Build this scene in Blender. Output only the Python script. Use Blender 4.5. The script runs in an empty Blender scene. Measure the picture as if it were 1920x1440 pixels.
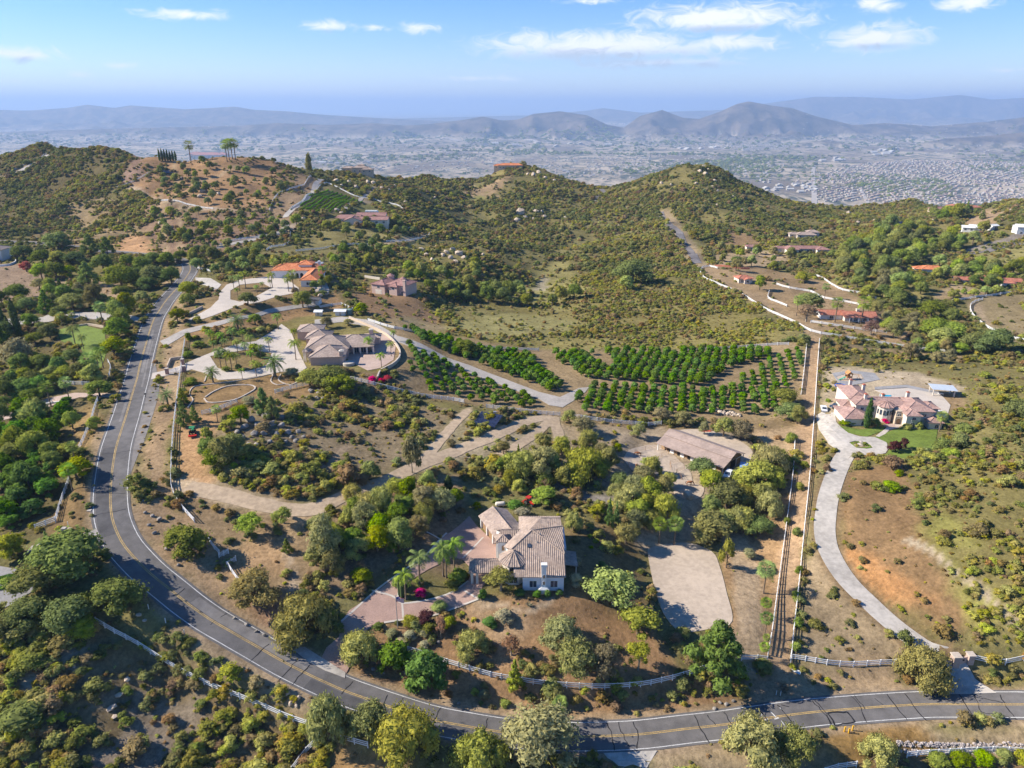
import bpy, bmesh, math, random
import numpy as np
from mathutils import Vector, Matrix, Euler
from mathutils.geometry import delaunay_2d_cdt

R = math.radians
rng = np.random.default_rng(7)
random.seed(7)
scene = bpy.context.scene
COL = scene.collection

# ------------------------------------------------------------------ camera
CAMZ, PITCH, FPX = 118.0, R(21.3),1333.0     # FPX: focal length for a 1920 px wide frame
SP, CP = math.sin(PITCH), math.cos(PITCH)
cam_d = bpy.data.cameras.new('camera')
cam_d.sensor_width = 36.0
cam_d.lens = 36.0 * FPX / 1920.0
cam_d.clip_start, cam_d.clip_end = 1.0,200000.0
cam = bpy.data.objects.new('camera', cam_d)
cam.location = (0,0, CAMZ)
cam.rotation_euler = (math.pi / 2 - PITCH, 0,0)
COL.objects.link(cam)
scene.camera = cam

# ------------------------------------------------------------------ render settings
scene.render.engine = 'CYCLES'
cy = scene.cycles
cy.use_denoising = True
cy.denoiser = 'OPENIMAGEDENOISE'
cy.denoising_input_passes = 'RGB_ALBEDO_NORMAL'
cy.max_bounces = 5
cy.diffuse_bounces = 4
cy.glossy_bounces = 2
cy.transmission_bounces = 3
cy.transparent_max_bounces = 6
cy.volume_bounces = 1
cy.volume_max_steps = 256
cy.use_adaptive_sampling = True
cy.adaptive_threshold = 0.02
cy.sample_clamp_indirect = 4.0
cy.caustics_reflective = cy.caustics_refractive = False
vs = scene.view_settings
vs.view_transform = 'Standard'
vs.look = 'None'
vs.gamma = 1.0
vs.use_curve_mapping = False
vs.exposure = EXPOSURE = 1.1

# ------------------------------------------------------------------ sun and sky
SUN_EL = R(34.0)
SUN_AZ = R(-86.0)           # measured from +Y towards +X: the sun stands to the left, a little ahead
sd = Vector((math.sin(SUN_AZ) * math.cos(SUN_EL), math.cos(SUN_AZ) * math.cos(SUN_EL), math.sin(SUN_EL)))
sun_d = bpy.data.lights.new('sun','SUN')
sun_d.energy = 4.6
sun_d.angle = R(0.53)
sun_d.color = (1.0,0.92,0.79)
sun = bpy.data.objects.new('sun', sun_d)
sun.rotation_euler = sd.to_track_quat('Z','Y').to_euler()
COL.objects.link(sun)

world = bpy.data.worlds.new('World')
scene.world = world
world.use_nodes = True

class NT:
    """small helper for writing node trees"""
    def __init__(s, tree):
        s.t = tree
        tree.nodes.clear()

    def n(s, kind, **kw):
        nd = s.t.nodes.new(kind)
        for k, v in kw.items():
            if k.startswith('i_'):
                key = k[2:]
                key = int(key) if key.isdigit() else key
                s.set(nd.inputs[key], v)
            else:
                setattr(nd, k, v)
        return nd

    def set(s, sock, v):
        if hasattr(v, 'is_linked') or isinstance(v, bpy.types.NodeSocket):
            s.t.links.new(v, sock)
        else:
            sock.default_value = v

    def math(s, op, a, b=None, c=None, clamp=False):
        nd = s.t.nodes.new('ShaderNodeMath')
        nd.operation = op
        nd.use_clamp = clamp
        for i, v in enumerate((a, b, c)):
            if v is not None:
                s.set(nd.inputs[i], v)
        return nd.outputs[0]

    def maprange(s, v, a, b, c=0.0, d=1.0, smooth=True):
        nd = s.t.nodes.new('ShaderNodeMapRange')
        nd.interpolation_type = 'SMOOTHSTEP' if smooth else 'LINEAR'
        for i, x in enumerate((v, a, b, c, d)):
            s.set(nd.inputs[i], x)
        return nd.outputs[0]

    def mix(s, f, a, b, blend='MIX'):
        nd = s.t.nodes.new('ShaderNodeMix')
        nd.data_type = 'RGBA'
        nd.blend_type = blend
        nd.clamp_result = False
        s.set(nd.inputs[0], f)
        s.set(nd.inputs[6], c4(a))
        s.set(nd.inputs[7], c4(b))
        return nd.outputs[2]

    def noise(s, vec, scale, detail=3.0, rough=0.55, dist=0.0):
        nd = s.t.nodes.new('ShaderNodeTexNoise')
        if vec is not None:
            s.set(nd.inputs['Vector'], vec)
        nd.inputs['Scale'].default_value = scale
        nd.inputs['Detail'].default_value = detail
        nd.inputs['Roughness'].default_value = rough
        nd.inputs['Distortion'].default_value = dist
        return nd.outputs['Fac']

def c4(c):
    if isinstance(c, (tuple, list)) and len(c) == 3:
        return (*c, 1.0)
    return c

def px_azel(px, py):
    a, b = (px - 960) / FPX, (720 - py) / FPX
    d = Vector((a, CP + b * SP, -SP + b * CP)).normalized()
    return math.atan2(d.x, d.y), math.asin(d.z)

def build_world():
    w = NT(world.node_tree)
    sky = w.n('ShaderNodeTexSky', sky_type='NISHITA', sun_disc=False)
    sky.sun_elevation = SUN_EL
    sky.sun_rotation = SUN_AZ
    sky.altitude = 1500.0
    sky.air_density = 1.0
    sky.dust_density = 0.12
    sky.ozone_density = 3.0
    hs = w.n('ShaderNodeHueSaturation', i_Saturation=1.34, i_Value=1.0, i_Color=sky.outputs[0])
    tint = w.n('ShaderNodeVectorMath', operation='MULTIPLY', i_0=hs.outputs[0], i_1=(1.03,.955,1.10))
    tc = w.n('ShaderNodeTexCoord')
    sep = w.n('ShaderNodeSeparateXYZ', i_0=tc.outputs['Generated'])
    az = w.math('ARCTAN2', sep.outputs[0], sep.outputs[1])
    el = w.math('ARCSINE', sep.outputs[2])
    vec = w.n('ShaderNodeCombineXYZ', i_0=az, i_1=el)
    ve = vec.outputs[0]
    sc = w.n('ShaderNodeVectorMath', operation='MULTIPLY', i_0=ve, i_1=(1,2.3,0)).outputs[0]

    def noise2(v, scale, detail, rough, dist):
        nd = w.n('ShaderNodeTexNoise', noise_dimensions='2D', i_Vector=v, i_Scale=scale, i_Detail=detail, i_Roughness=rough, i_Distortion=dist)
        return w.math('SUBTRACT', nd.outputs['Fac'],0.5)
    n1 = noise2(sc, 30.0,6.0,0.66,0.9)
    # flat-bottomed heaps low over the horizon: px, py, half width, half height, strength
    clouds = [(1130,88,240,34,1.35),(1370,80,120,22,1.0),(1220,118,260,18,.8),(1350,34,200,34,1.2),
              (1640,72,115,30,1.2),(1815,6,75,20,1.0),(1640,8,66,18,.95),(350,27,120,15,.85),(265,19,36,9,.5),
              (612,48,58,16,.95),(783,52,50,16,1.0),(705,52,36,10,.4),(30,102,110,22,.9),(228,122,55,11,.5),
              (150,140,42,11,.55),(60,152,150,9,.25),(900,147,130,10,.5),(250,157,180,9,.2),(1100,2,130,10,.45),
              (1890,132,80,8,.25),(2120,60,90,30,1.0),(-190,50,110,28,1.0)]

    def field(lst, grow):
        tot = None
        for (px, py, hw, hh, st) in lst:
            a0, e0 = px_azel(px, py)
            a1, _ = px_azel(px + hw, py)
            _, e1 = px_azel(px, py - hh)
            sx, sy = 1 / abs(a1 - a0),1 / abs(e1 - e0)
            v = w.n('ShaderNodeVectorMath', operation='MULTIPLY_ADD', i_0=ve, i_1=(sx, sy, 0), i_2=(-a0 * sx, -e0 * sy, 0)).outputs[0]
            ln = w.n('ShaderNodeVectorMath', operation='LENGTH', i_0=v).outputs['Value']
            d = w.math('SUBTRACT', grow + (st - 1) * 0.55, ln)
            tot = d if tot is None else w.math('MAXIMUM', tot, d)
        return tot
    d = w.math('ADD', field(clouds, 1.0), w.math('MULTIPLY', n1,1.75))
    total = w.maprange(d, -0.05,1.0)
    dark = w.maprange(w.math('ADD', field([(1120,112,240,26,1.25),(1230,126,240,16,1.2),(1650,88,90,12,1),(40,116,90,12,1),(1360,56,140,14,1),(620,60,45,8,1)],1.0),
                             w.math('MULTIPLY', n1,1.6)),0.1,0.9)  # shaded cloud undersides, painted as greyer ellipses low in the larger heaps
    # the same broken cloud goes on higher up and all round, outside the picture
    zz = w.math('MAXIMUM', sep.outputs[2],0.08)
    gv = w.n('ShaderNodeVectorMath', operation='DIVIDE', i_0=tc.outputs['Generated'])
    w.set(gv.inputs[1], w.n('ShaderNodeCombineXYZ', i_0=zz, i_1=zz, i_2=1.0).outputs[0])
    g = noise2(gv.outputs[0],0.6,4.0,0.6,0.3)
    g = w.math('MULTIPLY', w.maprange(g, 0.12,0.24), w.maprange(el, 0.135,0.2))
    total = w.math('MULTIPLY', w.math('MAXIMUM', total, g),0.95)
    ccol = w.mix(dark, (7.6,7.6,7.7),(4.0,4.5,5.2))
    out = w.mix(total, tint.outputs[0], ccol)
    bg = w.n('ShaderNodeBackground', i_Color=out, i_Strength=SKY_STRENGTH)
    w.n('ShaderNodeOutputWorld', i_Surface=bg.outputs[0])
    world.cycles.sampling_method = 'MANUAL'
    world.cycles.sample_map_resolution = 256

SKY_STRENGTH = 0.078
build_world()

# ------------------------------------------------------------------ numpy noise
def _hash(ix, iy, seed):
    h = (ix.astype(np.int64) * 374761393 + iy.astype(np.int64) * 668265263 + seed * 974634721) & 0xffffffff
    h = ((h ^ (h >> 13)) * 1274126177) & 0xffffffff
    return ((h ^ (h >> 16)) & 0xffff) / 65535.0

def vnoise(x, y, seed=0):
    x = np.asarray(x, float); y = np.asarray(y, float)
    ix, iy = np.floor(x), np.floor(y)
    fx, fy = x - ix, y - iy
    fx = fx * fx * fx * (fx * (fx * 6 - 15) + 10)
    fy = fy * fy * fy * (fy * (fy * 6 - 15) + 10)
    a = _hash(ix, iy, seed); b = _hash(ix + 1, iy, seed)
    c = _hash(ix, iy + 1, seed); d = _hash(ix + 1, iy + 1, seed)
    return (a + (b - a) * fx) * (1 - fy) + (c + (d - c) * fx) * fy - 0.5

def fbm(x, y, octv=4, seed=0, gain=0.5):
    s = 0; a = 1.0
    for o in range(octv):
        s = s + a * vnoise(x * 2 ** o + 17.3 * o, y * 2 ** o - 9.1 * o, seed + o)
        a *= gain
    return s

def ridged(x, y, octv=4, seed=0):
    s = 0; a = 1.0
    for o in range(octv):
        s = s + a * (1 - np.abs(4 * vnoise(x * 2 ** o + 7.7 * o, y * 2 ** o + 3.1 * o, seed + o)))
        a *= 0.5
    return s

def sstep(a, b, x):
    t = np.clip((x - a) / (b - a),0,1)
    return t * t * (3 - 2 * t)

# ------------------------------------------------------------------ terrain: surveyed heights
def fac(py):                       # drop per metre of depth along the view axis
    return SP - (720 - py) / FPX * CP

def survey(px, py, depth):         # a surveyed point at a known depth
    a, b = (px - 960) / FPX, (720 - py) / FPX
    return (a * depth, depth * (CP + b * SP), CAMZ - depth * fac(py))

HZ = [  # px, py, height above the lower road
    (960,1440,0),(1900,1440,-3),(1900,1325,0),(1500,1335,0),(1300,1370,0),(1063,1385,.5),(800,1347,3),(640,1293,6),
    (480,1213,10),(330,1112,17),(240,1032,23),(207,937,29),(212,860,33),(237,777,35.5),(269,660,37.5),(312,563,39),(357,505,40),
    (0,1440,4),(250,1440,2),(560,1440,0),(100,1250,12),(300,1280,6),(550,1370,1),(0,1100,19),(60,1020,22),(130,920,26),
    (0,900,24),(0,750,29),(0,650,31),(100,570,36),(80,700,31),(150,780,33),(100,640,34),
    (980,1090,11.5),(900,960,12.5),(1100,1285,4),(850,1225,6.5),(770,1120,11),(680,1165,9.5),(610,1235,7.5),(1180,1220,5),
    (1290,1100,6),(1250,1030,6),(1340,1170,4),(1400,1180,3.5),(1460,1240,1.5),(1480,1000,7),(1510,800,11),(1530,640,14),
    (1140,1060,10),(1200,1170,6.5),(1800,1270,2),(1650,1130,7),(1545,960,12),(1600,830,14),(1670,780,15),(1560,740,14.5),
    (1900,1150,12),(1900,900,24),(1900,790,21),(1800,960,19),(1700,950,14),(1270,880,11),(1320,830,11),(1420,820,11),(1210,960,10),
    (1060,930,12),(800,980,16),(700,1050,15),(480,800,35),(420,840,34),(560,830,30),(500,720,34),(450,900,28),(600,950,22),
    (700,900,21),(800,850,20),(1000,795,17),(900,785,21),(620,780,28),(720,770,25),(800,755,22),
    (620,690,32.5),(450,660,35),(380,745,35),(700,690,31),(560,610,34.5),(780,720,24.5),(900,740,18),(1040,755,15),(850,660,21),
    (1000,680,14),(1100,700,13),(1300,700,11),(1480,700,12),(1300,770,11),(1400,660,11),(1180,650,11),
    (450,590,41),(550,535,41.5),(430,545,42),(735,545,32),(650,560,36),(720,600,30),(800,600,22),(900,600,14),(1100,600,8),(1300,600,9),
    (330,900,28),(300,1000,22),(400,1050,17),(480,1090,14),(560,1050,16),(360,800,36)]
DZ = [  # px, py, depth in metres
    (1000,530,487),(1100,550,450),(820,560,420),(860,455,535),(900,475,500),(960,500,500),(760,440,540),(760,400,620),
    (660,415,545),(560,425,510),(450,430,500),(450,380,585),(450,330,660),(400,296,690),(170,250,800),(225,268,790),(100,330,700),(50,400,620),
    (200,400,590),(200,440,530),(100,460,500),(0,300,760),(300,330,660),(270,300,700),(550,320,700),(620,338,720),(590,334,720),(685,326,760),
    (740,334,800),(870,336,900),(860,390,740),(920,322,940),(960,303,950),(932,311,945),(1040,318,930),(1100,347,950),(1160,347,1000),
    (1240,320,950),(1320,306,900),(1400,346,900),(1500,380,900),(1560,392,900),(1650,382,950),(1700,396,900),(1760,416,750),
    (1850,404,700),(1915,374,720),(1000,400,760),(1000,450,640),(1100,450,640),(1200,400,760),(1250,440,620),(1300,500,500),
    (1400,400,730),(1450,470,560),(1300,560,430),(1600,450,610),(1600,560,430),(1750,500,500),(1850,525,475),(1900,600,390),
    (1750,610,380),(1650,660,330),(1900,690,305),(1750,700,300),(1480,630,345),(350,470,455),(550,480,450),(250,520,410),
    (60,510,430),(0,480,470),(620,370,630),(1820,440,600),(1900,450,580),(1680,415,690)]
pts = []
for (px, py, z) in HZ:
    z = z if z < 14 else 14 + (z - 14) * .55
    pts.append(survey(px, py, (CAMZ - z) / fac(py)))
for (px, py, d) in DZ:
    pts.append(survey(px, py, d))
pts += [(-300,20,8),(0,10,-4),(300,20,-6),(-260,110,10),(420,160,8),(600,400,22),(900,760,40),(-560,420,32),(-800,760,66),(420,260,20)]
P = np.array(pts)

def ab(x, y):
    return x / (0.85 * y + 160) * 1.5, np.log(np.maximum(y, -20) + 60)

def tps_fit(P, lam):
    a, b = ab(P[:, 0], P[:, 1])
    n = len(P)
    r2 = (a[:, None] - a) ** 2 + (b[:, None] - b) ** 2
    K = 0.5 * r2 * np.log(r2 + 1e-9) + lam * np.eye(n)
    A = np.zeros((n + 3, n + 3))
    Q = np.stack([np.ones(n), a, b],1)
    A[:n, :n] = K; A[:n, n:] = Q; A[n:, :n] = Q.T
    w = np.linalg.solve(A, np.concatenate([P[:, 2], np.zeros(3)]))
    return a, b, w

TA, TB, TW = tps_fit(P, 0.0006)

def tps(x, y):
    a, b = ab(np.asarray(x, float), np.asarray(y, float))
    sh = a.shape
    a, b = a.ravel(), b.ravel()
    out = TW[-3] + TW[-2] * a + TW[-1] * b
    for i in range(len(TA)):
        r2 = (a - TA[i]) ** 2 + (b - TB[i]) ** 2
        out += TW[i] * 0.5 * r2 * np.log(r2 + 1e-9)
    return out.reshape(sh)

VALLEY = -345.0
_rx = [-700,0,170,400,560,740,870,960,1100,1240,1320,1500,1650,1760,1850,1915,2500]
_rd = [780,790,810,700,720,810,905,955,965,955,905,900,950,765,715,725,780]
RANGES = [  # distance, half width, skyline (px, py), roughness
    (16500,2600,[(-800,203),(0,206),(60,207),(130,203),(170,198),(220,203),(250,199),(300,202),(350,205),(445,201),(480,206),(540,208),(600,213),
                   (680,217),(800,222),(1000,228),(1400,240),(2600,240)]),
    (11500,1500,[(-800,236),(0,240),(150,236),(350,232),(450,230),(520,226),(620,229),(700,226),(760,230),(800,228),(870,221),(905,216),(940,222),
                   (970,221),(1000,212),(1050,208),(1100,214),(1140,229),(1170,233),(1200,215),(1240,206),(1280,218),(1310,220),(1350,208),(1378,197),
                   (1400,193),(1440,199),(1480,203),(1530,216),(1600,229),(1660,226),(1750,231),(1850,224),(1920,217),(2600,210)]),
    (22000,2500,[(-800,215),(600,222),(1000,214),(1100,207),(1130,203),(1200,210),(1350,206),(1450,194),(1520,186),(1600,186),(1700,190),(1790,183),
                   (1850,190),(1920,187),(2600,190)]),
    (8600,700,[(-800,300),(0,262),(200,262),(420,264),(700,275),(900,300),(1200,300),(1450,272),(1510,256),(1560,252),(1620,262),(1700,262),(1780,250),(1850,246),
                 (1920,240),(2600,235)]),
]

def far_height(x, y):
    d = np.maximum(y * CP, 1.0)      # close to the depth for far points
    pxv = 960 + FPX * x / np.maximum(y, 1.0) * 1.066
    z = np.full(x.shape, VALLEY) + 12 * fbm(x / 900, y / 900,3,5)
    for (D, W, sky) in RANGES:
        sx = [s[0] for s in sky]; sy = [s[1] for s in sky]
        top = CAMZ + (201.3 - np.interp(pxv, sx, sy)) / FPX * D / CP ** 2
        rel = (d - D) / W
        prof = np.exp(-np.abs(rel) ** 1.3 * 1.25)
        rg = ridged(x / (W * 0.42), y / (W * 0.42),6,31) / 1.9
        hgt = np.maximum(top - VALLEY, 0)
        body = hgt * prof * (1 - (1.0 * (1 - rg)) * sstep(0.0,0.5, np.abs(rel)))
        z = np.maximum(z, VALLEY + body)
    return z

def near_height(x, y):
    pxv = 960 + FPX * x / np.maximum(y, 60.0) * 0.94
    d = y / 1.04
    Rr = np.interp(pxv, _rx, _rd)
    yy = np.minimum(y, Rr * 1.04)
    xx = x * yy / np.maximum(y, 1.0)
    xx = np.where(y > yy, xx, x)
    z = tps(xx, yy)
    wild = sstep(330,620, d)
    z = z + fbm(x / 60, y / 60,4,3) * (0.6 + 6.0 * wild) + wild * (ridged(x / 170, y / 170,3,8) - 1.3) * 3.0
    z = z + fbm(x / 14, y / 14,2,4) * (0.25 + 1.2 * wild)
    u = np.clip((d - Rr) / 1700,0,1)
    drop = 1 - (1 - u) ** 1.7
    return z + (VALLEY - z) * drop, u

NU, KR, Y0 = 421,0.0075,50.0
NV = int(math.log((72000 + 60) / (Y0 + 60)) / KR) + 1
_y = (Y0 + 60) * np.exp(KR * np.arange(NV)) - 60
_s = np.linspace(-1,1, NU)
GY = np.repeat(_y[:, None], NU, 1)
GX = _s[None, :] * (0.85 * GY + 160)
near = GY < 4200
GZ = np.empty_like(GY)
nrow = int(near[:, 0].sum())
zn, un = near_height(GX[:nrow], GY[:nrow])
zf = far_height(GX, GY)
GZ[:] = zf
GZ[:nrow] = np.where(un < 1, np.where(un > 0, zn, zn), zf[:nrow])
bl = sstep(0.75,1.0, un)
GZ[:nrow] = zn * (1 - bl) + zf[:nrow] * bl

def gz(x, y):
    """height of the built ground sheet"""
    x = np.asarray(x, float); y = np.asarray(y, float)
    t = np.clip(np.log(np.maximum((y + 60) / (Y0 + 60),1e-6)) / KR, 0, NV - 1.001)
    s = np.clip((x / (0.85 * y + 160) + 1) / 2 * (NU - 1),0, NU - 1.001)
    i, j = np.floor(t).astype(int), np.floor(s).astype(int)
    fy, fx = t - i, s - j
    return (GZ[i, j] * (1 - fx) + GZ[i, j + 1] * fx) * (1 - fy) + (GZ[i + 1, j] * (1 - fx) + GZ[i + 1, j + 1] * fx) * fy

_TT = np.concatenate([np.arange(60,420,2.0), np.arange(420,1500,4.0), np.geomspace(1500,60000,600)])

def at(px, py, dz=0.0):
    """where the sight line of a surveyed spot meets the ground"""
    a, b = (px - 960) / FPX, (720 - py) / FPX
    X, Y, Z = a * _TT, _TT * (CP + b * SP), CAMZ - _TT * fac(py)
    h = Z - gz(X, Y) - dz
    k = np.argmax(h < 0)
    if h[k] >= 0:
        k = len(_TT) - 1
    k = max(k, 1)
    f = h[k - 1] / (h[k - 1] - h[k]) if h[k - 1] != h[k] else 0
    t = _TT[k - 1] + (_TT[k] - _TT[k - 1]) * min(max(f, 0),1)
    x, y = a * t, t * (CP + b * SP)
    return Vector((x, y, float(gz(x, y))))

def ppm(px, py):
    """pixels (of the 1920 frame) per metre at a spot on the ground"""
    p = at(px, py)
    return FPX / (p.y * CP + (CAMZ - p.z) * SP)

def spline(pts, step):
    """smooth a polyline (Catmull-Rom), returning points about step apart"""
    P_ = [Vector(p[:2]) for p in pts]
    P_ = [P_[0] * 2 - P_[1]] + P_ + [P_[-1] * 2 - P_[-2]]
    out = []
    for i in range(1, len(P_) - 2):
        p0, p1, p2, p3 = P_[i - 1:i + 3]
        n = max(1, int((p2 - p1).length / step + 0.5))
        for k in range(n):
            t = k / n
            out.append(0.5 * ((2 * p1) + (p2 - p0) * t + (2 * p0 - 5 * p1 + 4 * p2 - p3) * t * t + (3 * p1 - p0 - 3 * p2 + p3) * t ** 3))
    out.append(P_[-2])
    return out

def wpoly(pxs, dz=0.0):
    return [at(*p, dz) for p in pxs]

def poly_sdf(poly, x, y):
    """signed distance to a polygon, negative inside"""
    px = np.array([p[0] for p in poly]); py = np.array([p[1] for p in poly])
    ins = np.zeros(x.shape, bool)
    dmin = np.full(x.shape, 1e9)
    n = len(px)
    for i in range(n):
        x0, y0, x1, y1 = px[i - 1], py[i - 1], px[i], py[i]
        cond = ((y0 > y) != (y1 > y))
        with np.errstate(divide='ignore', invalid='ignore'):
            xi = (x1 - x0) * (y - y0) / (y1 - y0 + 1e-12) + x0
        ins ^= cond & (x < xi)
        ex, ey = x1 - x0, y1 - y0
        t = np.clip(((x - x0) * ex + (y - y0) * ey) / (ex * ex + ey * ey + 1e-12),0,1)
        dmin = np.minimum(dmin, (x - x0 - t * ex) ** 2 + (y - y0 - t * ey) ** 2)
    d = np.sqrt(dmin)
    return np.where(ins, -d, d)

def line_dist(pl, x, y):
    dmin = np.full(x.shape, 1e9)
    for i in range(1, len(pl)):
        x0, y0, x1, y1 = pl[i - 1][0], pl[i - 1][1], pl[i][0], pl[i][1]
        ex, ey = x1 - x0, y1 - y0
        t = np.clip(((x - x0) * ex + (y - y0) * ey) / (ex * ex + ey * ey + 1e-12),0,1)
        dmin = np.minimum(dmin, (x - x0 - t * ex) ** 2 + (y - y0 - t * ey) ** 2)
    return np.sqrt(dmin)

def bbox_idx(poly, margin):
    xs = [p[0] for p in poly]; ys = [p[1] for p in poly]
    m = (GX > min(xs) - margin) & (GX < max(xs) + margin) & (GY > min(ys) - margin) & (GY < max(ys) + margin)
    return np.nonzero(m)

def flatten(pxpoly, z=None, blend=9.0):
    """level a building pad; z None keeps its mean height"""
    poly = wpoly(pxpoly)
    idx = bbox_idx(poly, blend)
    d = poly_sdf(poly, GX[idx], GY[idx])
    zz = np.mean([p.z for p in poly]) if z is None else z
    w = 1 - sstep(0, blend, d)
    GZ[idx] = GZ[idx] * (1 - w) + zz * w
    return zz

def grade(pl, half, blend):
    """grade a road bed: level across, smooth along"""
    pl = [Vector(p[:2]) for p in pl]
    z = gz([p.x for p in pl],[p.y for p in pl])
    k = 7
    zp = np.concatenate([np.full(k, z[0]), z, np.full(k, z[-1])])
    z = np.convolve(zp, np.ones(2 * k + 1) / (2 * k + 1),'valid')
    idx = bbox_idx(pl, half + blend)
    x, y = GX[idx], GY[idx]
    dmin = np.full(x.shape, 1e9); zb = np.zeros(x.shape)
    for i in range(1, len(pl)):
        x0, y0, x1, y1 = pl[i - 1].x, pl[i - 1].y, pl[i].x, pl[i].y
        ex, ey = x1 - x0, y1 - y0
        t = np.clip(((x - x0) * ex + (y - y0) * ey) / (ex * ex + ey * ey + 1e-12),0,1)
        d2 = (x - x0 - t * ex) ** 2 + (y - y0 - t * ey) ** 2
        m = d2 < dmin
        dmin = np.where(m, d2, dmin)
        zb = np.where(m, z[i - 1] + (z[i] - z[i - 1]) * t, zb)
    w = 1 - sstep(half, half + blend, np.sqrt(dmin))
    GZ[idx] = GZ[idx] * (1 - w) + zb * w
# ------------------------------------------------------------------ materials
MATS = {}

def coords(w):
    return w.n('ShaderNodeTexCoord').outputs['Object']

def geo_pos(w):
    return w.n('ShaderNodeNewGeometry').outputs['Position']

def mat(name, col, rough=0.8, var=0.25, scale=1.5, bump=0.0, bscale=6.0, spec=0.2, metal=0.0, col2=None, world_space=True):
    """plain procedural material: colour broken up by two noises, optional relief"""
    if name in MATS:
        return MATS[name]
    col = tuple(c * .84 for c in col)
    m = bpy.data.materials.new(name)
    m.use_nodes = True
    w = NT(m.node_tree)
    vec = geo_pos(w) if world_space else coords(w)
    a = w.noise(vec, scale, 4.0,0.6)
    b = w.noise(vec, scale * 0.13,2.0,0.5)
    f = w.math('ADD', w.math('MULTIPLY', a, 0.6), w.math('MULTIPLY', b, 0.4))
    f = w.maprange(f, 0.32,0.68)
    lo = tuple(c * (1 - var) for c in col)
    hi = tuple(min(1, c * (1 + var)) for c in (col2 or col))
    c = w.mix(f, lo, hi)
    bs = w.n('ShaderNodeBsdfPrincipled', i_Roughness=rough, i_Metallic=metal)
    w.set(bs.inputs['Base Color'], c)
    bs.inputs['Specular IOR Level'].default_value = spec
    if bump:
        bn = w.n('ShaderNodeBump', i_Strength=bump, i_Distance=0.1)
        w.set(bn.inputs['Height'], w.noise(vec, bscale, 4.0,0.6))
        w.set(bs.inputs['Normal'], bn.outputs[0])
    w.n('ShaderNodeOutputMaterial', i_Surface=bs.outputs[0])
    MATS[name] = m
    return m

def leaf_mat(name, col, var=0.35, hue=0.03, trans=0.38):
    """foliage: colour varies from plant to plant and from clump to clump, some light passes through"""
    if name in MATS:
        return MATS[name]
    m = bpy.data.materials.new(name)
    m.use_nodes = True
    w = NT(m.node_tree)
    oi = w.n('ShaderNodeObjectInfo')
    pos = geo_pos(w)
    n = w.noise(pos, 0.9,3.0,0.6)
    lo = tuple(c * (1 - var) for c in col)
    hi = (col[0] * (1 + var * 1.3), col[1] * (1 + var), col[2] * (1 + var * 0.5))
    c = w.mix(w.maprange(n, 0.3,0.7), lo, hi)
    hv = w.n('ShaderNodeHueSaturation', i_Color=c)
    w.set(hv.inputs['Hue'], w.maprange(oi.outputs['Random'],0,1,0.5 - hue, 0.5 + hue, False))
    rr = w.math('FRACT', w.math('MULTIPLY', oi.outputs['Random'],7.31))
    w.set(hv.inputs['Value'], w.maprange(rr, 0,1,0.82,1.36, False))
    rs = w.math('FRACT', w.math('MULTIPLY', oi.outputs['Random'],13.7))
    w.set(hv.inputs['Saturation'], w.maprange(rs, 0,1,0.92,1.25, False))
    di = w.n('ShaderNodeBsdfDiffuse', i_Color=hv.outputs[0])
    tr = w.n('ShaderNodeBsdfTranslucent', i_Color=hv.outputs[0])
    mx = w.n('ShaderNodeMixShader', i_0=trans)
    w.set(mx.inputs[1], di.outputs[0]); w.set(mx.inputs[2], tr.outputs[0])
    w.n('ShaderNodeOutputMaterial', i_Surface=mx.outputs[0])
    MATS[name] = m
    return m

# ------------------------------------------------------------------ object helpers
def tag(o, label=None, cat=None, group=None, kind=None):
    if label: o['label'] = label
    if cat: o['category'] = cat
    if group: o['group'] = group
    if kind: o['kind'] = kind
    return o

def link(o, parent=None):
    COL.objects.link(o)
    if parent is not None:
        o.parent = parent
    return o

def thing(name, label, cat, loc=(0,0,0), rz=0.0, group=None):
    o = bpy.data.objects.new(name, None)
    o.empty_display_size = 0.5
    o.location = loc
    o.rotation_euler = (0,0, rz)
    link(o)
    return tag(o, label, cat, group)

def mesh(name, verts, faces, m=None, smooth=False):
    me = bpy.data.meshes.new(name)
    me.from_pydata([tuple(v) for v in verts],[], faces)
    if m is not None:
        for mm in (m if isinstance(m, (list, tuple)) else [m]):
            me.materials.append(mm)
    if smooth:
        me.polygons.foreach_set('use_smooth',[True] * len(me.polygons))
    me.update()
    return me

def obj(name, me, parent=None, loc=None, rz=None):
    o = bpy.data.objects.new(name, me)
    if loc is not None: o.location = loc
    if rz is not None: o.rotation_euler = (0,0, rz)
    return link(o, parent)

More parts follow.
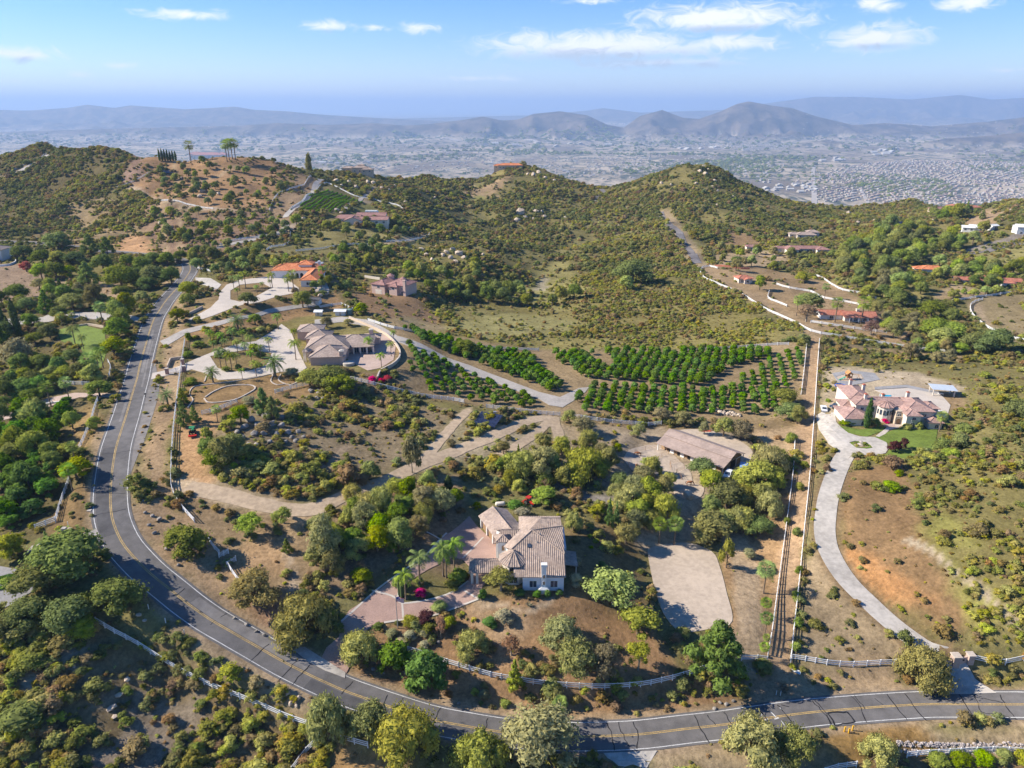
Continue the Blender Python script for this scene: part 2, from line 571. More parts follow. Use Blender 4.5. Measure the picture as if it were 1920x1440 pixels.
class MB:
    """collects simple solids for ONE part"""
    def __init__(s):
        s.v, s.f = [],[]

    def add(s, vs_, fs_):
        b = len(s.v)
        s.v += [tuple(v) for v in vs_]
        s.f += [tuple(b + i for i in f) for f in fs_]
        return s

    def box(s, x0, x1, y0, y1, z0, z1):
        return s.add([(x0, y0, z0),(x1, y0, z0),(x1, y1, z0),(x0, y1, z0),(x0, y0, z1),(x1, y0, z1),(x1, y1, z1),(x0, y1, z1)],
                     [(3,2,1,0),(4,5,6,7),(0,1,5,4),(1,2,6,5),(2,3,7,6),(3,0,4,7)])

    def obox(s, c, ax, ay, az, hx, hy, hz):
        c = Vector(c)
        vs_ = [c + ax * (sx * hx) + ay * (sy * hy) + az * (sz * hz) for sz in (-1,1) for (sx, sy) in ((-1,-1),(1,-1),(1,1),(-1,1))]
        return s.add(vs_, [(3,2,1,0),(4,5,6,7),(0,1,5,4),(1,2,6,5),(2,3,7,6),(3,0,4,7)])

    def bar(s, p, q, wd, ht):
        """a straight rail from p to q"""
        p, q = Vector(p), Vector(q)
        ax = (q - p); ln = ax.length
        if ln < 1e-6: return s
        ax /= ln
        ay = Vector((0,0,1)).cross(ax)
        ay = ay.normalized() if ay.length > 1e-4 else Vector((1,0,0))
        az = ax.cross(ay)
        return s.obox((p + q) / 2, ax, ay, az, ln / 2, wd / 2, ht / 2)

    def tube(s, p, q, r0, r1, n=8, caps=True):
        p, q = Vector(p), Vector(q)
        ax = (q - p).normalized()
        u = ax.orthogonal().normalized(); v = ax.cross(u)
        vs_ = []
        for (c, r) in ((p, r0),(q, r1)):
            for k in range(n):
                a = 2 * math.pi * k / n
                vs_.append(c + u * (r * math.cos(a)) + v * (r * math.sin(a)))
        fs_ = [(k, (k + 1) % n, n + (k + 1) % n, n + k) for k in range(n)]
        if caps:
            fs_ += [tuple(range(n - 1,-1,-1)), tuple(range(n, 2 * n))]
        return s.add(vs_, fs_)

    def lathe(s, c, prof, n=12):
        """prof: (radius, z) from bottom to top"""
        vs_, fs_ = [],[]
        for (r, z) in prof:
            for k in range(n):
                a = 2 * math.pi * k / n
                vs_.append((c[0] + r * math.cos(a), c[1] + r * math.sin(a), c[2] + z))
        for i in range(len(prof) - 1):
            for k in range(n):
                fs_.append((i * n + k, i * n + (k + 1) % n, (i + 1) * n + (k + 1) % n, (i + 1) * n + k))
        fs_.append(tuple(range(n - 1,-1,-1)))
        fs_.append(tuple(range((len(prof) - 1) * n, len(prof) * n)))
        return s.add(vs_, fs_)

    def prism(s, poly, z0, z1):
        n = len(poly)
        vs_ = [(p[0], p[1], z0) for p in poly] + [(p[0], p[1], z1) for p in poly]
        return s.add(vs_, [tuple(range(n - 1,-1,-1)), tuple(range(n, 2 * n))] + [(k, (k + 1) % n, n + (k + 1) % n, n + k) for k in range(n)])

    def quad(s, a, b, c, d):
        return s.add([a, b, c, d],[(0,1,2,3)])

    def build(s, name, m, parent=None, smooth=False, loc=None, rz=None):
        return obj(name, mesh(name, s.v, s.f, m, smooth), parent, loc, rz)

def strip_mesh(name, pl, offs, dz, m, step_z=None):
    """draped strip along a world polyline; offs: lateral offsets"""
    pl = [Vector(p[:2]) for p in pl]
    vs_, fs_ = [],[]
    n = len(offs)
    X, Y = [],[]
    for i, p in enumerate(pl):
        t = (pl[min(i + 1, len(pl) - 1)] - pl[max(i - 1,0)]).normalized()
        nn = Vector((-t.y, t.x))
        for o_ in offs:
            q = p + nn * (o_ if not isinstance(o_, (tuple, list)) else o_[min(i, len(o_) - 1)])
            X.append(q.x); Y.append(q.y)
    Z = gz(X, Y) + dz
    vs_ = list(zip(X, Y, Z.tolist()))
    for i in range(len(pl) - 1):
        for k in range(n - 1):
            a = i * n + k
            fs_.append((a, a + n, a + n + 1, a + 1) if True else (a, a + 1, a + n + 1, a + n))
    me = mesh(name, vs_, fs_, m, True)
    # face up
    if me.polygons and sum(p.normal.z for p in me.polygons) < 0:
        me.flip_normals()
    return me

def drape_mesh(name, poly, dz, m, grid=2.5, holes=(), skirt=0.12):
    """draped, triangulated sheet inside a world polygon (with a turned-down edge)"""
    def dens(pl):
        out = []
        for i in range(len(pl)):
            a, b = Vector(pl[i - 1][:2]), Vector(pl[i][:2])
            k = max(1, int((b - a).length / grid))
            for j in range(k):
                out.append(a + (b - a) * (j / k))
        return out
    loops = [dens(poly)] + [dens(h) for h in holes]
    verts, edges = [],[]
    for lp in loops:
        b = len(verts)
        verts += [Vector(p) for p in lp]
        edges += [(b + i, b + (i + 1) % len(lp)) for i in range(len(lp))]
    xs = [p[0] for p in poly]; ys = [p[1] for p in poly]
    gx, gy = np.meshgrid(np.arange(min(xs), max(xs), grid), np.arange(min(ys), max(ys), grid))
    gx, gy = gx.ravel(), gy.ravel()
    ok = poly_sdf(poly, gx, gy) < -grid * 0.4
    for h in holes:
        ok &= poly_sdf(h, gx, gy) > grid * 0.4
    verts += [Vector((a, b)) for a, b in zip(gx[ok], gy[ok])]
    v2, e2, f2, *_ = delaunay_2d_cdt(verts, edges, [],1,1e-4)
    X = np.array([v.x for v in v2]); Y = np.array([v.y for v in v2])
    # drop triangles that fall into holes
    fs_ = []
    for f in f2:
        c = sum((v2[i] for i in f), Vector((0,0))) / len(f)
        bad = False
        for h in holes:
            if poly_sdf(h, np.array([c.x]), np.array([c.y]))[0] < 0:
                bad = True
        if poly_sdf(poly, np.array([c.x]), np.array([c.y]))[0] > 0:
            bad = True
        if not bad:
            fs_.append(tuple(f))
    Z = gz(X, Y) + dz
    vs_ = list(zip(X.tolist(), Y.tolist(), Z.tolist()))
    # skirt
    cnt = {}
    for f in fs_:
        for i in range(len(f)):
            e = (f[i], f[(i + 1) % len(f)])
            cnt[e] = cnt.get(e, 0) + 1
    low = {}
    for (a, b) in [e for e in cnt if (e[1], e[0]) not in cnt]:
        for i in (a, b):
            if i not in low:
                low[i] = len(vs_)
                vs_.append((vs_[i][0], vs_[i][1], vs_[i][2] - skirt - dz))
        fs_.append((b, a, low[a], low[b]))
    me = mesh(name, vs_, fs_, m)
    return me

# ------------------------------------------------------------------ levelled pads and road beds
ROAD_PX = [(-60,452),(0,453),(60,455),(130,462),(200,471),(290,480),(345,490),(357,503),(347,523),(328,545),(312,563),(298,583),(287,602),(275,640),(263,683),(257,710),(247,743),(237,777),
           (227,807),(218,837),(212,870),(208,903),(207,937),(210,970),(220,999),(235,1026),(260,1054),(283,1076),(317,1103),(353,1132),(393,1160),(433,1186),
           (480,1213),(533,1243),(587,1270),(640,1294),(683,1310),(767,1338),(813,1351),(873,1363),(940,1374),(1007,1380),(1063,1382),(1140,1381),(1207,1377),
           (1280,1368),(1357,1359),(1430,1348),(1513,1337),(1597,1330),(1680,1325),(1763,1323),(1920,1323),(2050,1326),(2250,1335)]
DRIVE_PX = [(1826,1297),(1795,1264),(1770,1244),(1740,1225),(1700,1193),(1662,1160),(1627,1127),(1592,1094),(1567,1060),(1551,1027),(1546,997),(1548,967),(1553,933),(1563,900),(1577,867),(1588,850)]
ROAD = spline(wpoly(ROAD_PX),2.5)
grade(ROAD, 5.4,6.0)
ROAD = spline(wpoly(ROAD_PX),2.5)
DRIVE = spline(wpoly(DRIVE_PX),2.0)
grade(DRIVE[6:],3.2,4.0)
grade(ROAD, 5.4,5.0)
flatten([(885,1075),(880,965),(960,940),(1065,985),(1065,1100),(985,1115),(920,1100)], None, 12)
flatten([(1225,1045),(1320,1020),(1365,1130),(1370,1165),(1290,1170),(1235,1120)], None, 14)
flatten([(1560,790),(1580,730),(1660,715),(1780,740),(1785,800),(1740,830),(1640,850),(1570,830)], None, 10)
flatten([(1180,905),(1235,800),(1330,800),(1405,840),(1395,890),(1300,930),(1220,930)], None, 10)
flatten([(525,590),(620,575),(700,600),(745,650),(735,690),(660,705),(590,700),(550,660)], None, 24)
flatten([(440,535),(490,500),(600,495),(615,530),(560,550),(470,560)], None, 20)
flatten([(690,535),(695,512),(780,515),(790,535),(740,552)], None, 26)
flatten([(590,425),(600,405),(700,395),(730,410),(720,425),(640,430)], None, 18)
flatten([(1530,600),(1545,575),(1630,580),(1635,610)], None, 8)
flatten([(1470,475),(1475,462),(1545,462),(1550,478)], None, 6)
flatten([(1320,490),(1345,473),(1410,478),(1410,500)], None, 6)

# ------------------------------------------------------------------ ground colour zones (what the soil is) and plant cover
GC = np.empty((NV, NU, 3))
base_n = fbm(GX / 45, GY / 45,4,21)
GC[:] = (.205,.180,.088)
GC += base_n[..., None] * np.array([.10,.075,.03])
COVER = np.full((NV, NU),0.75)          # shrub cover 0..1

TONE_B = np.zeros((NV, NU))
SIZE_F = np.ones((NV, NU))

def nature(pxpoly, tone, size):
    poly = wpoly(pxpoly)
    idx = bbox_idx(poly, 12)
    w = 1 - sstep(-6,6, poly_sdf(poly, GX[idx], GY[idx]))
    TONE_B[idx] = TONE_B[idx] * (1 - w) + tone * w
    SIZE_F[idx] = SIZE_F[idx] * (1 - w) + size * w

def zone(pxpoly, col, cover, soft=3.0, jit=4.0, amt=1.0):
    poly = wpoly(pxpoly)
    idx = bbox_idx(poly, soft + jit)
    x, y = GX[idx], GY[idx]
    d = poly_sdf(poly, x, y) + fbm(x / 9, y / 9,3,44) * jit
    w = (1 - sstep(-soft / 2, soft / 2, d)) * amt
    if col is not None:
        GC[idx] = GC[idx] * (1 - w[:, None]) + np.array(col) * w[:, None]
    if cover is not None:
        COVER[idx] = COVER[idx] * (1 - w) + cover * w

def track(pxs, width, col, soft=1.2, cover=0.0, jit=0.8, world=None):
    pl = world if world is not None else spline(wpoly(pxs),3.0)
    idx = bbox_idx(pl, width + soft + 3)
    x, y = GX[idx], GY[idx]
    d = line_dist(pl, x, y) + fbm(x / 6, y / 6,3,45) * jit
    w = 1 - sstep(width / 2 - soft / 2, width / 2 + soft / 2, d)
    if col is not None:
        GC[idx] = GC[idx] * (1 - w[:, None]) + np.array(col) * w[:, None]
    COVER[idx] = COVER[idx] * (1 - w) + cover * w

DIRT, ORANGE, BROWN, MULCH = (.58,.46,.33),(.42,.25,.14),(.29,.205,.125),(.33,.215,.13)
TAN, SAND, DRYG, PALEG, PURP = (.33,.26,.175),(.50,.41,.31),(.26,.21,.11),(.29,.26,.125),(.25,.175,.125)
DARKG = (.10,.09,.05)
# hills
zone([(-300,300),(0,275),(170,255),(285,285),(240,350),(90,410),(40,440),(-300,460)],(.15,.125,.07),1.4,10,8)
zone([(285,285),(420,285),(560,320),(500,395),(380,400),(280,375),(240,350)],(.34,.225,.14),.12,8,10)
zone([(225,345),(255,295),(285,290),(270,330),(245,350)],(.27,.19,.15),.1,6,6)
zone([(265,380),(400,402),(520,385),(570,450),(520,470),(400,480),(300,478),(250,440)], PURP, .22,8,10)
zone([(60,415),(150,370),(260,385),(270,470),(130,465),(60,440)],(.28,.215,.135),.5,8,10)
zone([(210,470),(245,440),(290,450),(280,480),(235,485)],(.45,.29,.18),.1,5,6)
zone([(500,395),(560,320),(600,340),(560,395),(530,430)],(.30,.22,.15),.08,5,5)
zone([(545,395),(612,345),(690,380),(640,398),(600,405)],(.22,.19,.10),0,2,2)
zone([(655,395),(690,372),(705,392),(690,402)],(.20,.19,.09),0,2,2)
zone([(430,470),(600,425),(760,430),(800,450),(760,470),(600,475),(500,490)],(.27,.235,.12),.35,6,6)
zone([(870,360),(920,345),(960,330),(950,345),(905,375),(880,372)],(.38,.28,.18),.08,6,6)
zone([(870,372),(910,360),(910,375),(880,378)],(.30,.28,.12),0,6,5)
# central field
zone([(820,612),(1000,575),(1120,540),(1300,520),(1500,622),(1400,650),(1000,655),(850,640)],(.25,.215,.10),1.3,8,12)
zone([(960,560),(1010,500),(1060,490),(1110,545),(1040,580)], PALEG, .18,8,10)
zone([(830,610),(950,585),(1090,600),(1080,625),(900,632)],(.31,.28,.14),.14,8,12)
zone([(1000,545),(1015,515),(1030,520),(1022,545)],(.40,.35,.25),0,3,5)
zone([(640,555),(700,530),(790,560),(840,605),(800,618),(720,605)],(.27,.185,.12),.08,6,6)
zone([(700,610),(760,590),(830,612),(800,625),(740,620)],(.30,.24,.15),.2,6,6)
# right estates
zone([(1310,500),(1400,495),(1560,530),(1660,585),(1710,625),(1700,655),(1610,632),(1530,618),(1400,548)],(.34,.25,.16),.03,5,5)
zone([(1330,478),(1420,470),(1480,475),(1480,492),(1400,500),(1330,498)],(.40,.31,.21),.05,5,5)
zone([(1815,568),(1860,552),(1990,548),(1990,660),(1880,615),(1835,600)],(.28,.225,.14),.05,4,4)
zone([(1640,530),(1720,535),(1740,560),(1690,575),(1640,560)],(.31,.265,.13),.1,6,6)
zone([(1770,530),(1850,545),(1830,560),(1760,560)],(.38,.29,.19),.05,5,5)
zone([(1800,470),(1920,455),(1990,460),(1990,500),(1820,500)],(.28,.25,.12),.3,6,6)
zone([(1800,418),(1850,390),(1880,400),(1860,425),(1820,430)],(.38,.28,.19),.05,6,6)
zone([(1340,435),(1440,425),(1500,450),(1440,460),(1360,460)],(.27,.19,.12),.6,6,6)
zone([(1540,690),(1620,690),(1720,700),(1800,725),(1800,790),(1570,790),(1545,760)],(.46,.38,.28),.05,4,4)
zone([(1710,725),(1800,740),(1850,780),(1800,790),(1740,770)],(.30,.22,.14),.2,5,5)
# right slope and lots
zone([(1690,860),(1780,790),(1920,700),(2100,700),(2100,1240),(1920,1240),(1800,1180),(1750,1060),(1720,950)],(.22,.19,.09),1.35,8,10)
zone([(1575,880),(1690,868),(1725,950),(1775,1060),(1830,1150),(1800,1210),(1730,1180),(1640,1090),(1585,1020),(1565,960)],(.255,.17,.10),.10,4,5)
zone([(1590,1040),(1650,1045),(1730,1090),(1780,1140),(1760,1165),(1690,1120),(1620,1070)],(.43,.245,.13),.08,6,10)
zone([(1750,960),(1790,1000),(1830,1080),(1880,1150),(1840,1200),(1790,1130),(1740,1020)],(.27,.25,.10),.6,6,10)
zone([(1492,1235),(1505,1080),(1530,930),(1545,1000),(1570,1055),(1640,1130),(1740,1225),(1720,1245)],(.30,.235,.16),.16,4,4)
zone([(1500,830),(1540,760),(1560,830),(1535,900),(1520,1000),(1500,1000)],(.25,.20,.11),.45,3,3)
zone([(1480,1255),(1640,1260),(1740,1290),(1700,1305),(1500,1320),(1400,1325),(1390,1270)],(.36,.27,.18),.12,5,6)
zone([(1200,1450),(1240,1405),(1500,1388),(1700,1358),(2150,1355),(2150,1450)],(.43,.335,.22),.03,3,3)
zone([(1470,1375),(1560,1365),(1640,1390),(1640,1420),(1540,1420)],(.29,.19,.09),.03,5,8)
zone([(1690,1385),(1800,1372),(1840,1385),(1780,1400),(1700,1400)],(.31,.20,.095),.02,4,8)
zone([(1640,1425),(1920,1415),(2100,1420),(2100,1470),(1640,1470)],(.20,.14,.085),.05,4,4)
# main lot
zone([(560,1080),(640,1000),(880,980),(880,1080),(760,1060),(640,1130),(560,1160)],(.25,.185,.125),.2,5,6)
zone([(640,1295),(655,1200),(720,1180),(830,1150),(900,1125),(1190,1100),(1235,1190),(1290,1260),(1400,1275),(1390,1335),(1300,1350),(1063,1352),(900,1335),(760,1300)], MULCH, .5,4,4)
zone([(760,1305),(900,1335),(1063,1352),(1300,1342),(1300,1332),(1063,1338),(900,1320),(770,1290)],(.40,.29,.185),.03,2,3)
zone([(880,1130),(920,1150),(985,1150),(1010,1170),(960,1200),(890,1190)],(.40,.285,.185),.03,3,3)
zone([(1060,980),(1210,1010),(1215,1110),(1180,1180),(1100,1110),(1065,1080)],(.22,.165,.095),.1,4,4)
zone([(1330,960),(1420,900),(1470,800),(1500,800),(1480,1000),(1450,1230),(1370,1230),(1360,1060)],(.37,.25,.15),.04,3,4)
zone([(1385,800),(1440,780),(1500,790),(1490,850),(1430,850)],(.46,.34,.22),.02,3,4)
zone([(1120,900),(1165,830),(1240,800),(1400,800),(1420,880),(1320,960),(1240,1010),(1190,950)],(.44,.355,.26),.02,3,3)
zone([(1050,800),(1150,790),(1240,800),(1200,830),(1130,840),(1060,880)],(.36,.29,.205),.12,4,4)
zone([(780,870),(900,820),(1010,810),(1000,850),(900,870)],(.32,.27,.19),.6,4,5)
zone([(860,780),(1000,770),(1040,785),(920,815),(860,840),(800,850)],(.28,.24,.155),.9,3,4)
zone([(400,800),(480,760),(640,740),(860,770),(780,850),(700,890),(610,930),(480,930),(390,900)],(.27,.215,.145),1.15,4,5)
zone([(340,930),(450,950),(600,965),(760,900),(860,890),(880,980),(640,1000),(570,1080),(520,1140),(430,1120),(330,1010)],(.27,.20,.13),.25,4,5)
zone([(430,1040),(500,1010),(540,1020),(520,1060),(450,1100),(400,1100)],(.42,.29,.18),.02,4,4)
zone([(420,1105),(520,1130),(560,1180),(520,1215),(450,1170),(400,1130)],(.30,.20,.14),.1,4,4)
zone([(330,790),(345,765),(425,770),(400,800),(385,860),(395,900),(360,935),(328,920)],(.46,.30,.18),.0,3,3)
zone([(255,960),(262,880),(285,800),(318,780),(322,930),(370,1000),(440,1110),(500,1190),(620,1255),(560,1240),(400,1130),(290,1040)],(.40,.29,.19),.22,3,4)
zone([(285,690),(330,640),(345,640),(335,780),(290,800),(275,760)],(.33,.24,.16),.25,3,3)
zone([(335,765),(348,700),(430,715),(520,690),(600,700),(610,730),(540,755),(420,775),(350,790)],(.29,.20,.115),.04,3,3)
zone([(345,640),(420,640),(520,660),(560,690),(430,720),(350,700)],(.25,.19,.105),.06,3,3)
zone([(325,625),(420,595),(520,565),(640,548),(650,580),(560,595),(450,615),(350,640)],(.35,.235,.14),.05,4,4)
zone([(335,570),(400,540),(480,500),(600,490),(640,530),(560,560),(430,590),(340,620)],(.27,.20,.12),.2,4,4)
zone([(735,600),(830,625),(1000,655),(1200,655),(1500,640),(1515,690),(1490,780),(1080,782),(1000,775),(860,757),(745,735),(720,690)],(.31,.235,.15),.0,3,3)
zone([(1060,782),(1490,782),(1490,800),(1380,810),(1150,800),(1060,795)],(.28,.21,.13),.35,3,3)
zone([(660,700),(745,700),(760,740),(700,745),(650,725)],(.25,.19,.12),.3,3,3)
# left estates
zone([(-100,560),(120,540),(280,560),(260,640),(230,720),(190,860),(170,1000),(120,1010),(-100,1000)],(.15,.125,.07),.35,6,6)
zone([(-50,490),(60,500),(140,540),(120,560),(-50,575)],(.31,.235,.175),.05,4,4)
zone([(150,520),(230,530),(230,560),(180,570)],(.36,.27,.19),.05,4,4)
zone([(120,800),(170,760),(190,780),(175,830),(130,860)],(.30,.215,.12),.15,4,4)
zone([(110,960),(165,880),(180,900),(172,1000),(100,1010)],(.22,.155,.09),.1,4,4)
zone([(165,870),(185,800),(200,800),(180,1000),(165,1000)],(.37,.28,.19),.02,2,2)
# lower left slope
zone([(-100,1180),(190,1165),(330,1240),(570,1350),(640,1440),(640,1500),(-100,1500)],(.215,.165,.10),1.55,6,8)
zone([(30,1290),(120,1260),(260,1290),(330,1360),(260,1380),(120,1330)],(.33,.27,.20),.55,6,10)
zone([(120,1430),(330,1400),(440,1440),(200,1470)],(.33,.27,.21),.9,6,10)
zone([(350,1160),(470,1230),(560,1290),(640,1330),(640,1350),(560,1320),(450,1265),(340,1190)],(.37,.29,.20),.15,3,4)
zone([(200,1160),(380,1240),(560,1330),(560,1345),(380,1270),(200,1180)], None, .9,3,3)
zone([(600,1440),(640,1390),(720,1400),(760,1440),(760,1480),(600,1480)],(.33,.22,.12),.05,4,4)

# what kind of scrub grows where: lighter and lower on the open fields, darker on the hills
TONE_B[:nrow] = .16 * sstep(420,640, GY[:nrow])
nature([(820,612),(1000,560),(1120,530),(1300,510),(1510,625),(1400,655),(1000,660),(850,645)],-.34,.72)
nature([(1690,860),(1780,790),(1540,690),(1560,640),(1800,680),(1930,690),(2100,700),(2100,1300),(1800,1300),(1750,1060)],-.22,.85)
nature([(-300,300),(0,275),(170,255),(285,285),(240,350),(90,410),(40,440),(-300,460)],.34,1.0)
nature([(1150,350),(1320,300),(1500,380),(1440,440),(1250,420)],.30,1.0)
nature([(-100,1180),(190,1165),(330,1240),(570,1350),(640,1500),(-100,1500)],-.24,1.15)
nature([(400,800),(480,760),(640,740),(860,770),(780,850),(610,930),(390,900)],-.15,1.15)

# tracks worn into the ground
track([(335,905),(400,925),(480,945),(560,957),(605,948),(650,930),(720,905),(790,872),(860,845),(930,815),(1000,788),(1038,784)],4.6, DIRT)
track([(605,948),(570,975),(540,1010)],4.5,(.38,.28,.18))
track([(795,857),(832,818),(880,768)],3.0, DIRT)
track([(1038,784),(1047,812),(1052,852)],3.4, DIRT)
track([(920,862),(960,842),(1000,816),(1032,788)],2.6,(.52,.41,.30))
track([(1438,1300),(1460,1225),(1472,1130),(1484,1040),(1497,940),(1508,840),(1518,740),(1526,650),(1531,628)],5.6,(.40,.285,.19))
track([(1531,628),(1500,604),(1450,580),(1400,550),(1350,525),(1310,500)],11,(.34,.255,.17),4)
track([(1531,628),(1600,650),(1680,660),(1800,668)],6,(.32,.24,.155),3)
track([(1380,1010),(1395,1060),(1402,1130),(1405,1200),(1398,1245)],6.5,(.47,.36,.25))
track([(1050,905),(1110,935),(1180,930)],4.5,(.30,.27,.24))
track([(1150,830),(1190,815),(1240,808)],5,(.42,.34,.25))
track([(1265,975),(1300,960),(1320,920)],7,(.42,.335,.25))
track([(1225,1020),(1260,1005),(1290,985)],9,(.42,.335,.25))
track([(1705,1015),(1745,1030),(1765,1050),(1800,1080),(1835,1100),(1860,1130),(1900,1165),(1940,1190)],1.6,(.42,.35,.26),.8)
track([(535,1035),(545,1060),(555,1100)],1.6,(.45,.36,.27),.6)
track([(620,875),(630,850),(650,840)],2.5,(.36,.28,.2),.8)
track([(900,1130),(940,1135),(975,1150),(1010,1140),(1035,1128)],1.8,(.45,.35,.25),.6)
track(None, 10.5,(.37,.285,.20),2.0,0.05,1.2, ROAD)
track(None, 7.2,(.255,.185,.115),1.5,0.03,0.8, DRIVE)
# hill roads and paths
track([(0,335),(40,318),(75,300),(90,290)],9,(.36,.30,.24),3)
track([(395,465),(440,455),(480,445),(535,432),(555,420)],7,(.40,.33,.26),2)
track([(245,352),(280,372),(330,380),(400,392),(440,395)],6,(.42,.34,.26),2)
track([(690,462),(760,450),(795,440)],6,(.40,.32,.23),2)
track([(690,380),(680,372),(700,350)],5,(.38,.31,.23),2)
track([(1245,398),(1262,420),(1275,440),(1290,465),(1310,500)],14,(.33,.26,.18),4)
track([(880,345),(900,362),(930,368)],6,(.40,.30,.20),2)
track([(360,345),(420,325),(440,310)],4,(.40,.30,.20),2)
track([(300,365),(330,330),(350,300)],3,(.40,.30,.20),2)
track([(470,425),(430,420),(350,415)],2.5,(.34,.26,.19),2)
track([(1820,470),(1870,455),(1920,440)],9,(.30,.26,.22),3)
track([(1830,570),(1840,600),(1890,640),(1930,650)],7,(.38,.30,.21),2)
COVER[:nrow][un > 0.6] = 0

# large-scale tone drift so that no surface is even
drift = fbm(GX / 23, GY / 23,3,77)
GC *= (1 + 0.35 * drift)[..., None]
lum = GC.mean(-1, keepdims=True)
GC = np.clip((lum + (GC - lum) * 1.22) * .75,.015,.8)

def ground_material():
    m = bpy.data.materials.new('ground_near')
    m.use_nodes = True
    w = NT(m.node_tree)
    at_ = w.n('ShaderNodeVertexColor', layer_name='soil')
    pos = geo_pos(w)
    n1 = w.noise(pos, 0.9,5.0,0.68)
    n2 = w.noise(pos, 0.16,3.0,0.6)
    f = w.math('ADD', w.math('MULTIPLY', n1,.65), w.math('MULTIPLY', n2,.35))
    val = w.maprange(f, 0.34,0.66,0.55,1.45, False)
    hv = w.n('ShaderNodeHueSaturation', i_Color=at_.outputs['Color'])
    w.set(hv.inputs['Value'], val)
    # dry tufts and litter: darker flecks
    n3 = w.noise(pos, 2.6,5.0,0.75)
    fl = w.maprange(n3,0.53,0.66)
    near_c = w.mix(w.math('MULTIPLY', fl, 0.55), hv.outputs[0],(.085,.075,.04))
    gr = w.maprange(n3,0.30,0.45,0.35,0.0)
    near_c = w.mix(gr, near_c, (.36,.29,.18))
    bs = w.n('ShaderNodeBsdfDiffuse', i_Color=near_c)
    bn = w.n('ShaderNodeBump', i_Strength=0.55, i_Distance=0.35)
    w.set(bn.inputs['Height'], n1)
    w.set(bs.inputs['Normal'], bn.outputs[0])
    w.n('ShaderNodeOutputMaterial', i_Surface=bs.outputs[0])

    m2 = bpy.data.materials.new('ground_far')
    m2.use_nodes = True
    w = NT(m2.node_tree)
    at_ = w.n('ShaderNodeVertexColor', layer_name='soil')
    far = w.n('ShaderNodeAttribute', attribute_name='far').outputs['Fac']
    mtn = w.n('ShaderNodeAttribute', attribute_name='mountain').outputs['Fac']
    pos = geo_pos(w)
    # valley floor: fields, groves and built-up ground
    wp = w.n('ShaderNodeVectorMath', operation='MULTIPLY', i_0=pos, i_1=(1,.6,0)).outputs[0]
    v1 = w.noise(wp, 0.0011,5.0,0.62,0.8)
    v2 = w.noise(wp, 0.0085,5.0,0.70,0.8)
    vo = w.n('ShaderNodeTexVoronoi', i_Vector=wp, i_Scale=0.0032)
    fieldc = w.mix(w.n('ShaderNodeSeparateColor', i_0=vo.outputs['Color']).outputs[0],(.26,.215,.16),(.46,.38,.28))
    vc = w.mix(w.maprange(v2,0.47,0.58), fieldc, (.07,.08,.06))
    vc = w.mix(w.maprange(v1,0.50,0.62), vc, (.17,.14,.11))
    mc = w.mix(w.maprange(w.noise(pos, 0.004,6.0,0.65),0.36,0.66),(.06,.052,.04),(.17,.13,.095))
    farc = w.mix(mtn, vc, mc)
    c = w.mix(far, at_.outputs['Color'], farc)
    bs = w.n('ShaderNodeBsdfDiffuse', i_Color=c)
    w.n('ShaderNodeOutputMaterial', i_Surface=bs.outputs[0])
    return m, m2

def build_ground():
    V = np.stack([GX, GY, GZ],-1).reshape(-1,3)
    i = np.arange(NV - 1)[:, None] * NU + np.arange(NU - 1)[None, :]
    F = np.stack([i, i + 1, i + NU + 1, i + NU],-1).reshape(-1,4)
    me = bpy.data.meshes.new('ground')
    me.vertices.add(len(V)); me.vertices.foreach_set('co', V.ravel())
    me.loops.add(F.size); me.loops.foreach_set('vertex_index', F.ravel())
    me.polygons.add(len(F))
    me.polygons.foreach_set('loop_start', np.arange(len(F)) * 4)
    me.polygons.foreach_set('loop_total', np.full(len(F),4))
    me.update(calc_edges=True)
    me.polygons.foreach_set('use_smooth', np.ones(len(F), bool))
    ca = me.attributes.new('soil','FLOAT_COLOR','POINT')
    ca.data.foreach_set('color', np.concatenate([GC.reshape(-1,3), np.ones((NV * NU, 1))],1).ravel())
    farw = np.zeros((NV, NU)); farw[nrow:] = 1
    farw[:nrow] = sstep(0.25,0.8, un)
    mt = sstep(25,90, GZ - VALLEY) * farw
    for nm, arr in (('far', farw),('mountain', mt)):
        a = me.attributes.new(nm, 'FLOAT','POINT')
        a.data.foreach_set('value', arr.ravel())
    m1, m2 = ground_material()
    me.materials.append(m1); me.materials.append(m2)
    me.polygons.foreach_set('material_index',(farw[:-1, :-1] > 0.001).astype(np.int32).ravel())
    tag(obj('ground', me), kind='structure')

build_ground()

# ------------------------------------------------------------------ main road, driveways, yards
def asphalt(name, base):
    base = tuple(b * .85 for b in base)
    m = bpy.data.materials.new(name); m.use_nodes = True
    w = NT(m.node_tree); pos = geo_pos(w)
    n1 = w.noise(pos, 0.35,5.0,0.65); n2 = w.noise(pos, 9.0,3.0,0.7); n3 = w.noise(pos, 0.05,3.0,0.5)
    f = w.math('ADD', w.math('MULTIPLY', n1,.4), w.math('ADD', w.math('MULTIPLY', n2,.3), w.math('MULTIPLY', n3,.3)))
    c = w.mix(w.maprange(f, .35,.65), tuple(x * .68 for x in base), tuple(x * 1.35 for x in base))
    bs = w.n('ShaderNodeBsdfPrincipled', i_Roughness=.9); bs.inputs['Specular IOR Level'].default_value = .2
    w.set(bs.inputs['Base Color'], c)
    bn = w.n('ShaderNodeBump', i_Strength=.3, i_Distance=.05); w.set(bn.inputs['Height'], n2); w.set(bs.inputs['Normal'], bn.outputs[0])
    w.n('ShaderNodeOutputMaterial', i_Surface=bs.outputs[0])
    MATS[name] = m
    return m

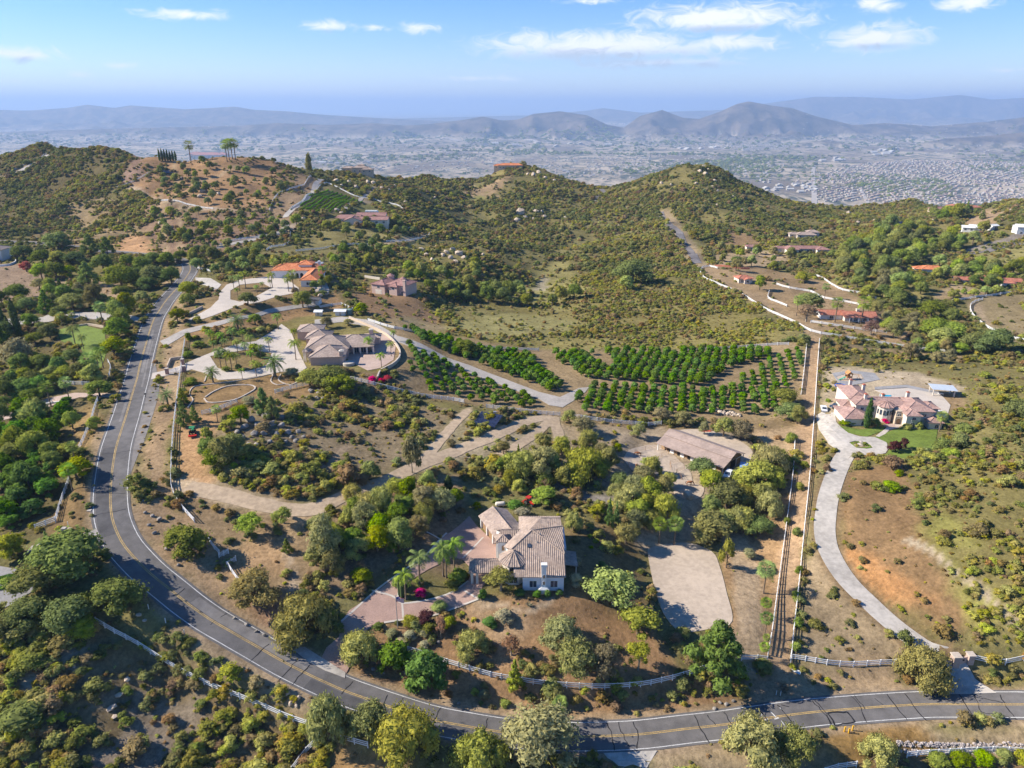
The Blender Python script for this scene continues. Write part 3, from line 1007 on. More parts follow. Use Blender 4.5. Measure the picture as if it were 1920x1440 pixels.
M_ASPH = asphalt('asphalt',(.150,.140,.135))
M_ASPH2 = asphalt('old_asphalt',(.22,.20,.185))
M_YEL = mat('yellow_paint',(.50,.345,.13),.7,.35,3)
M_WHT = mat('white_line_paint',(.62,.61,.59),.7,.3,3)
M_TAR = mat('crack_tar',(.022,.022,.024),.6,.2,3)
M_CONC = mat('concrete',(.50,.455,.40),.85,.22,.7,.15)
M_CONC2 = mat('old_concrete',(.42,.38,.34),.85,.18,1.2,.15)
M_PAVER = mat('brick_paving',(.43,.285,.23),.85,.16,3.0,.2)
M_PAVEL = mat('pale_paving',(.56,.49,.42),.85,.12,1.5,.1)
M_BAND = mat('pale_band',(.58,.52,.45),.8,.1,2)
M_SAND = mat('sand',(.50,.405,.315),.95,.16,.8,.5,2.2)
M_LAWN = mat('lawn_grass',(.155,.21,.035),.9,.3,1.2,.5,9)
M_PINKP = mat('pink_paving',(.48,.36,.30),.85,.15,1.5,.1)

def rw(k):
    return [k * (1.16 if p.y > 165 else 1.0 + .16 * max(0,(p.y - 115) / 50)) for p in ROAD]

def neg(l, d=0.0):
    return [-(x - d) for x in l]

road = tag(obj('road', strip_mesh('road', ROAD, [rw(4.05), rw(2.0),0, neg(rw(2.0)), neg(rw(4.05))],.07, M_ASPH)), kind='structure')
for o_ in (0.17,-0.17):
    obj('yellow_line', strip_mesh('yellow_line', ROAD[60:],[o_ + .085, o_ - .085],.085, M_YEL), road)
e_ = rw(3.45)[60:]
obj('edge_line', strip_mesh('edge_line', ROAD[60:],[[x + .09 for x in e_],[x - .09 for x in e_]],.085, M_WHT), road)
obj('edge_line', strip_mesh('edge_line', ROAD[60:],[[-x + .09 for x in e_],[-x - .09 for x in e_]],.085, M_WHT), road)

def bare(poly, grow=1.2):
    """nothing grows on paved or built ground"""
    idx = bbox_idx(poly, grow + 1)
    d = poly_sdf(poly, GX[idx], GY[idx])
    COVER[idx] = np.where(d < grow, 0, COVER[idx])

def crack(pxs, w_=.16, parent=None, m=None):
    pl = wpoly(pxs)
    out = [pl[0]]
    for a, b in zip(pl[:-1], pl[1:]):
        n = max(1, int((b - a).length / .9))
        for k in range(1, n + 1):
            p = a.lerp(b, k / n)
            j = .22 if k < n else .05
            out.append(p + Vector((random.uniform(-j, j), random.uniform(-j, j),0)))
    ws = [w_ * random.uniform(.35,.75) for _ in out]
    offs = [[x for x in ws],[-x for x in ws]]
    obj('crack', strip_mesh('crack', out, offs, .088, m or M_TAR), parent or road)

for c in [[(1826,1303),(1840,1335),(1907,1349)],[(1875,1303),(1886,1325),(1905,1350)],[(1797,1301),(1815,1330),(1830,1348)],[(1696,1301),(1716,1328),(1737,1351)],
          [(1663,1302),(1680,1325),(1702,1351)],[(1595,1305),(1615,1328),(1625,1355)],[(1602,1304),(1622,1330)],[(1523,1314),(1545,1338),(1562,1363)],[(1527,1314),(1550,1338),(1558,1363)],
          [(1457,1322),(1473,1340),(1495,1372)],[(1420,1326),(1438,1350),(1450,1368)],[(1357,1336),(1375,1362),(1390,1385)],[(1326,1341),(1342,1360)],[(1302,1342),(1315,1370),(1330,1393)],
          [(1187,1354),(1197,1380),(1194,1405)],[(1160,1354),(1164,1372),(1180,1400)],[(1138,1356),(1147,1380),(1152,1407)],[(1060,1356),(1062,1380),(1065,1400)],[(999,1353),(998,1372),(988,1408)],
          [(955,1348),(950,1365),(930,1400)],[(915,1347),(910,1368)],[(827,1327),(818,1345),(812,1360)],[(756,1309),(748,1322),(743,1330)],[(727,1303),(718,1322)],[(662,1278),(650,1290),(640,1302)],
          [(585,1243),(565,1265),(548,1285)],[(560,1234),(540,1258),(520,1280)],[(505,1208),(490,1220),(470,1240)],[(347,1103),(330,1118)],[(430,1145),(410,1160),(395,1172)],
          [(176,968),(200,962),(236,955)],[(180,925),(207,926),(236,925)],[(190,852),(214,850),(245,845)],[(1465,1322),(1480,1326)],[(1640,1310),(1656,1322)],[(1845,1310),(1880,1318)]]:
    crack(c)
# old repairs: darker and paler strips along the lanes
M_PATD, M_PATL = asphalt('dark_patch',(.105,.10,.10)), asphalt('pale_patch',(.215,.20,.19))
for (i0, i1, o0, w_, mm) in ((150,172,1.4,.5, M_PATL),(156,178,2.4,.3, M_PATL),(120,134,-2.2,1.3, M_PATD),(90,104,1.8,1.2, M_PATD),(196,214,-1.9,1.5, M_PATD),(226,240,1.7,1.2, M_PATL),(178,190,-1.2,.4, M_PATL),(70,84,-1.9,.9, M_PATL),(106,118,2.3,.7, M_PATL),(240,252,-2.0,1.4, M_PATD)):
    if i1 < len(ROAD):
        obj('road_patch', strip_mesh('road_patch', ROAD[i0:i1],[o0 + w_, o0 - w_],.078, mm), road)
# patched square of newer asphalt
patch = wpoly([(1552,1338),(1588,1335),(1603,1354),(1565,1360)])
for i in range(4):
    crack([[(1552,1338),(1588,1335),(1603,1354),(1565,1360)][i - 1],[(1552,1338),(1588,1335),(1603,1354),(1565,1360)][i]],.3)
# white dashes across the road near the dirt track
for pq in [((1422,1330),(1428,1342)),((1432,1352),(1440,1348)),((1445,1335),(1455,1345)),((1452,1349),(1460,1346)),((1465,1352),(1472,1362)),((1462,1327),(1466,1331))]:
    crack(list(pq),.22, None, M_WHT)
track(None, 9.5, None, .5,0.0,0, ROAD)
track(None, 6.5, None, .5,0.0,0, DRIVE)
for pp in ([(885,1078),(875,965),(960,940),(1068,985),(1068,1105),(985,1118),(900,1105)],[(1570,800),(1580,730),(1660,712),(1780,740),(1785,800),(1740,808)],
           [(1225,850),(1240,800),(1410,870),(1390,900),(1300,900)],[(525,600),(620,580),(700,605),(745,650),(735,690),(660,700),(590,700),(550,660)],[(480,535),(490,498),(600,495),(618,540),(570,550)],
           [(685,540),(692,512),(785,512),(792,540),(740,552)],[(600,420),(605,400),(720,395),(725,425)],[(1540,605),(1545,575),(1630,580),(1635,610)]):
    bare(wpoly(pp),0)
# paved shoulder right of the upper road
sh_ = spline(wpoly([(292,680),(287,705),(285,735),(276,770),(266,800),(252,840),(243,880),(240,905)]),2.5)
tp_s = [min(1, i / 9,(len(sh_) - 1 - i) / 9) for i in range(len(sh_))]
tag(obj('road_shoulder', strip_mesh('road_shoulder', sh_, [[2.2 * q for q in tp_s],0,[-2.2 * q for q in tp_s]],.055, M_ASPH2)), kind='structure')

# concrete drive to the big house on the right, with its turning circle
circ = [(1575,848),(1553,832),(1535,805),(1530,780),(1545,770),(1565,775),(1568,792),(1575,800),(1590,812),(1612,819),(1640,820),(1662,830),(1666,842),(1660,850),(1640,855),(1620,853),(1600,852),(1588,862),(1572,868)]
isle = [(1592,830),(1603,827),(1618,828),(1632,834),(1637,840),(1625,842),(1605,840)]
drv = obj('driveway', strip_mesh('driveway', DRIVE, [2.75,0,-2.75],.12, M_CONC))
tag(drv, kind='structure')
bare(wpoly(circ))
tag(obj('driveway', drape_mesh('turning_circle', wpoly(circ),.15, M_CONC, 2.5,[wpoly(isle)])), kind='structure')
for k in range(8, len(DRIVE) - 6,6):       # expansion joints
    p, t = DRIVE[k],(DRIVE[k + 1] - DRIVE[k]).normalized()
    nn = Vector((-t.y, t.x))
    obj('joint', strip_mesh('joint',[p + nn * 2.6, p - nn * 2.6],[.04,-.04],.13, M_CONC2), drv)
bare(wpoly([(1774,1302),(1790,1265),(1815,1262),(1866,1300)]))
tag(obj('driveway', drape_mesh('driveway_apron', wpoly([(1774,1302),(1786,1272),(1793,1258),(1806,1258),(1830,1275),(1868,1300)]),.16, M_CONC)), kind='structure')

def sheet(name, pxs, dz, m, grid=2.5, holes=(), smoothed=False):
    w_ = wpoly(pxs)
    if smoothed:
        q = spline(w_ + [w_[0]],2.0)[:-1]
        w_ = [Vector((p.x, p.y, 0)) for p in q]
    bare(w_)
    return tag(obj(name, drape_mesh(name, w_, dz, m, grid, [wpoly(h) for h in holes])), kind='structure')

# worn dirt tracks with ragged edges
M_DIRT = mat('track_dirt',(.46,.35,.24),.95,.22,.8,.6,2.5)

def dirt_track(pxs, w_):
    pl = spline(wpoly(pxs),1.6)
    a_ = [w_ / 2 * (1 + .22 * float(vnoise(i * .23, w_, 3)) * 2) + random.uniform(-.12,.12) for i in range(len(pl))]
    b_ = [-w_ / 2 * (1 + .22 * float(vnoise(i * .21, w_ + 9,4)) * 2) + random.uniform(-.12,.12) for i in range(len(pl))]
    tag(obj('dirt_track', strip_mesh('dirt_track', pl, [a_, w_ * .2,-w_ * .2, b_],.12, M_DIRT)), kind='structure')
    track(None, w_ + 2.2, None, .6,0.0,.3, pl)

dirt_track([(352,912),(400,925),(480,945),(560,957),(605,948),(650,930),(720,905),(790,872),(860,845),(930,815),(1000,788),(1038,784)],5.0)
dirt_track([(797,862),(832,818),(878,770)],3.4)
dirt_track([(1036,782),(1047,812),(1052,850)],4.2)
dirt_track([(922,862),(960,842),(1000,816),(1030,790)],3.6)
# main house: paved court and drive
sheet('brick_driveway',[(600,1240),(612,1215),(636,1195),(640,1166),(655,1145),(690,1122),(730,1092),(760,1072),(800,1045),(838,1003),(880,968),(893,985),(935,1025),(935,1050),
                         (880,1062),(868,1050),(850,1045),(820,1060),(790,1076),(765,1092),(748,1110),(742,1128),(720,1150),(690,1180),(668,1215),(650,1262)],.14, M_PAVER, 2.0)
sheet('brick_driveway',[(742,1128),(755,1133),(790,1128),(830,1118),(860,1105),(878,1090),(884,1074),(930,1066),(918,1085),(905,1100),(897,1124),(880,1132),(850,1142),(810,1155),
                         (760,1162),(715,1168),(690,1180),(720,1150)],.155, M_PAVER, 2.0)
for b in [[(865,1020),(842,1020),(800,998)],[(906,1008),(890,1025),(868,1047)],[(755,1132),(735,1118),(697,1108)],[(754,1130),(756,1160)],[(870,1108),(897,1124)],
          [(640,1166),(700,1112),(760,1068),(800,1040),(838,1000)],[(748,1110),(745,1128),(757,1132),(800,1126),(850,1110),(878,1090)],[(720,1168),(760,1162),(810,1155),(850,1142),(897,1124)]]:
    tag(obj('paving_band', strip_mesh('paving_band', spline(wpoly(b),1.5),[.22,-.22],.17, M_BAND)), kind='structure')
sheet('driveway_apron',[(548,1216),(572,1214),(610,1238),(648,1262),(647,1272),(610,1258),(575,1240)],.16, M_CONC)
sheet('driveway_apron',[(1132,1413),(1232,1408),(1213,1440),(1205,1460),(1160,1450)],.16, M_CONC)
# sandy riding arena, barn yard and round pen
sheet('riding_arena',[(1214,1030),(1240,1022),(1290,1018),(1335,1035),(1350,1065),(1362,1110),(1373,1165),(1340,1178),(1280,1185),(1250,1160),(1232,1120),(1220,1070)],.13, M_SAND, 3,(), True)
sheet('barn_yard',[(1168,860),(1185,842),(1235,835),(1290,880),(1300,905),(1320,915),(1310,935),(1270,930),(1240,895),(1215,890),(1190,885)],.13, M_SAND, 3,(), True)
sheet('sand_pen',[(1262,808),(1300,805),(1350,812),(1395,832),(1412,850),(1405,868),(1385,872),(1330,840),(1290,820)],.13, M_SAND, 3,(), True)
# house with the palm court
sheet('palm_court',[(283,712),(286,700),(320,693),(345,683),(370,672),(400,660),(430,650),(480,640),(505,625),(528,608),(545,620),(560,660),(575,690),(560,700),(530,697),(500,703),(460,710),(410,713),(385,700),
                     (360,693),(345,697),(310,705)],.14, M_PAVEL, 2.5,[[(394,668),(430,662),(470,655),(510,662),(500,685),(470,695),(430,698),(408,690)]])
sheet('patio',[(640,665),(690,640),(725,622),(742,650),(738,675),(715,690),(690,695),(660,680)],.14, M_PINKP, 2.5)
sheet('driveway',[(590,600),(640,594),(690,600),(720,615),(745,630),(800,650),(880,685),(950,712),(1010,735),(1050,745),(1085,728),(1105,726),(1098,735),(1075,752),(1055,764),(1030,760),(1010,748),(940,722),(860,690),(790,662),(740,640),(690,612),(640,604),(590,610)],.14, M_CONC2,2.5)
sheet('driveway',[(300,640),(345,618),(420,600),(500,580),(560,571),(600,568),(600,574),(560,578),(500,588),(420,608),(350,626),(310,650)],.14, M_CONC2,2.5)
# orange-roofed house
sheet('driveway',[(352,600),(375,588),(395,577),(410,562),(412,548),(425,534),(450,525),(490,520),(530,517),(560,540),(562,548),(520,556),(485,567),(455,572),(430,580),(400,592),(370,602)],.14, M_PAVEL, 2.5,
      [[(432,562),(432,545),(450,534),(490,530),(510,540),(480,556),(450,566)]])
sheet('driveway',[(366,520),(395,522),(415,534),(405,545),(385,535),(368,532)],.14, M_CONC, 2.5)
sheet('terrace',[(585,545),(612,530),(618,545),(600,550)],.14, M_CONC2,2.5)
# lawns
sheet('lawn',[(1570,798),(1585,800),(1612,806),(1660,800),(1655,808),(1640,814),(1625,819),(1600,814),(1580,808)],.13, M_LAWN, 2)
sheet('lawn',[(1640,820),(1660,812),(1690,802),(1720,806),(1758,806),(1755,825),(1748,845),(1720,843),(1690,836),(1660,830)],.13, M_LAWN, 2)
sheet('lawn',[(1668,832),(1700,842),(1735,848),(1700,860),(1685,866),(1660,866),(1640,857),(1662,852),(1668,842)],.13, M_LAWN, 2)
sheet('lawn',[(1593,831),(1604,828),(1618,829),(1631,835),(1635,839.5),(1625,841),(1606,839)],.17, M_LAWN, 1.5)
sheet('flower_bed',[(1600,834),(1610,832),(1622,834),(1628,838),(1615,839.5),(1604,838)],.22, mat('bed_soil',(.42,.31,.21)),1.2)
sheet('lawn',[(105,620),(150,608),(196,620),(200,660),(190,690),(165,680),(150,650),(115,640)],.13, M_LAWN, 2.5)
sheet('garden_path',[(1642,818),(1655,808),(1665,800),(1690,798),(1685,802),(1668,806),(1660,814),(1648,820)],.14, M_PAVEL, 1.5)
sheet('patio',[(1655,797),(1690,793),(1692,800),(1665,802)],.15, M_PINKP, 2)
sheet('yard',[(1560,700),(1600,695),(1640,700),(1650,712),(1600,722),(1585,735),(1575,720)],.13, mat('grey_gravel',(.33,.32,.32),.9,.2,2,.3),2.5,
      [[(1568,707),(1590,699),(1615,702),(1620,711),(1598,716),(1575,714)]])
sheet('play_sand',[(1569,707),(1590,700),(1614,703),(1618,710),(1598,715),(1576,713)],.13, M_SAND, 2.5)
sheet('patio',[(1640,732),(1700,728),(1760,735),(1782,760),(1775,785),(1755,790),(1700,755)],.13, M_PAVEL, 2.5)
sheet('gravel_path',[(1640,726),(1700,722),(1760,735),(1760,740),(1700,727),(1640,731)],.17, MATS['grey_gravel'],2.5)
# left estate drives
sheet('driveway',[(-20,775),(40,760),(100,745),(140,737),(190,738),(225,740),(225,748),(190,745),(150,745),(110,757),(60,774),(0,790),(-20,793)],.14, M_PINKP, 2.5)
sheet('driveway',[(-20,600),(80,595),(100,586),(180,586),(250,592),(262,597),(258,603),(200,600),(120,597),(90,604),(0,612),(-20,614)],.14, M_CONC2,2.5)
sheet('driveway',[(45,1040),(60,1024),(105,1008),(150,1003),(182,992),(190,1010),(170,1018),(110,1024),(70,1040)],.14, M_CONC2,2.5)
sheet('driveway',[(-60,1060),(0,1062),(30,1068),(50,1078),(90,1095),(60,1110),(30,1130),(0,1145),(-60,1150)],.14, mat('grey_gravel_drive',(.27,.26,.26),.9,.15,2,.2),2.5)
# upper roads on the hills
tag(obj('road', strip_mesh('hill_road', spline(wpoly([(0,337),(40,320),(78,300),(88,291)]),4),[3,0,-3],.25, M_CONC2)), kind='structure')
tag(obj('road', strip_mesh('hill_road', spline(wpoly([(390,468),(440,456),(490,446),(530,432),(538,420)]),3),[2.2,0,-2.2],.2, M_CONC2)), kind='structure')
tag(obj('road', strip_mesh('hill_road', spline(wpoly([(535,408),(545,396),(575,372),(590,352),(608,335)]),3),[2.4,0,-2.4],.25, M_CONC2)), kind='structure')
tag(obj('road', strip_mesh('hill_road', spline(wpoly([(650,392),(672,380),(688,365)]),3),[2,0,-2],.25, M_CONC2)), kind='structure')
tag(obj('road', strip_mesh('hill_road', spline(wpoly([(1238,398),(1252,418),(1268,432),(1276,445),(1290,468),(1308,494)]),3),[3.4,0,-3.4],.25, asphalt('hill_asphalt',(.20,.18,.175)))), kind='structure')
tag(obj('road', strip_mesh('hill_road', spline(wpoly([(1125,390),(1120,372),(1131,362),(1128,355)]),3),[3,0,-3],.3, MATS['hill_asphalt'])), kind='structure')
tag(obj('road', strip_mesh('hill_road', spline(wpoly([(1820,476),(1860,468),(1900,458),(1960,452)]),3),[3.2,0,-3.2],.25, MATS['hill_asphalt'])), kind='structure')
# ------------------------------------------------------------------ plants: shapes
def _unit(v):
    return v / np.maximum(np.linalg.norm(v, axis=-1, keepdims=True),1e-9)

def leaves(cl, n, size, r, asp=1.6, droop=0.0, shell=0.62, up=0.3):
    """n leaf faces spread through the clumps (centre, radii)"""
    C = np.array([c[0] for c in cl], float); RR = np.array([c[1] for c in cl], float)
    wgt = (RR[:, 0] * RR[:, 1] + RR[:, 0] * RR[:, 2]); wgt /= wgt.sum()
    k = r.choice(len(cl), n, p=wgt)
    d = _unit(r.normal(size=(n, 3)))
    rad = shell + (1.02 - shell) * r.random(n) ** 0.6
    rad *= 1 + 0.16 * r.normal(size=n)
    rad *= np.where(r.random(n) < .12, r.uniform(1.1,1.38, n),1)
    p = C[k] + RR[k] * d * rad[:, None]
    nrm = _unit(d + 0.36 * r.normal(size=(n, 3)) + np.array([0,0, up]))
    t = np.cross(nrm, r.normal(size=(n, 3)))
    if droop:
        t = t * (1 - droop) + np.array([0,0,-1.0]) * droop * 1.5 + d * 0.15
        nrm = np.cross(t, np.cross(nrm, t))
    t = _unit(t); b = _unit(np.cross(nrm, t))
    s = size * (0.6 + 0.8 * r.random(n))
    a = t * (s * asp)[:, None] * 0.5; c = b * s[:, None] * 0.5
    V = np.stack([p - a, p + c * .9 - a * .1, p + a, p - c * .9 - a * .1],1).reshape(-1,3)
    F = (np.arange(n)[:, None] * 4 + np.arange(4)).tolist()
    return V, F

_ICO = None

def ico():
    global _ICO
    if _ICO is None:
        bm = bmesh.new()
        bmesh.ops.create_icosphere(bm, subdivisions=1, radius=1)
        bm.verts.ensure_lookup_table()
        _ICO = (np.array([v.co for v in bm.verts]),[tuple(v.index for v in f.verts) for f in bm.faces])
        bm.free()
    return _ICO

def cores(cl, k, r):
    iv, if_ = ico()
    V, F = [],[]
    for (c, rr) in cl:
        b = len(V) * len(iv)
        V.append(np.array(c) + iv * np.array(rr) * k * (1 + .15 * r.normal(size=(len(iv),1))))
        F += [tuple(b + i for i in f) for f in if_]
    return np.concatenate(V), F

def join(parts):
    V, F = [],[]
    b = 0
    for (v, f) in parts:
        V.append(np.asarray(v)); F += [tuple(b + i for i in q) for q in f]
        b += len(v)
    return np.concatenate(V), F

def foliage(name, cl, n, size, m, seed, core=0.62, **kw):
    core = min(.86, core * 1.32)
    r = np.random.default_rng(seed)
    parts = [leaves(cl, n, size, r, **kw)]
    if core:
        parts.append(cores(cl, core, r))
    V, F = join(parts)
    return mesh(name, V, F, m)

def limb_mesh(name, paths, m):
    """tapered trunk and limbs: paths of (point, radius)"""
    mb = MB()
    for pth in paths:
        for (p, r0),(q, r1) in zip(pth[:-1], pth[1:]):
            mb.tube(p, q, r0, r1,7, False)
    return mesh(name, mb.v, mb.f, m, True)

M_BARK = mat('bark',(.16,.12,.085),.95,.3,6)
M_BARKL = mat('pale_bark',(.30,.25,.19),.95,.25,6)
M_PALMT = mat('palm_trunk',(.22,.16,.11),.95,.3,8)
LM = dict(
    oak=leaf_mat('oak_leaves',(0.187,0.226,0.075)), oakl=leaf_mat('light_oak_leaves',(0.276,0.314,0.093)), pepper=leaf_mat('pepper_leaves',(0.306,0.308,0.107),.35,.02,.3),
    olive=leaf_mat('olive_leaves',(0.280,0.272,0.134),.3), bright=leaf_mat('bright_leaves',(.215,.265,.042)), pine=leaf_mat('pine_needles',(0.187,0.252,0.084)),
    cypress=leaf_mat('cypress_leaves',(0.076,0.119,0.038)), citrus=leaf_mat('citrus_leaves',(0.118,0.207,0.034),.35,.02), palm=leaf_mat('palm_fronds',(0.213,0.284,0.086),.3),
    date=leaf_mat('date_fronds',(0.168,0.229,0.094),.3), purple=leaf_mat('purple_leaves',(0.094,0.042,0.046),.3,.02), magenta=leaf_mat('magenta_flowers',(.50,.02,.10),.3,.03),
    yellow=leaf_mat('yellow_leaves',(0.237,0.265,0.046),.3), grey=leaf_mat('grey_leaves',(0.302,0.290,0.194),.3), dead=leaf_mat('dead_twigs',(0.328,0.232,0.155),.3),
    scrub=leaf_mat('scrub_leaves',(0.271,0.264,0.092),.35,.03), scrubd=leaf_mat('dark_scrub_leaves',(0.185,0.202,0.077),.35,.03), scrubb=leaf_mat('brown_scrub_leaves',(0.273,0.207,0.111),.3,.02),
    scruby=leaf_mat('yellow_scrub_leaves',(0.326,0.323,0.095),.3,.03), avo=leaf_mat('avocado_leaves',(0.139,0.238,0.054),.4,.02), red=leaf_mat('rust_leaves',(0.429,0.140,0.076),.3,.02), hedge=leaf_mat('hedge_leaves',(0.101,0.188,0.046),.3,.01))

SHAPES = {}      # kind -> list of (trunk mesh or None, crown mesh), unit sized

def dome(r, n, z0, z1, spread, cr):
    """clump centres filling a dome"""
    out = []
    for i in range(n):
        a = 2.399 * i + r.uniform(-.4,.4)
        t = (i + .5) / n
        rad = spread * math.sqrt(t) * r.uniform(.8,1.1)
        z = z0 + (z1 - z0) * (1 - t ** 1.6) + r.uniform(-.05,.05)
        q = cr * r.uniform(.62,1.38)
        out.append(((rad * math.cos(a), rad * math.sin(a), z),(q, q, q * r.uniform(.7,.95))))
    return out

def trunk_for(cl, r, tr=.035, fork=.3, m=None):
    paths = [[((0,0,-.06), tr * 1.5),((0,0,.02), tr * 1.15),((r.uniform(-.02,.02), r.uniform(-.02,.02), fork), tr * .8)]]
    top = paths[0][-1][0]
    for (c, q) in cl[:: max(1, len(cl) // 6)]:
        mid = ((top[0] + c[0]) / 2 * 1.05,(top[1] + c[1]) / 2 * 1.05,(top[2] + c[2]) / 2)
        paths.append([(top, tr * .6),(mid, tr * .4),(c, tr * .15)])
    return limb_mesh('trunk', paths, m or M_BARK)

def make_shapes():
    for v in range(5):
        r = np.random.default_rng(100 + v)
        cl = dome(r, 13,.38,.80,.34,.185)
        SHAPES.setdefault('oak',[]).append((trunk_for(cl, r), foliage('crown', cl, 3800,.038, LM['oak'],1 + v)))
        SHAPES.setdefault('oakl',[]).append((SHAPES['oak'][-1][0], foliage('crown', dome(r, 14,.34,.82,.35,.17),3600,.038, LM['oakl'],11 + v)))
        cl = dome(r, 15,.30,.80,.36,.17)
        cl2 = cl + [((c[0][0] * 1.12, c[0][1] * 1.12, max(.14, c[0][2] - .22)),(c[1][0] * .75, c[1][1] * .75, c[1][2] * 1.35)) for c in cl[4:]]
        SHAPES.setdefault('pepper',[]).append((trunk_for(cl, r), foliage('crown', cl2,5600,.023, LM['pepper'],21 + v, .55, asp=3.2, droop=.7)))
        SHAPES.setdefault('olive',[]).append((trunk_for(cl, r), foliage('crown', dome(r, 16,.34,.84,.36,.15),4400,.028, LM['olive'],31 + v, .5, asp=2.2, droop=.3)))
        cl = dome(r, 12,.42,.85,.34,.14)
        SHAPES.setdefault('airy',[]).append((trunk_for(cl, r, .03,.32, M_BARKL), foliage('crown', cl, 2300,.036, LM['oakl'],41 + v, .35)))
        SHAPES.setdefault('bright',[]).append((trunk_for(cl, r), foliage('crown', dome(r, 13,.32,.82,.33,.17),3000,.04, LM['bright'],51 + v)))
        SHAPES.setdefault('yellow',[]).append((trunk_for(cl, r), foliage('crown', dome(r, 12,.34,.82,.33,.17),1700,.05, LM['yellow'],56 + v)))
        SHAPES.setdefault('purple',[]).append((trunk_for(cl, r), foliage('crown', dome(r, 12,.34,.84,.33,.16),1500,.05, LM['purple'],61 + v)))
        SHAPES.setdefault('rust',[]).append((trunk_for(cl, r), foliage('crown', dome(r, 12,.34,.84,.33,.16),1300,.045, LM['red'],66 + v)))
        SHAPES.setdefault('dead',[]).append((trunk_for(cl, r, .04,.3, M_BARKL), foliage('crown', dome(r, 12,.38,.86,.34,.15),900,.04, LM['dead'],71 + v, 0, asp=3)))
        # eucalyptus: tall, separate plumes
        cl = []
        for i in range(11):
            a = 2.4 * i; t = i / 10
            rad = .30 * (1 - t * .55) * r.uniform(.5,1.1)
            q = .15 * r.uniform(.8,1.2)
            cl.append(((rad * math.cos(a), rad * math.sin(a),.34 + .56 * t),(q, q, q * .8)))
        SHAPES.setdefault('eucalyptus',[]).append((trunk_for(cl, r, .022,.3, M_BARKL), foliage('crown', cl, 1700,.045, LM['olive'],81 + v, .45, asp=2.4, droop=.4)))
        # pine: broad irregular cone of tufts
        cl = []
        for i in range(26):
            t = i / 25
            a = 2.399 * i + r.uniform(-.3,.3)
            rad = .44 * (1 - t) ** .75 * r.uniform(.55,1.05)
            q = (.125 - .05 * t) * r.uniform(.8,1.25)
            cl.append(((rad * math.cos(a), rad * math.sin(a),.16 + .78 * t),(q, q, q * .75)))
        paths = [[((0,0,-.05),.035),((0,0,.5),.022),((0,0,.95),.005)]]
        paths += [[((0,0, c[0][2] - .05),.012),(c[0],.004)] for c in cl[::2]]
        SHAPES.setdefault('pine',[]).append((limb_mesh('trunk', paths, M_BARK), foliage('crown', cl, 4200,.028, LM['pine'],91 + v, .55, asp=2.4, up=.4)))
        cl = []
        for i in range(24):
            t = i / 23
            a = 2.399 * i
            rad = .34 * (1 - t) ** .9 * r.uniform(.7,1.1)
            q = (.16 - .10 * t)
            cl.append(((rad * math.cos(a), rad * math.sin(a),.08 + .86 * t),(q, q, q * .6)))
        tk = limb_mesh('trunk',[[((0,0,-.05),.03),((0,0,.95),.004)]], M_BARK)
        SHAPES.setdefault('conifer',[]).append((tk, foliage('crown', cl, 1500,.04, LM['pine'],101 + v, .6, asp=2)))
        SHAPES.setdefault('cone',[]).append((tk, foliage('crown', cl, 1500,.05, LM['bright'],106 + v, .6, asp=1.6)))
        cl = [((0,0,.03 + .95 * (i + .5) / 12),(.5 * math.sin(math.pi * min(1,((i + .8) / 12.5)) ** .7) ** .6 * .98 + .02,) * 2 + (.075,)) for i in range(12)]
        SHAPES.setdefault('cypress',[]).append((tk, foliage('crown', cl, 1100,.09, LM['cypress'],111 + v, .8, asp=1.0, up=1.2)))
        # ground-hugging bushes
        for kind, mm in (('bush','oakl'),('bushd','oak'),('bushy','yellow'),('bushb','bright'),('bushg','grey'),('bougainvillea','magenta'),('hedge','hedge')):
            cl = dome(r, 10,.12,.66,.32,.22)
            dense = kind == 'hedge'
            SHAPES.setdefault(kind, []).append((None, foliage('foliage', dome(r, 9,.2,.62,.25,.27) if dense else cl, 1700 if dense else 1900,.045 if dense else .048, LM[mm],121 + v, .8 if dense else .62)))
        cl = dome(r, 9,.22,.70,.26,.22)
        SHAPES.setdefault('citrus',[]).append((limb_mesh('trunk',[[((0,0,-.05),.04),((0,0,.35),.03)]], M_BARK), foliage('crown', cl, 420,.085, LM['citrus'],141 + v, .8)))
        cl = dome(r, 15,.2,.8,.37,.17)
        SHAPES.setdefault('avocado',[]).append((limb_mesh('trunk',[[((0,0,-.05),.04),((0,0,.4),.03)]], M_BARK), foliage('crown', cl, 3000,.046, LM['avo'],151 + v, .66, asp=2)))

make_shapes()

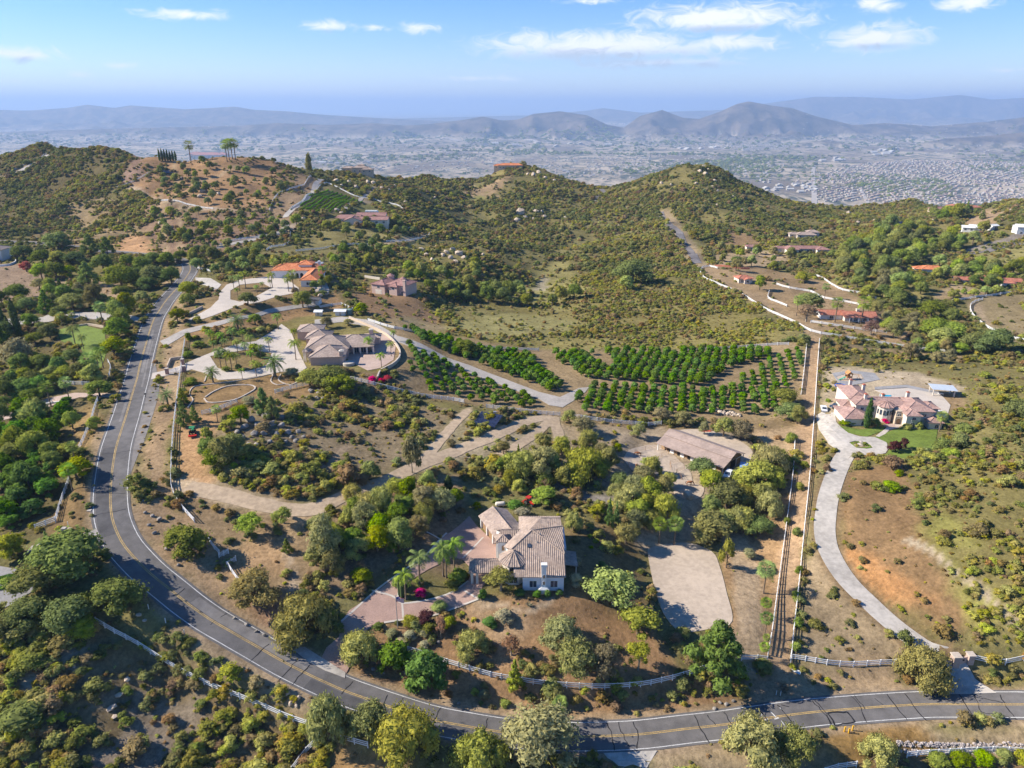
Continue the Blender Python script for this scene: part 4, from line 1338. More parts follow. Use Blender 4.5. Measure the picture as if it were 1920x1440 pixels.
def palm_shape(kind, seed):
    """unit: total height 1, crown spread given in the same unit (isotropic scale)"""
    r = np.random.default_rng(seed)
    V, F = [],[]

    def face(pts_):
        b = len(V)
        V.extend([tuple(p) for p in pts_]); F.append(tuple(range(b, b + len(pts_))))
    if kind == 'fan':
        nf, L, tz, tr = 34,.27,.80,.022
    elif kind == 'queen':
        nf, L, tz, tr = 15,.34,.74,.018
    else:
        nf, L, tz, tr = 42,.46,.52,.045
    for i in range(nf):
        a = 2.399 * i + r.uniform(-.2,.2)
        el = {'fan': 1.25 - 2.0 * (i / nf),'queen': 1.15 - 1.25 * (i / nf),'date': 1.35 - 1.55 * (i / nf)}[kind] + r.uniform(-.1,.1)
        dirh = Vector((math.cos(a), math.sin(a),0)); side = Vector((-math.sin(a), math.cos(a),0))
        p = Vector((0,0, tz)); ln = L * r.uniform(.85,1.1)
        seg = 5
        pts_ = [p]
        e = el
        bend = {'fan': .10,'queen': .42,'date': .30}[kind]
        for k in range(seg):
            p = p + (dirh * math.cos(e) + Vector((0,0, math.sin(e)))) * (ln / seg)
            e -= bend
            pts_.append(p)
        if kind == 'fan':
            # stalk then a spread hand of blades
            hub = pts_[3]
            d = (pts_[-1] - pts_[2]).normalized(); up = d.cross(side).normalized()
            face([pts_[0] + side * .003, hub + side * .003, hub - side * .003, pts_[0] - side * .003])
            for j in range(7):
                b = (j - 3) * .36
                dd = (d * math.cos(b) + side * math.sin(b)).normalized()
                ww = side * math.cos(b) - d * math.sin(b)
                tip = hub + dd * ln * .62 - Vector((0,0,.02))
                mid = hub + dd * ln * .36 + up * .006
                face([hub, mid + ww * .013, tip, mid - ww * .013])
        else:
            wd = .07 if kind == 'queen' else .055
            for k in range(seg):
                q0, q1 = pts_[k], pts_[k + 1]
                t = (q1 - q0).normalized(); nn = side.cross(t).normalized()
                w0 = wd * math.sin(math.pi * (.12 + .80 * k / seg)); 
                for s_ in (-1,1):
                    for h in range(3):
                        f0 = q0.lerp(q1,(h + .1) / 3); f1 = q0.lerp(q1,(h + .75) / 3)
                        out = side * (s_ * w0 * r.uniform(.85,1.15)) + t * .03 - Vector((0,0,1)) * w0 * (.55 if kind == 'queen' else .25)
                        face([f0, f1, f1 + out * .92, f0 + out] if s_ > 0 else [f1, f0, f0 + out, f1 + out * .92])
    crown = mesh('crown', V, F, LM['date' if kind == 'date' else 'palm'])
    mb = MB()
    n = 9
    lean = r.uniform(-.015,.015)
    for k in range(n):
        z0, z1 = -.04 + (tz + .04) * k / n, -.04 + (tz + .04) * (k + 1) / n
        flare = 1 + .5 * max(0,1 - k / 2)
        mb.tube((lean * k / n, 0, z0),(lean * (k + 1) / n, 0, z1), tr * flare * 1.06, tr * (1 + .5 * max(0,1 - (k + 1) / 2)) * .95,9, False)
    if kind == 'fan':     # skirt of old fronds
        mb.lathe((0,0, tz - .10),[(tr * 1.1,0),(tr * 2.2,.05),(tr * 1.8,.09),(.01,.12)],9)
    return mesh('trunk', mb.v, mb.f, M_PALMT, True), crown

for k in ('fan','queen','date'):
    SHAPES[k] = [palm_shape(k, 200 + i) for i in range(3)]

NAMES = dict(oak='oak_tree', oakl='oak_tree', pepper='pepper_tree', olive='olive_tree', airy='young_tree', bright='leafy_tree', yellow='leafy_tree', purple='plum_tree', rust='rust_tree', dead='bare_tree',
             eucalyptus='eucalyptus_tree', pine='pine_tree', conifer='conifer_tree', cone='conifer_tree', cypress='cypress_tree', bush='bush', bushd='bush', bushy='bush', bushb='bush', bushg='bush',
             bougainvillea='bougainvillea', hedge='clipped_bush', citrus='citrus_tree', avocado='avocado_tree', fan='fan_palm', queen='feather_palm', date='date_palm')
CATS = dict(bush='bush', bushd='bush', bushy='bush', bushb='bush', bushg='bush', bougainvillea='bush', hedge='bush', fan='palm', queen='palm', date='palm')
_ct = [0]

def plant_at(kind, p, w, h, label, group=None, name=None):
    """one plant: an Empty at its foot with trunk and crown under it"""
    v = SHAPES[kind][_ct[0] % len(SHAPES[kind])]
    _ct[0] += 1
    rz = random.uniform(0,6.28)
    nm = name or NAMES[kind]
    if v[0] is None:
        o = obj(nm, v[1], None, p, rz)
        o.scale = (w, w, h)
        return tag(o, label, CATS.get(kind, 'tree'), group)
    t = thing(nm, label, CATS.get(kind, 'tree'), p, rz, group)
    s_ = (h, h, h) if kind in ('fan','queen','date') else (w, w, h)
    for nm2, me in (('trunk', v[0]),('crown', v[1])):
        c = obj(nm2, me, t)
        c.scale = s_
    return t

PALM_SPREAD = dict(fan=.56, queen=.60, date=.86)

def plant_px(kind, x0, y0, x1, y1, label, group=None, name=None):
    """a plant that fills a surveyed box (pixels of the 1920 frame)"""
    cx, wpx, hpx = (x0 + x1) / 2, x1 - x0, y1 - y0
    g = at(cx, y1)
    sb = (CAMZ - g.z) / math.sqrt(g.x ** 2 + g.y ** 2 + (CAMZ - g.z) ** 2)
    cb = math.sqrt(1 - sb * sb)
    if kind in PALM_SPREAD:
        p = at(cx, y1)
        s = ppm(cx, y1)
        W = wpx / s
        H = max(hpx / s / max(cb, .3) * .93, W * .55)
        H = max(H, W / PALM_SPREAD[kind] * .55)
        return plant_at(kind, p, W, H, label, group, name)
    fl = .42 if kind not in ('cypress','cone','conifer') else .3
    p = at(cx, y1 - fl * wpx * sb)
    s = ppm(cx, y1 - fl * wpx * sb)
    W = wpx / s * 1.05
    H = (hpx / s - .72 * W * sb) / cb
    lo, hi = (.5,1.1) if CATS.get(kind) == 'bush' else (.62,2.4)
    if kind in ('cypress','cone','conifer'):
        lo, hi = 1.2,9
    H = min(max(H, lo * W), hi * W)
    return plant_at(kind, p, W, H, label, group, name)
# ------------------------------------------------------------------ single trees and bushes one can point to
ONE = [  # kind, box, label
    # lower left corner and along the road
    ('oak',62,1003,203,1112,'huge dark oak overhanging the road bend at the lower left'),
    ('oak',33,1046,132,1130,'dark oak behind the circular gravel drive with the ring hedge'),
    ('oak',178,1090,274,1164,'low dark oak on the shaded road verge below the huge oak'),
    ('oakl',-8,993,53,1060,'light green tree at the edge beside the gravel drive'),
    ('conifer',80,988,107,1038,'small upright conifer beside the shaded concrete entrance'),
    ('bushd',0,1305,84,1378,'large round dark green bush on the lower slope'),
    ('bushb',33,1210,90,1258,'bright green bush beneath the dark oaks on the slope'),
    ('oak',310,980,394,1055,'dense dark oak beside the end of the white roadside fence'),
    ('airy',441,970,505,1016,'spreading young tree below the curved dirt track'),
    ('airy',508,950,557,992,'small flat-topped tree at the bend of the dirt track'),
    ('cone',526,1016,551,1040,'small conical bush by the gated dirt yard'),
    ('olive',427,1062,528,1160,'grey olive tree hiding the white gate by the road'),
    ('pepper',512,1106,628,1216,'big drooping pepper tree beside the driveway entrance'),
    ('olive',577,962,642,1072,'tall loose olive-green tree left of the brick drive'),
    ('pepper',572,1292,662,1410,'bright pepper tree at the lower road edge, first of its row'),
    ('olive',655,1308,738,1404,'greyish pepper tree second in the row below the road'),
    ('pepper',693,1325,822,1445,'widest pepper tree below the road with hanging branches'),
    ('pepper',845,1392,955,1470,'pepper tree cut by the lower edge below the road'),
    ('olive',935,1390,1092,1475,'wide grey-green pepper tree cut by the lower edge'),
    ('pepper',634,1172,717,1256,'rounded pepper tree between driveway apron and flagpole'),
    ('avocado',706,1196,772,1272,'glossy leaved tree at the start of the white front fence'),
    ('avocado',762,1212,844,1312,'larger glossy leaved tree in front of the white fence'),
    ('bright',656,1062,699,1102,'small bright round tree on the left of the brick drive'),
    ('bright',722,1014,751,1042,'little bright tree on the bank above the brick drive'),
    ('bush',808,1122,842,1152,'green bush behind the purple leaved bush'),
    ('purple',782,1140,822,1184,'purple leaved tree below the brick drive'),
    ('bushy',754,1150,784,1176,'yellow-green bush right of the flagpole'),
    ('bushy',829,1147,858,1182,'yellow-green bush right of the purple tree'),
    ('dead',816,1152,838,1202,'small bare silvery tree in front of the purple tree'),
    ('bougainvillea',776,1099,801,1123,'magenta bougainvillea in the island of the brick drive'),
    ('bushd',842,1062,879,1096,'dark bush at the house end of the drive island'),
    ('bushy',834,1092,864,1108,'low yellow bush at the house end of the drive island'),
    ('bush',735,1074,760,1106,'bush beside the cactus in the drive island'),
    ('hedge',895,1095,916,1128,'tall clipped bush at the porte-cochere corner'),
    ('airy',905,1060,974,1125,'leafy tree in front of the round tower'),
    ('hedge',963,1105,986,1121,'dark clipped bush under the tower window'),
    ('hedge',999,1103,1016,1124,'clipped ball bush left of the white chimney'),
    ('hedge',1020,1102,1034,1121,'clipped ball bush right of the white chimney'),
    ('hedge',1041,1102,1058,1119,'clipped ball bush under the right front window'),
    ('bushg',1066,1040,1093,1070,'pale shrub by the right side wall of the main house, rear one'),
    ('bushg',1068,1064,1094,1104,'pale shrub by the right side wall of the main house, front one'),
    ('oakl',1057,956,1093,1002,'tree at the rear right corner of the main house'),
    ('oakl',992,916,1048,958,'round tree behind the main house beside the red tractor'),
    ('hedge',947,930,983,962,'dense round dark tree behind the garage wing', ),
    ('bushg',960,949,994,975,'silver grey bush at the back of the garage wing'),
    ('bushy',886,937,903,956,'yellow-green bush behind the garage wing'),
    ('airy',1092,1078,1206,1164,'wide feathery green tree right of the main house'),
    ('yellow',1156,1128,1236,1210,'dense yellow-green tree beside the riding arena'),
    ('airy',1168,1198,1225,1272,'loose grey-green tree below the yellow-green one'),
    ('olive',1010,1150,1092,1232,'olive tree on the bare front slope, upper one of the clump'),
    ('olive',1036,1188,1124,1288,'largest olive tree on the front slope'),
    ('olive',1094,1202,1162,1286,'olive tree at the right of the front slope clump'),
    ('pepper',852,1175,919,1242,'lone pepper tree on the orange front slope'),
    ('dead',938,1188,980,1240,'thin leafless tree on the orange front slope'),
    ('hedge',904,1152,933,1180,'round green bush beside the garden path'),
    ('bushg',926,1136,964,1172,'grey-green bush above the garden path'),
    ('cone',946,1228,984,1298,'bright green young tree standing at the front fence'),
    ('bushd',1009,1266,1054,1308,'dark shrub growing through the front fence'),
    ('fan',1028,1312,1071,1350,'squat fan palm on the bank above the road'),
    ('bushy',936,1308,958,1328,'small yellow-green bush on the roadside bank'),
    ('bushg',896,1288,921,1314,'grey shrub on the roadside bank'),
    # arena, corridor, lower right
    ('pine',1278,1148,1402,1304,'big pine at the corner of the riding arena'),
    ('oakl',1290,968,1375,1030,'wide light green tree above the riding arena'),
    ('yellow',1346,1005,1377,1072,'narrow yellow-green tree at the arena corner'),
    ('bushg',1389,1022,1416,1050,'grey bush beside the beige arena track'),
    ('bushd',1412,1234,1449,1264,'dark bush at the lower end of the fenced lane'),
    ('pepper',1680,1234,1780,1296,'broad green bushy tree hiding the gate pillar'),
    ('pepper',1350,1362,1470,1450,'pepper tree at the lower edge near the road dashes'),
    ('pepper',1440,1368,1532,1445,'lighter pepper tree below the yellow posts'),
    ('pepper',1603,1398,1682,1450,'bright pepper tree cut by the lower edge'),
    # barn and mansion
    ('oak',1286,865,1342,904,'dark dense tree at the front corner of the barn'),
    ('airy',1199,853,1224,880,'small tree in the horse yard'),
    ('cypress',1617,742,1631,804,'tall slim cypress before the big tiled house'),
    ('fan',1746,770,1775,809,'single fan palm at the right corner of the big tiled house'),
    ('fan',1642,766,1661,788,'small palm beside the tower of the big tiled house'),
    ('bougainvillea',1650,780,1666,794,'magenta bougainvillea at the big house entrance'),
    ('purple',1662,824,1692,853,'purple leaved tree on the lawn, the wider one'),
    ('purple',1684,818,1703,845,'purple leaved tree on the lawn, the slimmer one'),
    ('bushb',1652,902,1688,925,'bright green bush on the slope below the lawn'),
    ('bushb',1676,879,1696,894,'small bright bush just below the lawn'),
    ('oak',1876,742,1932,795,'dark oak at the right edge above the scrub slope'),
    ('oak',1448,722,1497,768,'dark tree at the corner of the citrus orchard'),
    ('oak',852,638,898,672,'dark oak standing inside the citrus orchard'),
    ('eucalyptus',750,813,796,896,'pale tall eucalyptus beside the dirt track'),
    # palm court house
    ('date',492,652,540,706,'large date palm at the corner of the palm court'),
    ('date',385,678,414,717,'date palm at the lower curve of the palm court'),
    ('date',296,720,334,760,'date palm outside the fence beside the road'),
    ('date',428,578,466,622,'tall date palm behind the palm court'),
    ('bushg',532,684,562,708,'grey spiky bush left of the tiled house'),
    ('fan',396,758,421,792,'fan palm on the bare dirt below the oval bed'),
    ('conifer',331,740,362,802,'dark conifer against the white roadside fence'),
    ('conifer',352,756,379,794,'smaller conifer next to the roadside fence'),
    ('cone',330,735,355,758,'bright bush tip above the conifers by the fence'),
    ('pine',476,722,514,784,'light green pine on the boulder knoll, taller one'),
    ('pine',496,738,529,792,'light green pine on the boulder knoll, front one'),
    ('bright',432,755,472,799,'rounded bright tree left of the knoll pines'),
    ('bushg',449,739,482,762,'grey-green bush above the knoll'),
    ('yellow',376,797,404,835,'yellow-green bushy tree at the knoll foot'),
    ('bright',463,585,495,612,'rounded bright tree on the bare terrace'),
    ('bright',662,567,694,592,'rounded bright tree at the top of the orchard'),
    ('bougainvillea',689,705,708,717,'red bougainvillea beside the white fence, first clump'),
    ('bougainvillea',706,708,722,719,'red bougainvillea beside the white fence, second clump'),
    ('bougainvillea',718,701,735,714,'deep pink bougainvillea under the curved wall'),
    ('oak',446,546,484,576,'round dark oak at the fork of the orange-roofed house drive'),
    ('oak',550,542,586,580,'oak between the two drives beside the white shed'),
    ('oakl',335,525,372,560,'rounded light tree beside the upper road, upper one'),
    ('oakl',336,548,366,575,'rounded light tree beside the upper road, lower one'),
    ('yellow',318,575,350,608,'pale yellow-green young tree by the road wall'),
    ('olive',600,592,627,618,'pale small tree in the back garden of the tiled house'),
    ('olive',642,597,664,614,'second small tree in the back garden of the tiled house'),
    # left estate
    ('pine',145,488,188,540,'big dark pine above the gravel yard on the left'),
    ('olive',160,528,198,582,'grey-green tree below the big dark pine'),
    ('pine',152,436,190,480,'large pine beside the far left road, first'),
    ('pine',187,442,217,478,'large pine beside the far left road, second'),
    ('oak',84,438,136,472,'wide dark oak over the far left road'),
    ('rust',37,488,64,512,'rust red tree beside the white corner house'),
    ('cone',106,520,123,548,'narrow bright green tree, taller of two, on the left'),
    ('cone',130,526,144,544,'narrow bright green tree, shorter of two, on the left'),
    ('eucalyptus',5,630,72,694,'brownish eucalyptus at the left edge below the cypresses'),
    ('bushy',33,724,57,742,'yellow flowering bush among dark trees on the left'),
    ('oakl',164,711,212,750,'tree at the corner of the pink drive and the road'),
    ('oakl',163,778,192,808,'small tree leaning over the left roadside fence'),
    ('bright',114,858,177,910,'bright green tree with palms at the left roadside fence'),
    ('fan',80,712,112,762,'fan palm beside the pink drive, left one'),
    ('fan',118,705,142,749,'fan palm beside the pink drive, right one'),
    ('fan',122,866,151,920,'fan palm at the bend of the left white fence'),
    ('fan',126,826,158,868,'fan palm behind the left white fence'),
    ('oakl',108,824,150,866,'leafy tree behind the left white fence palms'),
    ('hedge',28,757,43,768,'clipped ball bush on the pink drive'),
    ('hedge',113,745,135,757,'wide clipped bush beside the pink drive palms'),
    # right estates
    ('oak',1490,546,1546,590,'dark round tree behind the red-roofed ranch house'),
    ('dead',1490,566,1532,608,'bare brownish tree beside the red-roofed ranch house'),
    ('dead',1616,598,1648,632,'bare grey tree by the ranch house fence, left one'),
    ('olive',1655,596,1692,638,'grey tree by the ranch house fence, right one'),
    ('oakl',1488,508,1516,531,'round tree alone in the brown paddock'),
    ('oakl',1412,514,1436,546,'pale tree right of the small red-roofed shed house'),
    ('oak',1151,498,1220,538,'isolated dark oak clump in the open field'),
    ('date',1615,564,1640,587,'date palm behind the ranch house'),
    ('fan',1558,556,1572,604,'slender tall palm in front of the ranch house, left one'),
    ('fan',1606,554,1622,606,'slender tall palm in front of the ranch house, right one'),
    ('fan',1535,530,1556,560,'palm behind the dark round ranch tree'),
    ('fan',1484,553,1502,592,'palm left of the bare ranch tree'),
    ('fan',1234 + 420,480,1668,500,'small palm among the far right trees'),
]
for e in ONE:
    plant_px(*e[:5], e[5])

MANY = [  # group, label, kind/box list
    ('oaks massed on the lower left verge','dark oak in the shaded thicket below the huge oak',[('oak',15,1110,100,1190),('oak',85,1118,180,1200),('oakl',125,1160,185,1205),('oak',-20,1150,40,1215),('oakl',140,1105,185,1150)]),
    ('feather palms of the brick drive island','slender feather palm in the island of the brick drive',[('queen',766,1026,808,1096),('queen',812,1008,850,1080),('queen',836,1000,868,1072),('queen',746,1062,776,1124),('queen',822,1020,852,1084)]),
    ('fan palms along the fenced lane','short fan palm in the row along the fenced lane',[('fan',1413,1055,1449,1112),('fan',1419,1122,1448,1156),('fan',1419,1150,1448,1190),('fan',1424,1190,1446,1212),('fan',1417,1206,1444,1236)]),
    ('fan palms above the arena','tall fan palm of the pair above the riding arena',[('fan',1221,972,1250,1018),('fan',1249,970,1278,1022)]),
    ('trees between barn yard and arena','bushy olive-green tree massed between barn and riding arena',[('pepper',1148,898,1212,962),('oakl',1188,888,1242,952),('pepper',1218,918,1272,988),('oakl',1172,930,1222,985),('olive',1146,975,1200,1030),('pepper',1200,950,1240,1000),('oak',1140,880,1180,925)]),
    ('trees right of the barn yard','bushy tree in the grove between barn yard and fenced lane',[('oak',1322,902,1402,968),('oakl',1378,858,1458,932),('pepper',1404,838,1478,894),('pepper',1362,942,1424,1004),('oak',1398,968,1452,1014),('oakl',1330,950,1384,1004),('oakl',1400,900,1450,960),('oak',1440,870,1470,900)]),
    ('conifers by the horse path','narrow conifer beside the path to the horses',[('conifer',1132,928,1152,990),('conifer',1146,936,1164,986),('conifer',1156,905,1172,940)]),
    ('trees behind the main house','olive-green tree in the grove behind the main house',[('pepper',1052,828,1140,914),('olive',1068,778,1119,822),('olive',1052,765,1082,799),('pepper',945,838,1008,904),('olive',986,830,1046,906),('oakl',1016,846,1054,894),('oakl',958,895,990,932),('oakl',1072,878,1105,915),('oak',1000,880,1040,915),('olive',1110,850,1150,890),('oakl',928,855,950,888)]),
    ('bright conifers behind the main house','bright narrow conifer among the trees behind the main house',[('cone',956,868,978,904),('cone',1003,861,1017,892),('cone',1049,875,1069,912),('cone',968,830,976,850)]),
    ('cypresses above the brick drive','dense green cypress above the brick drive',[('cypress',821,908,842,956),('cypress',832,888,850,924)]),
    ('trees above the brick drive','rounded green tree on the slope above the brick drive',[('oakl',674,860,714,902),('pepper',722,891,767,934),('oakl',788,878,820,924),('pepper',765,928,822,970),('pepper',658,928,717,972),('oakl',638,948,670,994),('bright',684,958,740,1018),('oak',638,984,686,1036),('oakl',771,960,812,1000),('oakl',735,925,770,960),('pepper',600,985,645,1030),('pepper',640,905,680,940),('oakl',700,985,740,1020),('olive',595,1020,640,1060)]),
    ('bushes on the boulder knoll','dense rounded oak bush on the boulder knoll',[('oakl',392,812,452,882),('oakl',414,806,468,866),('bright',378,836,432,890),('oak',372,815,412,860)]),
    ('feather palms of the palm court','slender feather palm planted in the palm court',[('queen',384,610,408,647),('queen',404,616,428,650),('queen',424,606,452,648),('queen',449,634,474,668),('queen',398,644,431,690),('queen',424,650,446,695),('queen',496,625,516,660),('queen',542,610,563,640),('queen',542,628,568,675),('queen',448,685,462,712),('queen',470,668,492,706),('queen',437,630,455,662),('queen',512,580,532,618),('queen',410,648,440,690),('queen',458,620,484,655),('queen',434,655,456,690),('queen',462,650,484,684),('queen',412,628,434,660),('queen',480,640,500,672),('queen',392,632,412,664),('queen',446,612,466,644)]),
    ('palms of the walled patio','thin palm on the walled patio of the tiled house',[('queen',683,624,702,662),('queen',703,654,728,692),('queen',725,634,742,668),('queen',731,614,746,640)]),
    ('oak bushes below the tiled house','dense dark oak bush below the tiled house',[('oakl',558,688,604,730),('oak',588,678,656,738),('oakl',608,708,668,748)]),
    ('palms of the orange-roofed house','palm in the forecourt of the orange-roofed house',[('queen',431,510,446,540),('queen',440,508,460,545),('queen',452,500,470,540),('queen',455,484,472,520),('fan',482,476,500,510),('fan',508,484,526,516),('queen',498,504,524,540),('fan',535,514,548,547),('fan',544,505,558,545),('queen',475,530,490,552),('queen',438,535,455,560),('queen',485,525,500,545),('queen',594,490,620,530),('fan',652,474,664,510),('fan',530,474,545,496),('queen',500,520,515,540)]),
    ('light trees along the upper road','light green rounded tree lining the left of the upper road',[('bright',221,543,259,598),('bright',196,592,250,642),('bright',192,628,242,678),('oakl',205,560,240,605),('bright',215,575,250,615)]),
    ('oaks massed left of the upper road','dark oak in the wood left of the upper road',[('oak',198,492,262,548),('oak',250,478,287,517),('oak',264,494,310,542),('oak',304,497,343,538),('oak',174,474,216,512),('oak',256,516,295,547),('oak',228,498,270,535),('oakl',253,543,283,570),('oak',210,533,247,563),('oak',300,470,330,500),('oak',325,468,352,492),('oak',275,470,305,500),('oak',225,475,255,505)]),
    ('trees of the far left estate','dark green tree in the garden of the far left estate',[('oakl',62,492,97,527),('oak',89,489,127,527),('bright',114,495,149,524),('oak',23,458,66,490),('oak',61,468,102,497),('oakl',94,468,130,498),('oak',125,470,164,499),('oak',-6,455,28,482),('oak',12,538,58,566),('oak',-8,542,16,574),('conifer',70,545,106,588),('oak',38,555,70,588),('olive',114,556,162,586),('oak',40,588,76,614),('oak',77,603,112,638),('oak',18,566,45,590),('oak',95,575,130,600),('olive',60,520,90,545),('oak',130,540,162,565),('oak',0,600,30,640),('oak',50,620,85,650),('oak',120,650,160,690),('oak',60,660,100,700)]),
    ('cypresses of the left estate','tall dark cypress at the left edge',[('cypress',28,556,44,632),('cypress',4,570,18,628),('cypress',-2,588,9,646),('cypress',30,600,41,634),('cypress',14,590,24,630)]),
    ('palms of the left lawn','palm beside the left estate lawn',[('queen',130,600,154,650),('fan',186,564,201,610),('fan',204,561,226,600),('fan',109,583,126,612),('fan',130,581,146,608),('fan',164,658,184,712),('queen',176,655,198,700),('queen',148,620,166,655),('queen',184,640,204,690)]),
    ('hedge trees above the pink drive','leafy dark tree on the slope above the pink drive',[('avocado',8,690,42,724),('avocado',28,700,72,744),('oak',-8,708,32,754),('avocado',60,698,98,742),('oak',40,730,80,760),('oakl',80,683,115,714),('oakl',105,684,142,714),('oakl',143,689,171,718),('oak',-8,740,25,770)]),
    ('avocado trees left of the road','glossy avocado tree in the orchard left of the road',[('avocado',60,770,92,806),('avocado',45,788,84,824),('avocado',0,800,40,838),('avocado',78,800,108,836),('avocado',20,820,64,858),('avocado',-15,838,30,878),('avocado',55,836,96,874),('avocado',12,858,56,898),('avocado',-20,885,28,925),('avocado',38,872,84,914),('avocado',68,880,110,925),('avocado',18,900,62,944),('avocado',-18,925,26,970),('avocado',40,930,84,972),('avocado',0,955,40,995),('avocado',84,858,120,892),('avocado',24,762,56,795),('avocado',95,772,120,800)]),
    ('shrubby trees at the orchard end','bushy tree at the lower right end of the orchard',[('oak',1454,750,1500,795),('olive',1476,755,1512,800),('olive',1336,778,1376,826),('olive',1366,782,1412,832),('olive',1309,788,1331,819),('bush',1409,828,1434,847),('bush',1472,806,1498,832),('olive',1262,770,1300,802),('olive',1180,790,1212,824),('bushy',1146,826,1168,850),('olive',1220,765,1260,795)]),
    ('oaks by the right paddock','dark oak in the clump beside the right paddock',[('oak',1800,618,1852,664),('oak',1838,610,1896,666),('oak',1815,630,1870,668),('oakl',1780,640,1812,668),('oak',1720,560,1770,600),('oak',1722,590,1780,640),('oakl',1755,600,1810,645),('oak',1765,575,1800,605),('oakl',1735,615,1790,655)]),
    ('young fruit trees by the long red roof','small round fruit tree below the long red roof',[('oakl',1775,545,1800,562),('oakl',1800,540,1812,552),('oakl',1815,540,1835,558),('oakl',1835,535,1858,555),('oakl',1856,538,1880,552),('oakl',1785,560,1800,570)]),
    ('dark shrubs below the lawn','dark shrub clump on the slope right of the lawn',[('bushd',1750,812,1790,850),('bushd',1780,805,1815,842),('bush',1765,835,1800,862),('bushd',1790,790,1830,818),('bush',1725,845,1760,870)]),
    ('hedge bushes at the lower right','bright hedge bush along the lower right white fence',[('bushb',1738,1404,1778,1440),('bushb',1780,1402,1822,1440),('bushb',1822,1400,1862,1438),('bush',1862,1398,1896,1434),('bush',1896,1398,1935,1436)]),
    ('lane side shrubs','shrub growing along the fenced lane',[('bush',1484,985,1504,1010),('bush',1490,900,1508,922),('bushd',1500,860,1516,880),('bushd',1468,960,1482,985),('bush',1483,1100,1500,1125),('bushd',1486,1150,1505,1180),('bush',1482,1200,1502,1225),('bushd',1490,1050,1508,1080)]),
    ('garden shrubs of the big tiled house','low shrub beside the big tiled house',[('bushb',1574,788,1596,800),('bush',1590,784,1606,798),('bush',1580,744,1592,762),('bushd',1632,780,1650,802),('bush',1714,786,1730,806),('bush',1546,745,1558,755),('bush',1545,716,1554,726),('bush',1690,800,1712,808)]),
    ('succulents under the flagpole','spiky grey succulent on the bank below the flagpole',[('bushg',722,1178,748,1198),('bushg',756,1178,782,1200),('bushg',784,1175,806,1196),('bushg',786,1198,808,1216),('bushd',698,1164,720,1182),('bushg',740,1192,765,1215)]),
    ('palm court bushes','low garden bush in the palm court',[('bushy',400,660,416,672),('bush',465,640,486,660),('bush',440,680,455,694),('bushd',478,655,500,672),('bushb',415,684,432,698),('bushd',342,655,365,672),('bush',360,640,385,652),('bushy',345,704,372,724),('bush',336,724,350,736),('bushb',346,620,362,640),('bush',478,676,494,690)]),
]
ORD = ['second','third','fourth','fifth','sixth','seventh','eighth','ninth','tenth','eleventh']
for (grp, lab, lst) in MANY:
    lst = sorted(lst, key=lambda e: e[1] + e[3])
    n = len(lst)
    for i, e in enumerate(lst):
        lb = lab
        if n <= 11:
            lb += ', leftmost' if i == 0 else ', rightmost' if i == n - 1 else ',' + ORD[i - 1] + ' from left'
        plant_px(*e, lb, grp)

# ------------------------------------------------------------------ woods and dotted trees: single trees scattered over an area
def scatter_trees(pxpoly, n, kinds, w, group, label, seed, mind=0.8, name=None):
    r = random.Random(seed)
    poly = wpoly(pxpoly)
    xs = [p.x for p in poly]; ys = [p.y for p in poly]
    got, tries = [],0
    while len(got) < n and tries < n * 60:
        tries += 1
        x, y = r.uniform(min(xs), max(xs)), r.uniform(min(ys), max(ys))
        if poly_sdf(poly, np.array([x]), np.array([y]))[0] > 0:
            continue
        W = r.uniform(*w)
        if any((x - a) ** 2 + (y - b) ** 2 < (mind * (W + c) / 2) ** 2 for a, b, c in got):
            continue
        got.append((x, y, W))
        k = r.choice(kinds)
        lo, hi = (.62,.85) if CATS.get(k) == 'bush' else (.8,1.05)
        if k in ('conifer','pine'): lo, hi = 1.2,1.6
        plant_at(k, (x, y, float(gz(x, y))), W, W * r.uniform(lo, hi), label, group, name if k in ('oak','oakl') else None)

W = scatter_trees
W([(1575,470),(1620,440),(1700,430),(1760,440),(1780,470),(1740,490),(1690,500),(1660,520),(1610,530),(1570,510)],55,['oak','oak','oakl'],(9,15),'oaks of the right hand wood','dark oak in the dense wood on the right hillside',1,.6,'live_oak')
W([(1740,400),(1810,395),(1840,430),(1880,445),(1830,475),(1770,470)],26,['oak','oakl','bright'],(8,14),'trees below the far right houses','green tree below the houses on the right skyline',2,.6,'live_oak')
W([(1640,530),(1700,525),(1740,560),(1700,570),(1650,560)],9,['oak','oakl','olive'],(8,13),'trees left of the small orange-roofed house','green tree below the small orange-roofed house',3,.7)
W([(1760,500),(1830,500),(1930,505),(1960,530),(1900,545),(1800,535),(1750,525)],24,['oak','oakl'],(7,12),'oaks round the long red roof','dark oak around the long red roof',4,.7,'live_oak')
W([(1300,465),(1400,470),(1480,480),(1560,480),(1570,500),(1480,510),(1400,512),(1330,505)],22,['oak','oakl','olive'],(5,9),'garden trees of the mid right estates','rounded garden tree among the mid right estates',5,.8)
W([(1560,500),(1640,505),(1660,560),(1700,580),(1640,570),(1580,540)],12,['oak','oakl'],(7,12),'oaks behind the brown paddocks','dark oak behind the brown paddocks',6,.7)
W([(820,545),(900,535),(960,545),(1060,560),(1180,540),(1170,555),(1000,575),(860,568)],16,['oak','oakl'],(7,12),'oaks along the gully','dark oak in the gully across the open field',7,.7)
W([(700,545),(800,500),(900,500),(980,530),(900,555),(820,560)],26,['oak','oakl'],(5,9),'oaks below the rocky spur','dark oak on the slope below the rocky spur',8,.7,'scrub_oak')
W([(290,400),(420,400),(560,420),(540,450),(420,470),(300,470)],48,['oak','oakl'],(5,9),'oaks dotted over the left hillside','round dark oak dotted on the dry left hillside',9,1.2,'scrub_oak')
